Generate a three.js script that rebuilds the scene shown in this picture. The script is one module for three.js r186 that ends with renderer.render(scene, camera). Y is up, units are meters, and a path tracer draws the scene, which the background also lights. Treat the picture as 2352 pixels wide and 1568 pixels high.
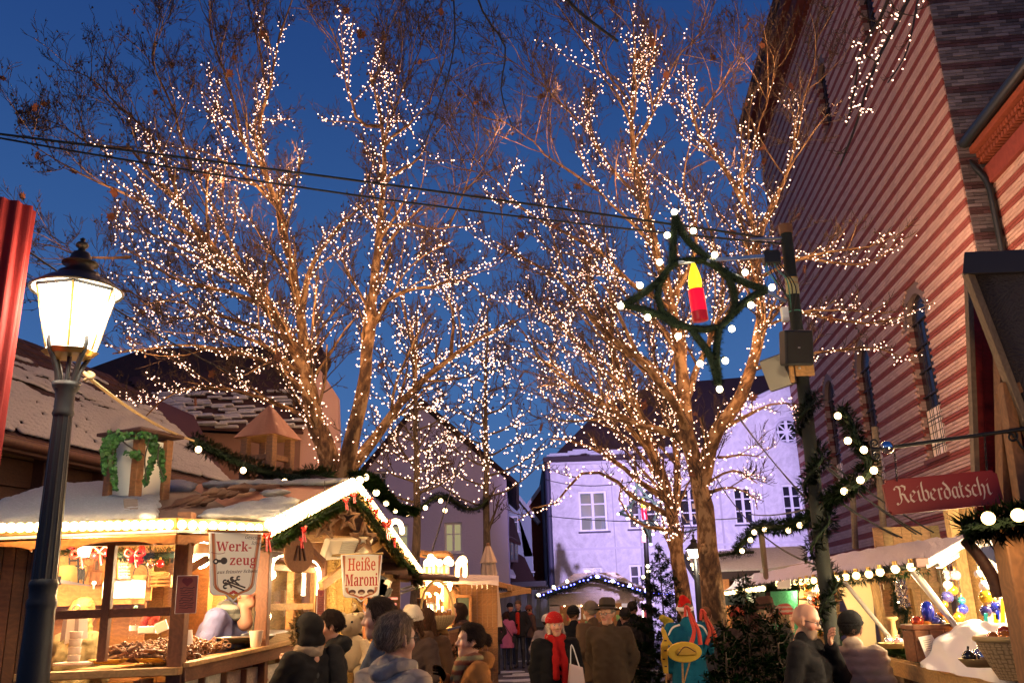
import*as THREE from 'three';
import{mergeGeometries} from 'three/addons/utils/BufferGeometryUtils.js';
import{ImprovedNoise} from 'three/addons/math/ImprovedNoise.js';
import{RoundedBoxGeometry} from 'three/addons/geometries/RoundedBoxGeometry.js';

// ---------- camera, sky, dusk light, exposure ----------
const scene=new THREE.Scene();
const V3=THREE.Vector3,F=2040,PITCH=0.2872,ROLL=0.033,EYE=1.7;
const camera=new THREE.PerspectiveCamera(2*Math.atan(784 / F)*180 / Math.PI,1.5,0.1,400);
camera.rotation.order='YXZ';
camera.position.set(0,EYE,0);
camera.rotation.set(PITCH,0,-ROLL);
camera.updateMatrixWorld(true);
{
const W=128,H=64,d=new Float32Array(W*H*4);
const stops=[[-90,.02,.035,.08],[0,.07,.16,.36],[12,.056,.15,.385],[22,.034,.103,.3],[34,.018,.062,.225],[48,.012,.044,.175],[90,.008,.028,.12]];
for(let y=0;y<H;y++){
const e=(y+.5) / H*180-90;let k=0;
while(k<stops.length-2&&e>stops[k+1][0]) k++;
const a=stops[k],b=stops[k+1],t=Math.min(1,Math.max(0,(e-a[0]) / (b[0]-a[0])));
for(let x=0;x<W;x++){const o=(y*W+x)*4;for(let c=0;c<3;c++) d[o+c]=a[c+1]+(b[c+1]-a[c+1])*t;d[o+3]=1;}
}
const sky=new THREE.DataTexture(d,W,H,THREE.RGBAFormat,THREE.FloatType);
sky.mapping=THREE.EquirectangularReflectionMapping;sky.magFilter=THREE.LinearFilter;sky.needsUpdate=true;
scene.background=sky;scene.environment=sky;
}
const dusk=new THREE.DirectionalLight(new THREE.Color(1,.72,.6),.02);
dusk.position.set(-30,8,25);dusk.castShadow=true;dusk.shadow.radius=40;
dusk.shadow.camera.left=-40;dusk.shadow.camera.right=40;dusk.shadow.camera.top=40;dusk.shadow.camera.bottom=-40;dusk.shadow.camera.far=120;
scene.add(dusk,dusk.target);
const renderer=new THREE.WebGLRenderer({antialias:true});
renderer.toneMapping=THREE.LinearToneMapping;renderer.toneMappingExposure=1;
renderer.shadowMap.enabled=true;

// ---------- helpers ----------
function rng(s){return()=>{s=(s+0x6d2b79f5)|0;let t=Math.imul(s^(s>>>15),1|s);t=(t+Math.imul(t^(t>>>7),61|t))^t;return((t^(t>>>14))>>>0) / 4294967296;};}
let R=rng(7);
const rr=(a,b)=>a+(b-a)*R(),pick=(a)=>a[Math.floor(R()*a.length)];
const v=(x,y,z)=>new V3(x,y,z),lerp=(a,b,t)=>a+(b-a)*t;
const noise=new ImprovedNoise(),N3=(x,y,z)=>noise.noise(x,y,z);
function fbm(x,y,z,o=4){let s=0,a=.5;for(let i=0;i<o;i++){s+=a*N3(x,y,z);x*=2.03;y*=2.03;z*=2.03;a*=.5;} return s;}
const CM=camera.matrixWorld,CI=camera.matrixWorldInverse;
// a sight line through the measured point (px, py) of the survey picture, and where it stands d metres ahead
function ray(px,py){return v((px-1176) / F,(784-py) / F,-1).transformDirection(CM);}
function P(px,py,d){const r=ray(px,py);return v(0,EYE,0).addScaledVector(r,d / -r.z);}
function G(px,d,y=0){const p=P(px,1428-.033*px,d);p.y=y;return p;} // ground point under eye-level column px
function hAt(p,py){let lo=-3,hi=40;const q=v(p.x,0,p.z),t=v();for(let i=0;i<40;i++){q.y=(lo+hi) / 2;t.copy(q).applyMatrix4(CI);if(784-t.y / -t.z*F>py) lo=q.y;else hi=q.y;} return q.y;}
function hit(px,py,p0,n){const r=ray(px,py),o=v(0,EYE,0);return o.addScaledVector(r,p0.clone().sub(o).dot(n) / r.dot(n));}
const used=new Map();
function numbered(n){const k=used.get(n)||0;used.set(n,k+1);return k?n+'_'+String(k).padStart(3,'0'):n;}
function tag(o,label,category,group,kind){if(label) o.userData.label=label;if(category) o.userData.category=category;if(group) o.userData.group=group;if(kind) o.userData.kind=kind;return o;}
function thing(name,label,category,pos,group){const o=new THREE.Group();o.name=numbered(name);scene.add(o);if(pos) o.position.copy(pos);return tag(o,label,category,group);}
function norm(g){
if(g.index) g=g.toNonIndexed();
if(!g.attributes.normal) g.computeVertexNormals();
if(!g.attributes.uv) boxUV(g);
for(const k of Object.keys(g.attributes)) if(!['position','normal','uv','color'].includes(k)) g.deleteAttribute(k);
return g;
}
function mg(list){list=list.filter(Boolean).map(norm);const c=list.some((g)=>g.attributes.color);if(c) for(const g of list) if(!g.attributes.color) g.setAttribute('color',new THREE.BufferAttribute(new Float32Array(g.attributes.position.count*3).fill(1),3));return list.length===1?list[0]:mergeGeometries(list);}
function mesh(parent,name,geo,mat,pos){
const m=new THREE.Mesh(Array.isArray(geo)?mg(geo):geo,mat);m.name=parent===scene?numbered(name):name;m.castShadow=m.receiveShadow=true;
if(pos) m.position.copy(pos);parent.add(m);return m;
}
const struct=(name,geo,mat)=>tag(mesh(scene,name,geo,mat),null,null,null,'structure');
function boxUV(g,s=1){
const p=g.attributes.position,n=g.attributes.normal,u=new Float32Array(p.count*2);
for(let i=0;i<p.count;i++){const a=Math.abs(n.getX(i)),b=Math.abs(n.getY(i)),c=Math.abs(n.getZ(i));let x,y;if(a>b&&a>c){x=p.getZ(i);y=p.getY(i);} else if(b>c){x=p.getX(i);y=p.getZ(i);} else{x=p.getX(i);y=p.getY(i);} u[2*i]=x*s;u[2*i+1]=y*s;}
g.setAttribute('uv',new THREE.BufferAttribute(u,2));return g;
}
function box(w,h,d,x=0,y=0,z=0){return boxUV(norm2(new THREE.BoxGeometry(w,h,d))).translate(x,y,z);}
function rbox(w,h,d,r,x=0,y=0,z=0){return boxUV(norm2(new RoundedBoxGeometry(w,h,d,2,r))).translate(x,y,z);}
// a squared timber from a to b: wd across, ht along 'up'; grain runs along it, edges chamfered
function beam(a,b,wd,ht,up=v(0,1,0),ch=Math.min(wd,ht)*.08){
const len=a.distanceTo(b),g=boxUV(norm2(new RoundedBoxGeometry(len,ht,wd,1,ch)));
const u=g.attributes.uv,off=R()*5;for(let i=0;i<u.count;i++) u.setXY(i,u.getX(i),u.getY(i)+off);
{const p=g.attributes.position,n=g.attributes.normal;for(let i=0;i<p.count;i++) if(Math.abs(n.getX(i))<.6) u.setXY(i,p.getX(i)+off,(Math.abs(n.getY(i))>Math.abs(n.getZ(i))?p.getZ(i):p.getY(i))+off);}
const x=b.clone().sub(a).normalize(),z=x.clone().cross(up).normalize(),y=z.clone().cross(x);
return g.applyMatrix4(new THREE.Matrix4().makeBasis(x,y,z).setPosition(a.clone().add(b).multiplyScalar(.5)));
}
// a tapered round bar along points; r is a number, [r0, r1] or a function of t
function tube(pts,r,seg=6,cap=true){
const n=pts.length,rad=typeof r==='function'?r:Array.isArray(r)?(t)=>lerp(r[0],r[1],t):()=>r;
const pos=[],nor=[],uv=[],idx=[];let up=v(.123,.97,.2),L=0;
for(let i=0;i<n;i++){
const t=pts[Math.min(i+1,n-1)].clone().sub(pts[Math.max(i-1,0)]).normalize();
const s=up.clone().cross(t);if(s.lengthSq()<1e-4) s.set(1,0,0).cross(t);s.normalize();const w=t.clone().cross(s).normalize();up=w;
if(i) L+=pts[i].distanceTo(pts[i-1]);const q=rad(n>1?i / (n-1):0);
for(let k=0;k<=seg;k++){const a=k / seg*Math.PI*2,c=Math.cos(a),e=Math.sin(a),nx=s.x*c+w.x*e,ny=s.y*c+w.y*e,nz=s.z*c+w.z*e;pos.push(pts[i].x+nx*q,pts[i].y+ny*q,pts[i].z+nz*q);nor.push(nx,ny,nz);uv.push(k / seg*Math.max(.2,q*6),L);}
if(i) for(let k=0;k<seg;k++){const a=(i-1)*(seg+1)+k,b=a+seg+1;idx.push(a,a+1,b,a+1,b+1,b);}
}
if(cap) for(const e of[0,n-1]){const c=pos.length / 3,t=pts[e].clone().sub(pts[e?e-1:1]).normalize();pos.push(pts[e].x,pts[e].y,pts[e].z);nor.push(t.x,t.y,t.z);uv.push(0,0);for(let k=0;k<seg;k++) e?idx.push(c,e*(seg+1)+k,e*(seg+1)+k+1):idx.push(c,k+1,k);}
const g=new THREE.BufferGeometry();g.setAttribute('position',new THREE.Float32BufferAttribute(pos,3));g.setAttribute('normal',new THREE.Float32BufferAttribute(nor,3));g.setAttribute('uv',new THREE.Float32BufferAttribute(uv,2));g.setIndex(idx);
return g.toNonIndexed();
}
function curve(pts,n){const c=new THREE.CatmullRomCurve3(pts);return c.getPoints(n);}
function sag(a,b,s,n=12){const o=[];for(let i=0;i<=n;i++){const t=i / n;o.push(a.clone().lerp(b,t).add(v(0,-s*4*t*(1-t),0)));} return o;}
// a flat-sided slab: polygon of world points, thickened by th against its normal
function slab(pts,th){
const n=v();for(let i=0;i<pts.length;i++){const a=pts[i],b=pts[(i+1)%pts.length];n.add(a.clone().cross(b));} n.normalize();
const x=pts[1].clone().sub(pts[0]).normalize(),y=n.clone().cross(x),o=pts[0];
const sh=new THREE.Shape(pts.map((p)=>{const d=p.clone().sub(o);return new THREE.Vector2(d.dot(x),d.dot(y));}));
const g=boxUV(norm2(new THREE.ExtrudeGeometry(sh,{depth:th,bevelEnabled:false})));return g.translate(0,0,-th).applyMatrix4(new THREE.Matrix4().makeBasis(x,y,n).setPosition(o));
}
function norm2(g){return g.index?g.toNonIndexed():g;}
// outline (2-D, metres) with holes, extruded dp and bevelled bv
function plate(pts,dp,bv=0,holes=[]){
const S=(q,C)=>q.getPoints?q:new C(q.map((p)=>new THREE.Vector2(p[0],p[1])));
const sh=S(pts,THREE.Shape);sh.holes=holes.map((h)=>S(h,THREE.Path));
const g=new THREE.ExtrudeGeometry(sh,{depth:dp,bevelEnabled:bv>0,bevelSize:bv,bevelThickness:bv,bevelOffset:-bv,bevelSegments:2,curveSegments:16});
return boxUV(norm2(g));
}
function lathe(prof,seg=24){return norm2(new THREE.LatheGeometry(prof.map((p)=>new THREE.Vector2(p[0],p[1])),seg));}
function frame(o,x,y){x=x.clone().normalize();const z=x.clone().cross(y).normalize();return new THREE.Matrix4().makeBasis(x,z.clone().cross(x),z).setPosition(o);}
const arc=(cx,cy,rx,ry,a0,a1,n)=>Array.from({length:n+1},(_,i)=>{const a=lerp(a0,a1,i / n);return[cx+Math.cos(a)*rx,cy+Math.sin(a)*ry];});
const sph=(r,w=12,h=8)=>new THREE.SphereGeometry(r,w,h).toNonIndexed();
function tint(g,c){const n=g.attributes.position.count,a=new Float32Array(n*3);for(let i=0;i<n;i++){a[3*i]=c[0];a[3*i+1]=c[1];a[3*i+2]=c[2];} g.setAttribute('color',new THREE.BufferAttribute(a,3));return g;}

// ---------- computed surface textures ----------
function tex(n,f,srgb=true){
const d=new Uint8Array(n*n*4);
for(let y=0;y<n;y++) for(let x=0;x<n;x++){const c=f(x / n,y / n),o=(y*n+x)*4;for(let k=0;k<3;k++){let q=Math.min(1,Math.max(0,c.length?c[k]:c));if(srgb) q=q<.0031308?q*12.92:1.055*Math.pow(q,1 / 2.4)-.055;d[o+k]=q*255;} d[o+3]=255;}
const t=new THREE.DataTexture(d,n,n);t.wrapS=t.wrapT=THREE.RepeatWrapping;t.magFilter=THREE.LinearFilter;t.minFilter=THREE.LinearMipmapLinearFilter;t.generateMipmaps=true;if(srgb) t.colorSpace=THREE.SRGBColorSpace;t.needsUpdate=true;return t;
}
const rep=(t,x,y=x)=>{const c=t.clone();c.repeat.set(x,y);c.needsUpdate=true;return c;};
const per=(u,q,s)=>{const a=u*Math.PI*2,b=q*Math.PI*2;return fbm(Math.cos(a)*s+5,Math.sin(a)*s+Math.cos(b)*s*.9,Math.sin(b)*s*.9+9,4);}; // noise that tiles
const T={};
T.wood=tex(256,(u,q)=>{const g=Math.sin((q*26+per(u,q,.8)*5)*6.28)*.5+.5,f=per(u,q,3),k=fbm(u*3,q*60,3);const b=.72+.2*g*g+.25*k+.2*f;return[b,b*.97,b*.93];});
T.grainB=tex(256,(u,q)=>.5+.35*fbm(u*4,q*70,3)+.2*per(u,q,2),false);
T.mottle=tex(256,(u,q)=>{const b=.86+.3*per(u,q,1.6)+.12*per(q,u,5);return[b,b,b];});
T.rough=tex(256,(u,q)=>.5+.6*per(u,q,6)+.3*fbm(u*40,q*40,2),false);
T.bark=tex(256,(u,q)=>{const a=per(u,q,1.3),b=per(q,u,3.2),p=a+.6*b;return p>.16?[.42,.35,.22]:p>.02?[.27,.2,.11]:p>-.16?[.17,.115,.06]:[.09,.06,.035];});
T.barkDark=tex(256,(u,q)=>{const a=per(u,q,3),b=fbm(u*30,q*8,2);const k=.5+a+b*.7;return[.10*k+.025,.075*k+.02,.05*k+.015];});
T.cobble=tex(512,(u,q)=>{const X=u*20,Y=q*20,r=Math.floor(Y),xx=X+(r%2)*.5,i=Math.floor(xx)%20,fx=xx-Math.floor(xx)-.5,fy=Y-r-.5,e=Math.max(Math.abs(fx),Math.abs(fy)),h=Math.abs(Math.sin(i*12.9+r*78.2)*437.5)%1;const k=e>.42?.3:.75+.4*h;return[.13*k,.115*k,.105*k];});
T.cobbleB=tex(512,(u,q)=>{const X=u*20,Y=q*20,r=Math.floor(Y),xx=X+(r%2)*.5,fx=xx-Math.floor(xx)-.5,fy=Y-r-.5;return Math.min(1,(.5-Math.max(Math.abs(fx),Math.abs(fy)))*5)*.8+.1*per(u,q,9);},false);
T.fabric=tex(128,(u,q)=>.5+.25*Math.sin(u*6.28*32)*Math.sin(q*6.28*32)+.35*per(u,q,3),false);
T.wicker=tex(128,(u,q)=>{const x=u*8,y=q*12,a=(Math.floor(x)+Math.floor(y))%2,k=a?Math.sin((x%1)*3.14):Math.sin((y%1)*3.14);return[.16+.34*k,.1+.24*k,.04+.12*k];});
function canvasTex(w,h,draw){const c=document.createElement('canvas');c.width=w;c.height=h;const g=c.getContext('2d');draw(g,w,h);const t=new THREE.CanvasTexture(c);t.colorSpace=THREE.SRGBColorSpace;return t;}

// ---------- materials ----------
const mat=(r,g,b,rough=.7,o={})=>new THREE.MeshStandardMaterial({color:new THREE.Color().setRGB(r,g,b),roughness:rough,side:THREE.DoubleSide,...o});
const woodMat=(r,g,b,s=1,o={})=>mat(r,g,b,.62,{map:rep(T.wood,s,s),bumpMap:rep(T.grainB,s,s),bumpScale:.002,...o});
const glow=(r,g,b,o={})=>mat(.8,.7,.6,.4,{emissive:new THREE.Color(r,g,b),...o});
const M={
snow:mat(.82,.83,.86,.85,{bumpMap:rep(T.rough,4.5),bumpScale:.03,map:rep(T.mottle,1.7)}),
iron:mat(.018,.018,.02,.45,{metalness:.4,bumpMap:rep(T.rough,8),bumpScale:.001}),
black:mat(.012,.012,.013,.6),
pine:woodMat(.52,.29,.1),pineD:woodMat(.3,.13,.045),oak:woodMat(.2,.075,.03),walnut:woodMat(.085,.03,.016),oldWood:woodMat(.22,.15,.09),greyWood:woodMat(.3,.24,.19),
redPaint:woodMat(.24,.012,.012),white:mat(.72,.7,.66,.6),cream:woodMat(.66,.58,.46,1),
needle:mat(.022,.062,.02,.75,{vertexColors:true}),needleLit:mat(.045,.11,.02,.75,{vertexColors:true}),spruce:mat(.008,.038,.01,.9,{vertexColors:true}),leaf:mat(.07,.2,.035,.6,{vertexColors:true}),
bark:mat(.82,.62,.45,.85,{map:rep(T.bark,.9,.45),bumpMap:rep(T.rough,1,.6),bumpScale:.015}),barkDark:mat(1,1,1,.9,{map:rep(T.barkDark,1.2,.5),bumpMap:rep(T.rough,2,1),bumpScale:.015}),twig:mat(.045,.026,.017,.9),pod:mat(.035,.02,.012,.9),dryLeaf:mat(.1,.03,.012,.8),
bulbFairy:glow(5.2,2.9,2.0),bulbWarm:glow(13,8.2,3.4),bulbHot:glow(26,15,5),bulbBlue:glow(.9,1.2,12),
firCore:mat(.012,.03,.01,.9,{bumpMap:rep(T.rough,4),bumpScale:.02}),socket:mat(.02,.03,.02,.6),wire:mat(.008,.009,.01,.6),rope:mat(.45,.32,.16,.9),steel:mat(.5,.5,.52,.28,{metalness:.9}),chrome:mat(.85,.85,.88,.06,{metalness:1}),brass:mat(.6,.38,.12,.3,{metalness:.9}),copper:mat(.34,.115,.06,.5,{metalness:.35,bumpMap:rep(T.rough,2),bumpScale:.006}),
ribbon:mat(.5,.012,.012,.45),straw:mat(.5,.34,.13,.8),strawD:mat(.2,.1,.045,.85),paper:mat(.78,.76,.7,.7),pane:new THREE.MeshPhysicalMaterial({color:0xffffff,roughness:.03,transmission:1,thickness:0,side:THREE.DoubleSide}),
skin:mat(1,1,1,.55,{vertexColors:true}),cloth:new THREE.MeshPhysicalMaterial({color:0xffffff,roughness:.95,specularIntensity:.25,vertexColors:true,side:THREE.DoubleSide,bumpMap:rep(T.fabric,6),bumpScale:.005}),
};
const bulbGeo=sph(1,10,7),bulbGeoS=norm2(new THREE.IcosahedronGeometry(1,1));
function lamp(x,y,z,i,c=[1,.66,.34],r=2.5){const l=new THREE.PointLight(new THREE.Color(...c),i);l.position.set(x,y,z);l.castShadow=true;l.shadow.radius=r;l.name='lamp_light';scene.add(l);return l;}
const lampAt=(p,i,c,r)=>lamp(p.x,p.y,p.z,i,c,r);
// evergreen garland: flat needle sprigs round a wire
function needles(pts,rad,perM,len=.07,seedCol=1,wf=.075){
const pos=[],nor=[],col=[],c=new THREE.CatmullRomCurve3(pts),L=c.getLength(),n=Math.round(L*perM),t=v();
for(let i=0;i<n;i++){
const u=R(),p=c.getPointAt(u),tan=c.getTangentAt(u),a=v(rr(-1,1),rr(-1,1),rr(-1,1)).cross(tan).normalize(),lump=.72+.5*(N3(u*L*3.2,4.2,1)+.5);
const q=p.clone().addScaledVector(a,rad*lump*Math.sqrt(R())*.75),dir=a.clone().multiplyScalar(1).addScaledVector(tan,rr(-.9,.9)).normalize(),l=len*rr(.6,1.4),w=len*wf;
const sd=dir.clone().cross(v(rr(-1,1),rr(-1,1),rr(-1,1))).normalize(),k=rr(.55,1.5)*seedCol,y=rr(.8,1.3);
const e=q.clone().addScaledVector(dir,l),m=q.clone().addScaledVector(dir,l*.4),nn=dir.clone().cross(sd).normalize();
for(const[A,B,C]of[[q,m.clone().addScaledVector(sd,w),m.clone().addScaledVector(sd,-w)],[m.clone().addScaledVector(sd,w),e,m.clone().addScaledVector(sd,-w)]]) for(const z of[A,B,C]){pos.push(z.x,z.y,z.z);nor.push(nn.x,nn.y,nn.z);col.push(k*y,k,k*.9);}
}
const g=new THREE.BufferGeometry();g.setAttribute('position',new THREE.Float32BufferAttribute(pos,3));g.setAttribute('normal',new THREE.Float32BufferAttribute(nor,3));g.setAttribute('color',new THREE.Float32BufferAttribute(col,3));g.setAttribute('uv',new THREE.Float32BufferAttribute(new Float32Array(pos.length / 3*2),2));return g;
}
function garland(label,pts,rad,perM,o={}){
const t=thing('pine_garland',label,'garland',null,o.group),c=curve(pts,Math.max(8,pts.length*4)),g=mesh(t,'needle_sprigs',needles(pts,rad,perM*1.9,(o.len||.08)*.72),o.mat||M.needle);g.userData.kind='stuff';mesh(t,'wire_core',tube(c,rad*(o.core||.4),6),M.firCore);
for(const b of o.bulbs||[]) bulb(t,b,o.br||.03,o.bm||M.bulbWarm);
return t;
}
function bulb(t,p,r,m=M.bulbWarm,name='bulb'){const b=mesh(t,name,bulbGeo,m,p);b.scale.setScalar(r);return b;}
function inst(parent,name,geo,m,mats,cols){const o=new THREE.InstancedMesh(geo,m,mats.length);o.name=parent===scene?numbered(name):name;mats.forEach((q,i)=>{o.setMatrixAt(i,q);if(cols) o.setColorAt(i,cols[i]);});o.castShadow=o.receiveShadow=true;o.userData.kind='stuff';parent.add(o);return o;}
const MX=(p,s=1,q)=>new THREE.Matrix4().compose(p,q||new THREE.Quaternion(),typeof s==='number'?v(s,s,s):s);
// ---------- ground ----------
{
const g=new THREE.PlaneGeometry(240,240,60,60).rotateX(-Math.PI / 2);const u=g.attributes.uv;for(let i=0;i<u.count;i++) u.setXY(i,u.getX(i)*96,u.getY(i)*96);
struct('ground',g,mat(.8,.78,.8,.7,{map:T.cobble,bumpMap:T.cobbleB,bumpScale:.012})).position.z=-40;
R=rng(11);const list=[];
for(let i=0;i<34;i++){
const d=rr(18,31),p=G(rr(1130,1560),d,.004),n=14,r=rr(.08,.5),sh=[];
for(let k=0;k<n;k++){const a=k / n*6.283,q=r*(.7+.6*R());sh.push([Math.cos(a)*q*1.8,Math.sin(a)*q*.7]);}
list.push(plate(sh,.01,.004).rotateX(-Math.PI / 2).translate(p.x,.004,p.z));
}
tag(mesh(scene,'snow_patches',list,M.snow),'trodden snow patches on the dark cobbled ground between the stalls','snow',null,'stuff');
}

// ---------- striped brick wall builder ----------
const brickMats={};
const BR={h:.082,l:.28};
// bricks on the plane o + u*x + y*up facing n; keep(u, y) false leaves a gap; tone(row, u) gives a linear colour
function brickwall(parent,o,x,n,u0,u1,y0,y1,keep,tone,near,nm='brick'){
const q=new THREE.Quaternion().setFromRotationMatrix(new THREE.Matrix4().makeBasis(x,v(0,1,0),x.clone().cross(v(0,1,0)))),A=[],C=[];
for(let r=Math.floor(y0 / BR.h);r*BR.h<y1;r++) for(let k=Math.floor(u0 / BR.l)-1;k*BR.l<u1+BR.l;k++){
const y=(r+.5)*BR.h;let a=(k+(r%2?.5:0))*BR.l+.004,b=a+BR.l-.008;a=Math.max(a,u0);b=Math.min(b,u1);if(b-a<.03) continue;const c=(a+b) / 2;
if(!keep(c,y)||(!keep(a,y)&&!keep(b,y))) continue;
const p=o.clone().addScaledVector(x,c).addScaledVector(n,rr(-.004,.004));p.y=y;A.push([p,b-a]);C.push(tone(r,c));
}
const geo=boxUV(norm2(new RoundedBoxGeometry(1,BR.h-.012,.06,1,.006)),3);
const order=A.map((_,i)=>i).sort((i,j)=>A[i][0].distanceToSquared(near)-A[j][0].distanceToSquared(near)),single=new Set(order.slice(0,300));
const mats=[],cols=[];
A.forEach(([p,w],i)=>{
const c=C[i],s=v(w,1,1);
if(single.has(i)){const key=c.map((e)=>Math.round(e*24)).join();const m=brickMats[key]||=mat(...c,.9,{map:rep(T.mottle,2),bumpMap:rep(T.rough,1.4),bumpScale:.004});const b=mesh(parent,nm,geo,m,p);b.quaternion.copy(q);b.scale.copy(s);}
else{mats.push(MX(p,s,q));cols.push(new THREE.Color(...c));}
});
inst(parent,'far_bricks',geo,mat(1,1,1,.9,{map:rep(T.mottle,2),bumpMap:rep(T.rough,1.4),bumpScale:.004}),mats,cols);
}
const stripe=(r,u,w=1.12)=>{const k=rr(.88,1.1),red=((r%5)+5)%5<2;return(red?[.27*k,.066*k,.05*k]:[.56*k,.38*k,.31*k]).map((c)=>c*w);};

// ---------- church ----------
{
R=rng(21);
const D=8,a=5.4*Math.PI / 180,dir=v(Math.sin(a),0,-Math.cos(a)),out=v(-Math.cos(a),0,-Math.sin(a)),nrm=out,p0=out.clone().multiplyScalar(-D);
const church=thing('church','tall church wall of red and white striped brick with narrow arched windows','church');
const U=(px,py)=>{const q=hit(px,py,p0,nrm);return[q.clone().sub(p0).dot(dir),q.y];};
const u0=17.97,uE=U(1868,1300)[0],top=U(1742,300)[1];
// windows: sill corners and crown found on the wall
const wins=[[2134,1057,2181,1038,2103,668],[2007,1118,2037,1106,1978,800],[1928,1165,1948,1158,1893,893]].map(([ax,ay,bx,by,tx,ty])=>{const A=U(ax,ay),B=U(bx,by),t=U(tx,ty);return{u0:Math.min(A[0],B[0]),u1:Math.max(A[0],B[0]),y0:(A[1]+B[1]) / 2,y1:t[1]};});
{const w=wins[0].u1-wins[0].u0,y0=wins[0].y0,y1=wins[0].y1;for(const q of wins){q.y0=y0;q.y1=y1;const c=(q.u0+q.u1) / 2;q.u0=c-w / 2;q.u1=c+w / 2;}
for(const[a,b,c2,d]of[[2006,92,1972,-60],[1905,302,1881,152]]){const A=U(a,b),B2=U(c2,d);wins.push({u0:A[0]-w*.38,u1:A[0]+w*.38,y0:A[1],y1:B2[1],up:1});}}
const inWin=(q,u,y,g=0)=>{const c=(q.u0+q.u1) / 2,r=(q.u1-q.u0) / 2+g,ys=q.y1-(q.u1-q.u0) / 2;return Math.abs(u-c)<r&&y>q.y0-g*.2&&(y<ys||Math.hypot(u-c,y-ys)<r);};
const keep=(u,y)=>!wins.some((q)=>inWin(q,u,y,y>q.y1-(q.u1-q.u0) / 2-.1?.26:.02));
brickwall(church,p0,dir,out,u0,uE,1.5,top-.9,keep,(r,u)=>stripe(r,u),v(9,4,-18));
// mortar core with the window openings
const holes=wins.map((q)=>{const c=(q.u0+q.u1) / 2,r=(q.u1-q.u0) / 2;return[[q.u0,q.y0],[q.u1,q.y0],...arc(c,q.y1-r,r,r,0,Math.PI,12)];});
const B=new THREE.Matrix4().makeBasis(dir,v(0,1,0),dir.clone().cross(v(0,1,0))),inward=dir.clone().cross(v(0,1,0)).dot(out)<0;
const put=(g,off)=>g.applyMatrix4(B.clone().setPosition(p0.clone().addScaledVector(out,off)));
const zs=inward?1:-1;
mesh(church,'wall',put(plate([[u0,0],[uE,0],[uE,top],[u0,top]],.5,0,holes),-.02).translate(0,0,0),mat(.2,.15,.13,.95));
const stone=mat(.2,.07,.055,.9,{map:T.mottle}),lead=mat(.012,.014,.02,.25),frameM=mat(.02,.018,.016,.6);
wins.forEach((q,i)=>{
const w=new THREE.Group();w.name='window';church.add(w);const c=(q.u0+q.u1) / 2,r=(q.u1-q.u0) / 2;
const ring=[];for(let k=0;k<13;k++){const a0=Math.PI*(k+.06) / 13,a1=Math.PI*(k+.94) / 13;ring.push(put(plate([...arc(c,q.y1-r,r+.005,r+.005,a0,a1,2),...arc(c,q.y1-r,r+.26,r+.26,a1,a0,2)],.07,.006),zs>0?-.035:.035));}
for(const g of ring) mesh(w,'voussoir',g,stone);
mesh(w,'pane',put(plate([[q.u0-.02,q.y0],[q.u1+.02,q.y0],...arc(c,q.y1-r,r+.02,r+.02,0,Math.PI,12)],.02),-.15),lead);
const bars=[];for(let y=q.y0+.3;y<q.y1-.1;y+=q.up?.6:.62) bars.push(put(box(2*r,.035,.035,c,y,0),-.12));for(const k of[-.34,.34]) bars.push(put(box(.03,q.y1-q.y0-r,.03,c+r*k,(q.y0+q.y1-r) / 2,0),-.115));
mesh(w,'glazing_bars',bars,frameM);
if(!q.up){mesh(w,'lower_sash',put(box(2*r*.86,1.15,.02,c,q.y0+.62,0),-.115),glow(.16,.075,.022));const lb=[];for(let k=0;k<=5;k++) lb.push(put(box(.012,1.15,.02,c+r*.86*(k / 2.5-1),q.y0+.62,0),-.1));for(let k=0;k<=6;k++) lb.push(put(box(2*r*.86,.012,.02,c,q.y0+.05+k*.19,0),-.0995));mesh(w,'sash_lattice',lb,frameM);}
mesh(w,'sill',put(box(2*r+.2,.09,.3,c,q.y0-.05,0),-.06),stone);
const jm=[];for(let y=q.y0,k=0;y<q.y1-r;y+=BR.h,k++) for(const s of[-1,1]){const row=Math.floor(y / BR.h),red=((row%5)+5)%5<2;jm.push(tint(put(box(.02,BR.h-.012,.15,c+s*(r-.012),y+BR.h / 2,0),-.075),red?[.17,.045,.04]:[.34,.25,.22]));}
mesh(w,'reveal_bricks',jm,mat(1,1,1,.9,{vertexColors:true,map:T.mottle})).userData.kind='stuff';
});
// eaves: brick dentil cornice, gutter and the foot of the roof
const ev=[],dn=[];ev.push(put(box(uE-u0+.5,.5,.5,(u0+uE) / 2,top-.65,0),.2),put(box(uE-u0+.5,.35,.7,(u0+uE) / 2,top-.2,0),.32));
for(let u=u0;u<uE;u+=.32) dn.push(put(box(.16,.2,.16,u,top-1.0,0),.1));
mesh(church,'cornice',ev,mat(.14,.035,.025,.9,{map:T.mottle}));mesh(church,'dentils',dn,mat(.14,.035,.025,.9)).userData.kind='stuff';
mesh(church,'gutter',tube([p0.clone().addScaledVector(dir,u0-.2).addScaledVector(out,.75).setY(top+.1),p0.clone().addScaledVector(dir,uE+.4).addScaledVector(out,.75).setY(top+.1)],.12,8),M.black);
mesh(church,'roof',slab([[u0,.8,0],[uE+.4,.8,0],[uE+.4,-4,6.5],[u0,-4,6.5]].map(([u,o,y])=>p0.clone().addScaledVector(dir,u).addScaledVector(out,o).setY(top+.05+y)),.15),mat(.06,.02,.015,.9));
mesh(church,'end_wall',slab([[uE,0,0],[uE,-10,0],[uE,-10,top],[uE,0,top]].map(([u,o,y])=>p0.clone().addScaledVector(dir,u-.01).addScaledVector(out,o-.02).setY(y)),.3),mat(.2,.13,.11,.95));
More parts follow.
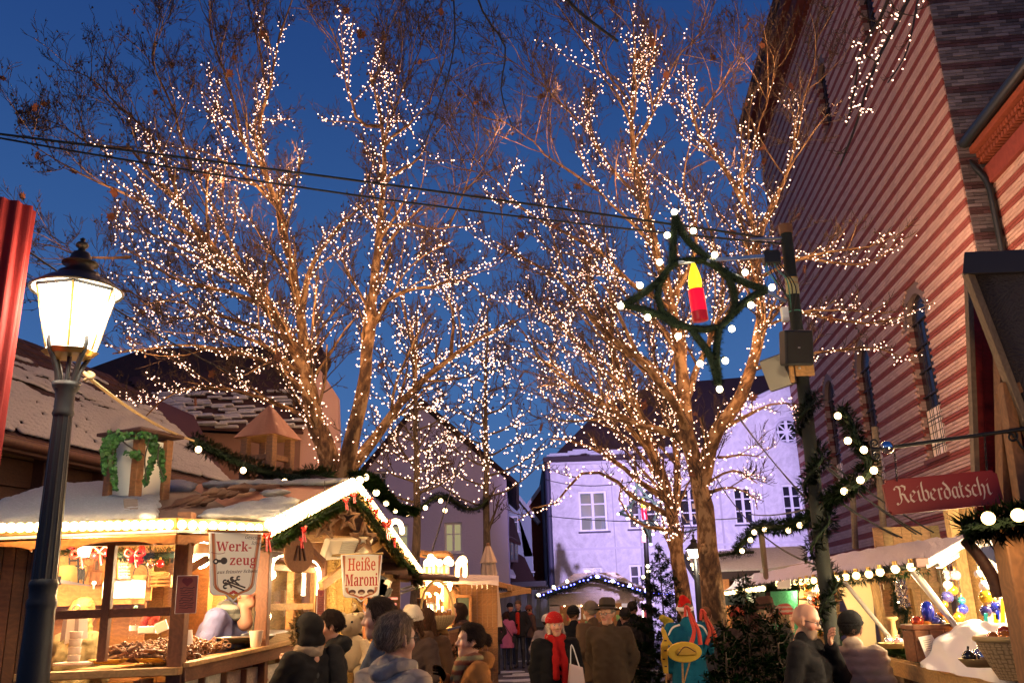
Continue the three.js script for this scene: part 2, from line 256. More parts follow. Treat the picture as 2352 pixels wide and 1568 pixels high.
// weathered return face and the lower aisle with gutter and downpipe
const cor=p0.clone().addScaledVector(dir,u0),inn=out.clone().negate(),face=dir.clone().negate();
R=rng(22);
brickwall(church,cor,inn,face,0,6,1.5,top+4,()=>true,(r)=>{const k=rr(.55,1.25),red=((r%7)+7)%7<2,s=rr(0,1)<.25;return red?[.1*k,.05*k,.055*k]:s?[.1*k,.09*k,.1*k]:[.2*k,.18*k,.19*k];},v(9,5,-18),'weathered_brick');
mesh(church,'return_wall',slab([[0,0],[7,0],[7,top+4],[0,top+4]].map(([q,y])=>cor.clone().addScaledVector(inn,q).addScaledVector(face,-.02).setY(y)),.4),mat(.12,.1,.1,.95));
const rec=.56,q0=cor.clone().addScaledVector(inn,rec),eave=hAt(cor.clone().addScaledVector(inn,.3),330),near=dir.clone().negate();
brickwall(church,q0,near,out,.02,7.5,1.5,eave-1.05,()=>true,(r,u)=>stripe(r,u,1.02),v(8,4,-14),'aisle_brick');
mesh(church,'aisle_wall',slab([[0,0],[9,0],[9,eave],[0,eave]].map(([q,y])=>q0.clone().addScaledVector(near,q).addScaledVector(out,-.02).setY(y)),.3),mat(.2,.15,.13,.95));
const ac=[],rows=[];
const along=(q,o,y)=>q0.clone().addScaledVector(near,q).addScaledVector(out,o).setY(y);
const orange=mat(.26,.055,.02,.85,{map:T.mottle,bumpMap:rep(T.rough,4),bumpScale:.01});
mesh(church,'aisle_frieze',beam(along(0,.05,eave-.82),along(8,.05,eave-.82),.16,.42),mat(.22,.04,.025,.9,{map:T.mottle}));
for(let i=0;i<60;i++){const b=beam(along(i*.13,.1,eave-.46),along(i*.13+.1,.1,eave-.46),.2,.1);ac.push(b);rows.push(beam(along(i*.13+.065,.13,eave-.33),along(i*.13+.165,.13,eave-.33),.2,.1));}
for(const g of ac) mesh(church,'cornice_brick',g,orange);for(const g of rows) mesh(church,'cornice_brick',g,orange);
mesh(church,'aisle_cornice',beam(along(0,.16,eave-.18),along(8,.16,eave-.18),.34,.14),orange);
mesh(church,'aisle_gutter',tube([along(-.25,.42,eave),along(8,.42,eave)],.11,10),mat(.012,.018,.02,.4));
mesh(church,'downpipe',tube(curve([along(-.1,.42,eave-.1),along(-.05,.36,eave-.35),along(.12,.16,eave-.9),along(.16,.13,eave-1.2)],10).concat([along(.16,.13,0)]),.07,10),mat(.012,.018,.02,.4));
mesh(church,'aisle_roof',slab([along(-.3,.45,eave+.06),along(8,.45,eave+.06),along(8,-4,eave+1.2),along(-.3,-4,eave+1.2)],.1),mat(.05,.02,.015,.9));
}

// ---------- floodlit violet hall ----------
const HZ=-42;
{
const X=(px,py)=>{const q=hit(px,py,v(0,0,HZ),v(0,0,1));return[q.x,q.y];};
const hall=thing('violet_hall','pale rendered hall floodlit violet, with a curved gable and a round window','building');
const wm=mat(.8,.78,.78,.9,{map:rep(T.mottle,.4),bumpMap:rep(T.rough,.9),bumpScale:.02}),trimM=mat(.62,.6,.63,.7),dark=mat(.02,.02,.028,.18),pale=mat(.8,.8,.82,.5);
const rects=[[1328,1128,1398,1219,0],[1439,1122,1513,1213,1],[1556,1120,1618,1208,1],[1683,1118,1737,1203,2],[1795,1112,1850,1195,2],[1338,1303,1386,1345,2],[1445,1296,1496,1350,2]].map(([a,b,c,d,k])=>{const A=X(a,b),B=X(c,d);return[A[0],B[1],B[0],A[1],k];});
const o=X(1810,990),orad=31 / F*43,holes=rects.map(([a,b,c,d])=>[[a,b],[c,b],[c,d],[a,d]]);holes.push(arc(o[0],o[1],orad,orad*1.02,0,6.2,24));
const L=X(1262,1060),eave=L[1],xr=19,gab=[[1560,1042],[1612,1030],[1650,1000],[1682,950],[1722,918],[1775,893],[1830,880],[1890,876]].map(([a,b])=>X(a,b));
mesh(hall,'front_wall',plate([[L[0],0],[xr,0],[xr,gab[7][1]],...gab.slice().reverse(),[L[0],eave]],.5,0,holes).translate(0,0,HZ-.5),wm);
const eaveB=beam(v(L[0]-.3,eave+.05,HZ+.15),v(gab[0][0],eave+.05,HZ+.15),.5,.22);mesh(hall,'eaves',eaveB,mat(.04,.025,.03,.8));
mesh(hall,'side_wall',box(.5,eave,9,L[0]-.05,eave / 2,HZ-5.02),mat(.06,.05,.07,.9));mesh(hall,'corner_downpipe',tube([v(L[0]-.12,eave,HZ+.1),v(L[0]-.12,0,HZ+.1)],.13,8),mat(.05,.05,.09,.6));
mesh(hall,'cornice',[beam(v(L[0]+.01,eave-.12,HZ+.06),v(gab[0][0],eave-.12,HZ+.06),.14,.12),beam(v(L[0]+.01,eave-.42,HZ+.03),v(gab[0][0],eave-.42,HZ+.03),.07,.07)],trimM);mesh(hall,'gable_moulding',tube(gab.slice(1).map(([a,b])=>v(a,b-.06,HZ+.05)),.09,6),trimM);mesh(hall,'string_course',beam(v(L[0]+.01,X(1300,1262)[1],HZ+.025),v(xr,X(1300,1262)[1],HZ+.025),.05,.1),trimM);
const rl=[X(1335,1012),X(1440,955),X(1560,925),X(1700,893),X(1900,860)];
mesh(hall,'roof',slab([v(L[0],eave+.1,HZ-.3),v(gab[0][0]+9,eave+.1,HZ-.3),v(17,rl[3][1]+3,HZ-6),v(rl[2][0],rl[2][1]+2.2,HZ-6),v(rl[1][0]-.4,rl[1][1]+1.2,HZ-5)],.2),mat(.05,.02,.018,.9,{bumpMap:rep(T.rough,2),bumpScale:.05}));
R=rng(31);{const s=[];for(let i=0;i<40;i++){const t=R(),x=lerp(L[0]+.2,gab[0][0],t),k=R()*R()*.12+.012;const y0=lerp(eave+.3,eave+.3+4.5*k,1),w=rr(.3,1.2);s.push(box(w,.07,.3,x,eave+.28+k*3.6,HZ-.3-k*5.2));} mesh(hall,'roof_snow',s,M.snow).userData.kind='stuff';}
rects.forEach(([a,b,c,d,k])=>{
const w=new THREE.Group();w.name='window';hall.add(w);const W=c-a,Hh=d-b,z=HZ-.22,gm=k===0?glow(.03,.06,.085,{color:new THREE.Color().setRGB(.02,.03,.04),roughness:.15}):dark;
mesh(w,'frame',[box(W,.1,.1,a+W / 2,d-.05,z),box(W,.1,.1,a+W / 2,b+.05,z),box(.1,Hh-.2,.1,a+.05,b+Hh / 2,z),box(.1,Hh-.2,.1,c-.05,b+Hh / 2,z),box(.12,Hh-.2,.12,a+W / 2,b+Hh / 2,z)],pale);
const n=Hh>1.3?[.36,.68]:[.5];mesh(w,'glazing_bars',n.flatMap((t)=>[box(W / 2-.17,.055,.08,a+W / 4+.02,b+Hh*t,z),box(W / 2-.17,.055,.08,a+W*.75-.02,b+Hh*t,z)]),pale);
const ts=[0,...n,1];for(const s of[0,1]) for(let i=0;i<ts.length-1;i++){const y0=b+.05+(Hh-.1)*ts[i],y1=b+.05+(Hh-.1)*ts[i+1];mesh(w,'pane',box(W / 2-.08,y1-y0,.01,a+W*(s?.75:.25),(y0+y1) / 2,z-.02),gm);}
if(k===0){R=rng(5);mesh(w,'flower_curtain',[0,1].map((s)=>plate([[0,0],[.44,0],[.44,.5],[.32,.58],[.2,.5],[.1,.62],[0,.52]],.01).translate(a+.08+s*.5,b+.1,z+.0)),mat(.25,.28,.2,.9));}
if(k===1) mesh(w,'window_ornament',[box(.2,.24,.02,a+W*.7,b+.95,z-.008),...[[-.35,.5],[0,-.5],[.32,.4]].map(([q,t])=>box(.06,.42,.02,0,0,0).rotateZ(t).translate(a+W / 2+q*.8,b+.38,z-.006))],mat(.5,.35,.12,.7));
mesh(w,'sill',box(W+.16,.07,.3,a+W / 2,b-.04,HZ+.04),mat(.1,.09,.12,.8));
});
{const w=new THREE.Group();w.name='round_window';hall.add(w);const z=HZ-.2;
mesh(w,'frame',new THREE.TorusGeometry(orad-.03,.1,8,32).translate(o[0],o[1],HZ-.06),trimM);
mesh(w,'pane',new THREE.CylinderGeometry(orad,orad,.02,32).rotateX(Math.PI / 2).translate(o[0],o[1],z-.05),dark);
mesh(w,'glazing_bars',[0,1,2,3].map((k)=>box(orad*1.9,k%2?.06:.13,.06,0,0,k*.003).rotateZ(k*Math.PI / 4).translate(o[0],o[1],z)).concat([0,1,2,3].map((k)=>box(orad*1.25,.05,.05,0,orad*.62,0).rotateZ(k*Math.PI / 2).translate(o[0],o[1],z+.014))),pale);}
mesh(hall,'wall_seams',[1410,1470,1535,1660,1760].map((p,i)=>{const q=X(p,1200);return box(i%2?.1:.05,eave*.98,.012,q[0],eave*.49,HZ+.007);}),mat(.5,.48,.5,.9));
}

// ---------- old houses at the back ----------
function gableHouse(name,label,z,X0,X1,eaveY,peak,wallM,roofM,depth,wins,fr,paneM){
const t=thing(name,label,'house'),X=(px,py)=>{const q=hit(px,py,v(0,0,z),v(0,0,1));return[q.x,q.y];};
const a=X(X0,eaveY),b=X(X1,eaveY),p=X(peak[0],peak[1]),rs=wins.map(([x0,y0,x1,y1])=>{const A=X(x0,y0),B=X(x1,y1);return[A[0],B[1],B[0],A[1]];});
mesh(t,'front_wall',plate([[a[0],0],[b[0],0],[b[0],b[1]],p,[a[0],a[1]]],.4,0,rs.map(([c,d,e,f])=>[[c,d],[e,d],[e,f],[c,f]])).translate(0,0,z-.4),wallM);
for(const[q,s]of[[a,-1],[b,1]]) mesh(t,'roof',slab([v(q[0]+s*.35,q[1]-.3,z+.25),v(p[0],p[1]+.12,z+.25),v(p[0],p[1]+.12,z-depth),v(q[0]+s*.35,q[1]-.3,z-depth)],.16),roofM);
mesh(t,'side_wall',[box(.3,Math.min(a[1],b[1])-.2,depth-.5,a[0]+.16,a[1] / 2-.1,z-depth / 2-.2),box(.3,b[1]-.2,depth-.5,b[0]-.16,b[1] / 2-.1,z-depth / 2-.2)],wallM);
wins.forEach((wv,i)=>{const[c,d,e,f]=rs[i],w=new THREE.Group(),W=e-c,h=f-d,zz=z-.18,pm=wv[4]||paneM;w.name='window';t.add(w);
mesh(w,'frame',[box(W,.07,.08,c+W / 2,f-.035,zz),box(W,.07,.08,c+W / 2,d+.035,zz),box(.07,h-.14,.08,c+.035,d+h / 2,zz),box(.07,h-.14,.08,e-.035,d+h / 2,zz),box(.08,h-.14,.09,c+W / 2,d+h / 2,zz)],fr);
for(const s of[.27,.73]){mesh(w,'pane',box(W / 2-.1,h-.1,.01,c+W*s,d+h / 2,zz-.03),pm);mesh(w,'glazing_bar',box(W / 2-.1,.035,.05,c+W*s,d+h*.62,zz),fr);}
mesh(w,'sill',box(W+.12,.06,.22,c+W / 2,d-.03,z+.03),fr);});
return t;
}
{
const spillTint=mat(.52,.48,.64,.9,{bumpMap:rep(T.rough,.5),bumpScale:.01}),tile=mat(.06,.022,.018,.9,{bumpMap:rep(T.rough,3),bumpScale:.05}),wf=mat(.75,.74,.75,.5),cold=mat(.05,.08,.1,.15),lit=glow(.34,.3,.15,{color:new THREE.Color().setRGB(.05,.05,.04)});  // house wall colour has violet floodlight spill mixed into it
const h1=gableHouse('gabled_house','tall pale gabled house, walls tinted lavender for the flood spill, with lit curtained windows behind the garlands',-33,818,1163,1100,[962,930],spillTint,tile,9,[[893,1205,938,1275,lit],[1020,1200,1062,1268,lit],[858,1082,888,1122],[935,960,965,990]],wf,cold);
mesh(h1,'curtain',[900,920,1028,1047].map((p,i)=>{const q=P(p,i<2?1240:1234,33.25);return box(.16,1.0,.03,q.x,q.y,q.z);}),mat(.6,.55,.4,.9));
gableHouse('blue_grey_house','narrow blue grey house with white windows beside the brick gable',-47,1128,1220,1190,[1165,1120],mat(.36,.42,.46,.9),M.snow,6,[[1165,1185,1192,1220],[1196,1278,1226,1312]].map((w)=>w),wf,cold);
const snowy=gableHouse('brick_house','dull red brick house with a steep snowy roof next to the violet hall',-48,1208,1275,1168,[1262,1090],mat(.17,.05,.035,.95,{map:T.mottle,bumpMap:rep(T.rough,2),bumpScale:.02}),M.snow,5,[],wf,cold);
const rt=thing('dark_roofed_wing','low house wing with dark tiled roof, dormer and a row of windows','house'),z=-38,q=(a,b,d=38)=>P(a,b,d);
mesh(rt,'roof',slab([q(1150,1345),q(1235,1345),q(1205,1285,40),q(1150,1190,40)],.2),tile);mesh(rt,'eaves_board',beam(q(1150,1345,37.8),q(1255,1340,37.8),.3,.25),M.black);
mesh(rt,'wall',slab([q(1150,1420),q(1258,1420),q(1258,1345),q(1150,1345)],.2),mat(.3,.34,.38,.9));
const dm=new THREE.Group();dm.name='dormer';rt.add(dm);mesh(dm,'front',slab([q(1158,1290,37.6),q(1190,1290,37.6),q(1190,1240,37.6),q(1158,1225,37.6)],.3),mat(.1,.08,.08,.9));mesh(dm,'roof',slab([q(1150,1228,37.4),q(1197,1248,37.4),q(1180,1190,40),q(1150,1180,40)],.1),tile);
for(const k of[1163,1173,1183]) mesh(dm,'pane',slab([q(k,1285,37.5),q(k+6,1285,37.5),q(k+6,1246,37.5),q(k,1242,37.5)],.04),cold);
mesh(rt,'roof_snow',slab([q(1162,1318,37.5),q(1185,1322,37.5),q(1178,1308,38.4),q(1168,1306,38.4)],.12),M.snow);
mesh(rt,'timber_post',[1165,1192,1218,1240].map((k)=>beam(q(k,1345,37.6),q(k+1,1420,37.6),.12,.12)),M.walnut);
// grey sheet-metal gate
const gt=thing('metal_gate','blue grey ribbed sheet metal fence closing the yard','fence');const a=G(1128,31),b=G(1262,31),hh=hAt(a,1352)-.02,n=46;
for(let i=0;i<n;i++){const p=a.clone().lerp(b,(i+.5) / n);mesh(gt,'sheet_rib',rbox(a.distanceTo(b) / n*.8,hh,.05,.015,p.x,hh / 2,p.z+(i%2)*.02),FENCE_M());}
mesh(gt,'rail',[beam(a.clone().setY(hh),b.clone().setY(hh),.08,.1),beam(a.clone().setY(.9),b.clone().setY(.9),.1,.08)],M.black);
}
function FENCE_M(){return(FENCE_M.m||=mat(.11,.125,.15,.55,{metalness:.3}));}

// ---------- snowy tiled barn on the left ----------
{
R=rng(41);
const barn=thing('tiled_barn','long brown barn with a snow covered tiled roof behind the lantern','barn');
const e0=P(-60,984,11.5),e1=P(525,1119,17),r1=P(420,985,19.5),r0=P(-60,715,15);
// plane fitted through eave and ridge
const ex=e1.clone().sub(e0).normalize(),nn=ex.clone().cross(r0.clone().sub(e0)).normalize();if(nn.y<0) nn.negate();const up=nn.clone().cross(ex).normalize();if(up.y<0) up.negate();
const W=e0.distanceTo(e1),Hh=r0.clone().sub(e0).dot(up),sk=r1.clone().sub(e0),uR=sk.dot(ex),vR=sk.dot(up);
const at=(a,b,n=0)=>e0.clone().addScaledVector(ex,a).addScaledVector(up,b).addScaledVector(nn,n),topV=(a)=>a<uR?lerp(Hh,vR,a / uR):lerp(vR,0,(a-uR) / (W-uR));
const tm=mat(1,1,1,.9,{bumpMap:rep(T.rough,3),bumpScale:.01}),tg=rbox(.17,.03,.3,.01),tiles=[],cols=[],basis=new THREE.Quaternion().setFromRotationMatrix(new THREE.Matrix4().makeBasis(ex,nn,up.clone().negate())).multiply(new THREE.Quaternion().setFromAxisAngle(v(1,0,0),-.09));
if(ex.clone().cross(nn).dot(up.clone().negate())<0) basis.setFromRotationMatrix(new THREE.Matrix4().makeBasis(ex.clone().negate(),nn,up.clone().negate()));
for(let b=.1,r=0;b<Hh;b+=.24,r++) for(let a=(r%2)*.09;a<W;a+=.18) if(b<topV(a)){tiles.push(MX(at(a,b,.03+rr(0,.008)),1,basis));const k=rr(.6,1.2);cols.push(new THREE.Color(.05*k,.02*k,.022*k));}
inst(barn,'roof_tiles',tg,tm,tiles,cols);
mesh(barn,'roof_deck',slab([at(-.5,-.1),at(W,-.1),at(uR,vR),at(0,Hh)],.15),M.walnut);
// snow lying on the tiles, thinner and broken towards the ridge
const sn=[];const st=.12;for(let b=0;b<Hh;b+=st) for(let a=-.5;a<W;a+=st){
const f=b / Math.max(.3,topV(a)),m=fbm(a*.55+3,b*1.6,2,4)*1.05+.74-f*.98+((b%.24)<.1?.0:.06)-(f>.7?.12:0);
if(m>0&&b<topV(a)&&!((b%.24)<.12&&fbm(a*2.2,b*2.5,8,3)>.24)&&R()>.03){const h=.045+Math.min(.06,m*.22)+.012*N3(a*6,b*6,1);sn.push(MX(at(a+st / 2,b+st / 2,h),v(st*.72,.02+m*.02,st*.72),basis));}
}
const snow=inst(scene,'barn_snow',new THREE.IcosahedronGeometry(1,1),M.snow,sn);tag(snow,'snow lying on the long tiled roof behind the street lantern','snow');
mesh(barn,'eaves_board',[beam(at(-.5,-.12,-.05),at(W,-.12,-.05),.16,.22),tube([at(-.5,-.2,.02),at(W,-.2,.02)],.07,8)],M.walnut);
const wa=at(-.5,.5,0),wb=at(W,.5,0),back=nn.clone().setY(0).normalize().multiplyScalar(-.5);wa.add(back);wb.add(back);
for(let i=0;i<12;i++){const y0=i*.42,y1=y0+.41,t=wa.y-.25;mesh(barn,'wall_board',beam(wa.clone().setY(t-y0),wb.clone().setY(t-y0),.06,.4),i%3?woodMat(.12,.05,.03):woodMat(.17,.1,.05));}
mesh(barn,'wall_core',slab([wa.clone().setY(0),wb.clone().setY(0),wb.clone(),wa.clone()].map((p)=>p.addScaledVector(back,.12)),.1),M.walnut);
for(let i=0;i<6;i++){const t=i / 5,p=wa.clone().lerp(wb,t).addScaledVector(back,-.15);mesh(barn,'wall_post',beam(p.clone().setY(0),p.clone().setY(wa.y),.2,.2,v(1,0,0)),M.walnut);}
// darker roof and pink gable behind
const d2=thing('dark_tiled_house','house with a dark tiled hip roof and pinkish gable wall behind the lit tree','house');
const q=(a,b,d)=>P(a,b,d);
mesh(d2,'roof',slab([q(180,870,24),q(330,815,25),q(735,800,25),q(775,905,25),q(690,1000,22),q(420,985,20)],.2),mat(.045,.018,.018,.9,{bumpMap:rep(T.rough,4),bumpScale:.05}));
const rw=[];for(let i=0;i<22;i++){const t=i / 22,a=q(735,800,24.9).lerp(q(690,1000,21.9),t),b=q(260,840,24.9).lerp(q(420,985,19.9),t);rw.push(beam(a,b,.26,.06,v(0,.7,.7)));} for(const g of rw) mesh(d2,'tile_course',g,mat(.05,.02,.02,.9));
mesh(d2,'gable_wall',slab([q(655,1110,22.3).setY(0),q(772,1110,22.3).setY(0),q(778,1000,22.3),q(775,912,22.3),q(735,850,22.3),q(690,960,22.3),q(655,1010,22.3)],.3),mat(.55,.36,.3,.9,{bumpMap:rep(T.rough,.6),bumpScale:.01}));
mesh(d2,'front_wall',slab([q(418,990,20.4).setY(0),q(690,1005,22.25).setY(0),q(690,1005,22.25),q(418,990,20.4)],.3),mat(.16,.09,.07,.9));
const s2=[];for(let i=0;i<70;i++){const t=rr(.55,1),k=rr(.2,1),a=q(735,800,24.8).lerp(q(690,1000,21.8),t),b=q(260,840,24.8).lerp(q(420,985,19.8),t);s2.push(rbox(rr(.2,.8),.06,.14,.02).applyMatrix4(new THREE.Matrix4().setPosition(b.lerp(a,k*k).add(v(0,.09,0)))));}
mesh(d2,'roof_snow',s2,M.snow).userData.kind='stuff';
}
// ---------- sweet stall on the left ----------
const PT={};
{
R=rng(51);
const A=G(-150,6.3),B0=G(98,6.5),C=G(412,6.62),E=G(603,8.2),Fp=G(735,9.4);
const sC=hAt(C,1534),sE=hAt(E,1492),sF=hAt(Fp,1460),sill=sC,hd=hAt(C,1240); // counter and window-head heights
const hut=thing('sweet_stall','wooden chocolate and chestnut stall with glazed corner, lit eaves and snowy roof','market stall');
const up=(p,y)=>p.clone().setY(y),in3=v(-1,0,0),bk=v(0,0,-1);
// posts
const post=(p,s=.12,y=hd+.2)=>mesh(hut,'post',beam(up(p,0),up(p,y),s,s,v(0,0,1)),M.oak);
post(B0.clone().lerp(A,.08),.1);post(C,.105);post(E,.11);post(Fp,.11);
// boarded end wall left of the window
for(let i=0;i<16;i++){const a=B0.clone().lerp(A,.1+i / 16*1.9),b=B0.clone().lerp(A,.1+(i+.93) / 16*1.9);mesh(hut,'wall_board',beam(up(a,1.2),up(b,1.2),.025,2.4),woodMat(.2*rr(.8,1.15),.085*rr(.8,1.1),.028));}
mesh(hut,'wall_backing',slab([up(B0.clone().lerp(A,.1),0),up(B0.clone().lerp(A,2),0),up(B0.clone().lerp(A,2),2.3),up(B0.clone().lerp(A,.1),2.3)].map((p)=>p.add(v(0,0,-.03))),.02),M.walnut);
// corner window: frame, mullion, transom, panes
const win=new THREE.Group();win.name='corner_window';hut.add(win);
const WL=B0,WR=C.clone().lerp(B0,.07),Mx=B0.clone().lerp(C,.455),fr=(a,b,w,h,m=M.oak)=>beam(a,b,w,h);
mesh(win,'mullion',beam(up(Mx,sill+.06),up(Mx,hd),.06,.055,v(0,0,1)),M.oak);
const tr=hAt(C,1403);for(const[a,b]of[[WL,Mx.clone().lerp(WL,.06)],[Mx.clone().lerp(WR,.06),WR]]){mesh(win,'transom',beam(up(a,tr),up(b,tr),.05,.06),M.oak);for(const[y0,y1]of[[sill+.06,tr-.03],[tr+.03,hd]]) mesh(win,'pane',slab([up(a,y0),up(b,y0),up(b,y1),up(a,y1)].map((p)=>p.add(v(0,0,-.03))),.004),M.pane);}
mesh(win,'frame',[beam(up(WL,sill),up(WL,hd),.05,.04,v(0,0,1)),beam(up(WL,hd),up(WR,hd),.06,.06)],M.oak);mesh(win,'frame_edge',beam(up(WL.clone().add(v(.035,0,-.03)),sill),up(WL.clone().add(v(.035,0,-.03)),hd),.03,.02,v(0,0,1)),M.pine);
// counters, sills and panelled fronts
const cen=v(-4.2,0,-8.6),inw=(p,k)=>p.clone().add(cen.clone().sub(p).setY(0).normalize().multiplyScalar(k));
mesh(hut,'counter',slab([up(WL,sill),up(C,sill),up(inw(C,.9),sill),up(WL.clone().add(v(.1,0,-.8)),sill)],.05),M.pine);
mesh(hut,'counter',[slab([up(C,sC),up(E,sE),up(inw(E,.8),sE),up(inw(C,.9),sC)],.05),slab([up(E,sE),up(Fp,sF),up(inw(Fp,.7),sF),up(inw(E,.8),sE)],.05)],M.pine);
mesh(hut,'sill_board',beam(up(WL.clone().add(v(-.1,0,.06)),sill-.015),up(C.clone().add(v(.06,0,.06)),sill-.015),.14,.05),M.pine);
for(const[a,b,s,t]of[[C,E,sC,sE],[E,Fp,sE,sF]]){const o=v(.05,0,.02);mesh(hut,'counter_rail',beam(up(a.clone().add(o),s-.045),up(b.clone().add(o),t-.045),.05,.1),M.oak);mesh(hut,'counter_edge',beam(up(a.clone().add(o),s+.02),up(b.clone().add(o),t+.02),.1,.03),M.pine);}
for(const[a,b,n,m]of[[C,E,4,M.cream],[E,Fp,2,M.cream],[WL,C,3,woodMat(.3,.2,.13)]]) for(let i=0;i<n;i++){const p=a.clone().lerp(b,i / n),q=a.clone().lerp(b,(i+1) / n);mesh(hut,'front_panel',slab([up(p,0),up(q,0),up(q,sill-.09),up(p,sill-.09)],.03),m);mesh(hut,'front_batten',beam(up(q.clone().add(v(.02,0,.015)),0),up(q.clone().add(v(.02,0,.015)),sill-.09),.045,.03,v(0,0,1)),M.oak);}
for(const k of[.12,.84]){const p=WL.clone().lerp(C,k);mesh(hut,'bracket',plate([[0,0],[.22,0],[.2,-.05],[.06,-.14],[.03,-.3],[0,-.32]],.05).rotateY(-Math.PI / 2).translate(p.x,sill-.06,p.z),M.oak);}
// interior: back wall planks, floor, ceiling, shelf
const bw0=v(-6.4,0,-9.5),bw1=v(-2.25,0,-9.5);
for(let i=0;i<26;i++){const a=bw0.clone().lerp(bw1,i / 26),b=bw0.clone().lerp(bw1,(i+.96) / 26),k=rr(.85,1.15);mesh(hut,'back_plank',slab([up(a,0),up(b,0),up(b,2.5),up(a,2.5)],.03),woodMat(.5*k,.27*k,.09*k));}
mesh(hut,'side_wall',[slab([v(-5.2,0,-6.5),v(-5.2,0,-9.5),v(-5.2,2.3,-9.5),v(-5.2,2.3,-6.7)],.04)],M.pine);mesh(hut,'floor',box(4,.06,3.6,-4,.05,-8),M.pineD);mesh(hut,'ceiling',slab([v(A.x,2.33,-6.6),v(C.x,2.33,-6.75),v(E.x,2.33,-8.2),v(-2.1,2.33,-9.5),v(-6.4,2.33,-9.5)],.03),M.pine);
mesh(hut,'shelf',box(1.6,.04,.3,-4.35,1.83,-8.55),M.pine);mesh(hut,'shelf_board',box(1.62,.7,.03,-4.35,1.48,-8.72),M.pineD);mesh(hut,'shelf_board',box(1.7,.8,.03,-4.35,2.24,-8.72),M.pine);
mesh(hut,'inner_partition',[slab([v(-3.02,0,-8.9),v(-2.99,0,-8.95),v(-2.99,2.6,-8.95),v(-3.02,2.6,-8.9)],.3)],M.pineD);
// glazed side screen with arched lit rim
{const g=new THREE.Group();g.name='side_window';hut.add(g);const a=E.clone().lerp(Fp,.06),b=E.clone().lerp(Fp,.9),o=v(-.03,0,0),y0=(sE+sF) / 2+.04,y1=hAt(E,1300),ym=hAt(E,1400)+.02;
for(const[s,w]of[[a,.07],[b,.05]]) mesh(g,'frame',beam(up(s,y0).add(o),up(s,y1).add(o),.05,w,v(1,0,0)),M.pine);mesh(g,'frame',beam(up(a,ym).add(o),up(b,ym).add(o),.04,.06),M.pine);mesh(g,'frame',beam(up(a,y1).add(o),up(b,y1).add(o),.05,.06),M.pine);
for(const[c,d]of[[y0,ym-.03],[ym+.03,y1-.03]]) mesh(g,'pane',slab([up(a,c),up(b,c),up(b,d),up(a,d)].map((p)=>p.add(v(-.05,0,0))),.004),M.pane);
for(let i=0;i<6;i++){const p=a.clone().lerp(b,i / 6).add(v(-.32,0,-.1)),q=a.clone().lerp(b,(i+.95) / 6).add(v(-.32,0,-.1));mesh(g,'inner_board',slab([up(p,.6),up(q,.6),up(q,2.5),up(p,2.5)],.02),woodMat(.36,.25,.12));}
const rim=tag(mesh(thing('rope_light','white rope light bent over the arched side window of the sweet stall','rope light'),'tube',tube(curve([up(b,y1-.25),up(b,y1-.03),up(b.clone().lerp(a,.12),y1+.06),up(a.clone().lerp(b,.1),y1+.09),up(a,y1+.03),up(a,y1-.1)].map((p)=>p.add(v(.03,0,.01))),30),.022,8),glow(14,11,6.5)));
lampAt(up(a.clone().lerp(b,.5),y1-.05).add(v(.16,0,0)),.7,[1,.78,.5]);}
// hanging lit lamp inside, at the serving hatch
const hang=thing('hanging_lamp','glaring white lamp hanging inside the serving hatch behind the tool sign','lamp');{const p=P(462,1278,7.5);mesh(hang,'shade',lathe([[.02,.1],[.05,.09],[.1,0],[.098,-.004],[.045,.08]],20).translate(p.x,p.y+.02,p.z),M.white);mesh(hang,'bulb',sph(.075,14,10).translate(p.x,p.y-.02,p.z),glow(22,16,9));mesh(hang,'cord',tube([p.clone().add(v(0,.12,0)),p.clone().setY(2.45)],.006,5),M.wire);lamp(p.x,p.y-.12,p.z,6,[1,.74,.42]);}
lamp(-3.5,2.12,-7.3,13,[1,.62,.26]);lamp(-4.6,2.12,-7.9,6,[1,.62,.26]);lamp(-2.75,2.12,-8.7,13,[1,.62,.27]);
for(const[x,z]of[[-3.5,-7.3],[-4.6,-7.9],[-2.75,-8.7]]){const t=thing('ceiling_lamp',x<-4?'round glowing lamp under the ceiling behind the corner window, left one':x<-3?'round glowing lamp under the ceiling behind the corner window, near the mullion':'round glowing lamp under the ceiling above the bending seller','lamp');mesh(t,'bulb',sph(.05,12,8).translate(x,2.22,z),glow(16,11,5));mesh(t,'holder',lathe([[0,.06],[.04,.06],[.05,0],[.03,-.005]],14).translate(x,2.265,z),M.white);}

// ---- roof ----
const e0=P(-160,1222,6.0),e1=P(405,1199,6.25),L=P(602,1208,7.15),Gx=P(803,1106,8.9),Rr=P(957,1316,11),T1=P(425,1114,8.7),T0=P(130,1122,8.6),TL=P(-160,1206,7.6),Bk=P(900,1230,12.4);
PT.L=L;PT.G=Gx;PT.R=Rr;PT.T1=T1;
const rm=woodMat(.11,.06,.045,.6);
mesh(hut,'roof_plane',[slab([e0,e1,T0],.05),slab([e1,T1,T0],.05),slab([e0,T0,TL],.05)],rm);mesh(hut,'roof_plane',slab([e1,L,T1],.05),rm);mesh(hut,'roof_plane',[slab([L,Gx,T1],.04),slab([Gx,P(560,1104,10.2),T1],.04)],M.copper);mesh(hut,'roof_plane',slab([Gx,Rr,Bk,P(560,1104,10.2)],.05),rm);
// tarp ruffle and snow on the roof
const hump=(poly,n,f,th)=>{const q=[];for(let i=0;i<n;i++){const a=Math.sqrt(R()),b=R(),p=poly[0].clone().lerp(poly[1].clone().lerp(poly[2],b),a);if(f(a,b,p)) q.push(MX(p.add(v(0,th*.5,0)),v(rr(.09,.2),th*rr(.5,1.2),rr(.09,.2))));} return q;};
const ico=norm2(new THREE.IcosahedronGeometry(1,2));const sn=[];
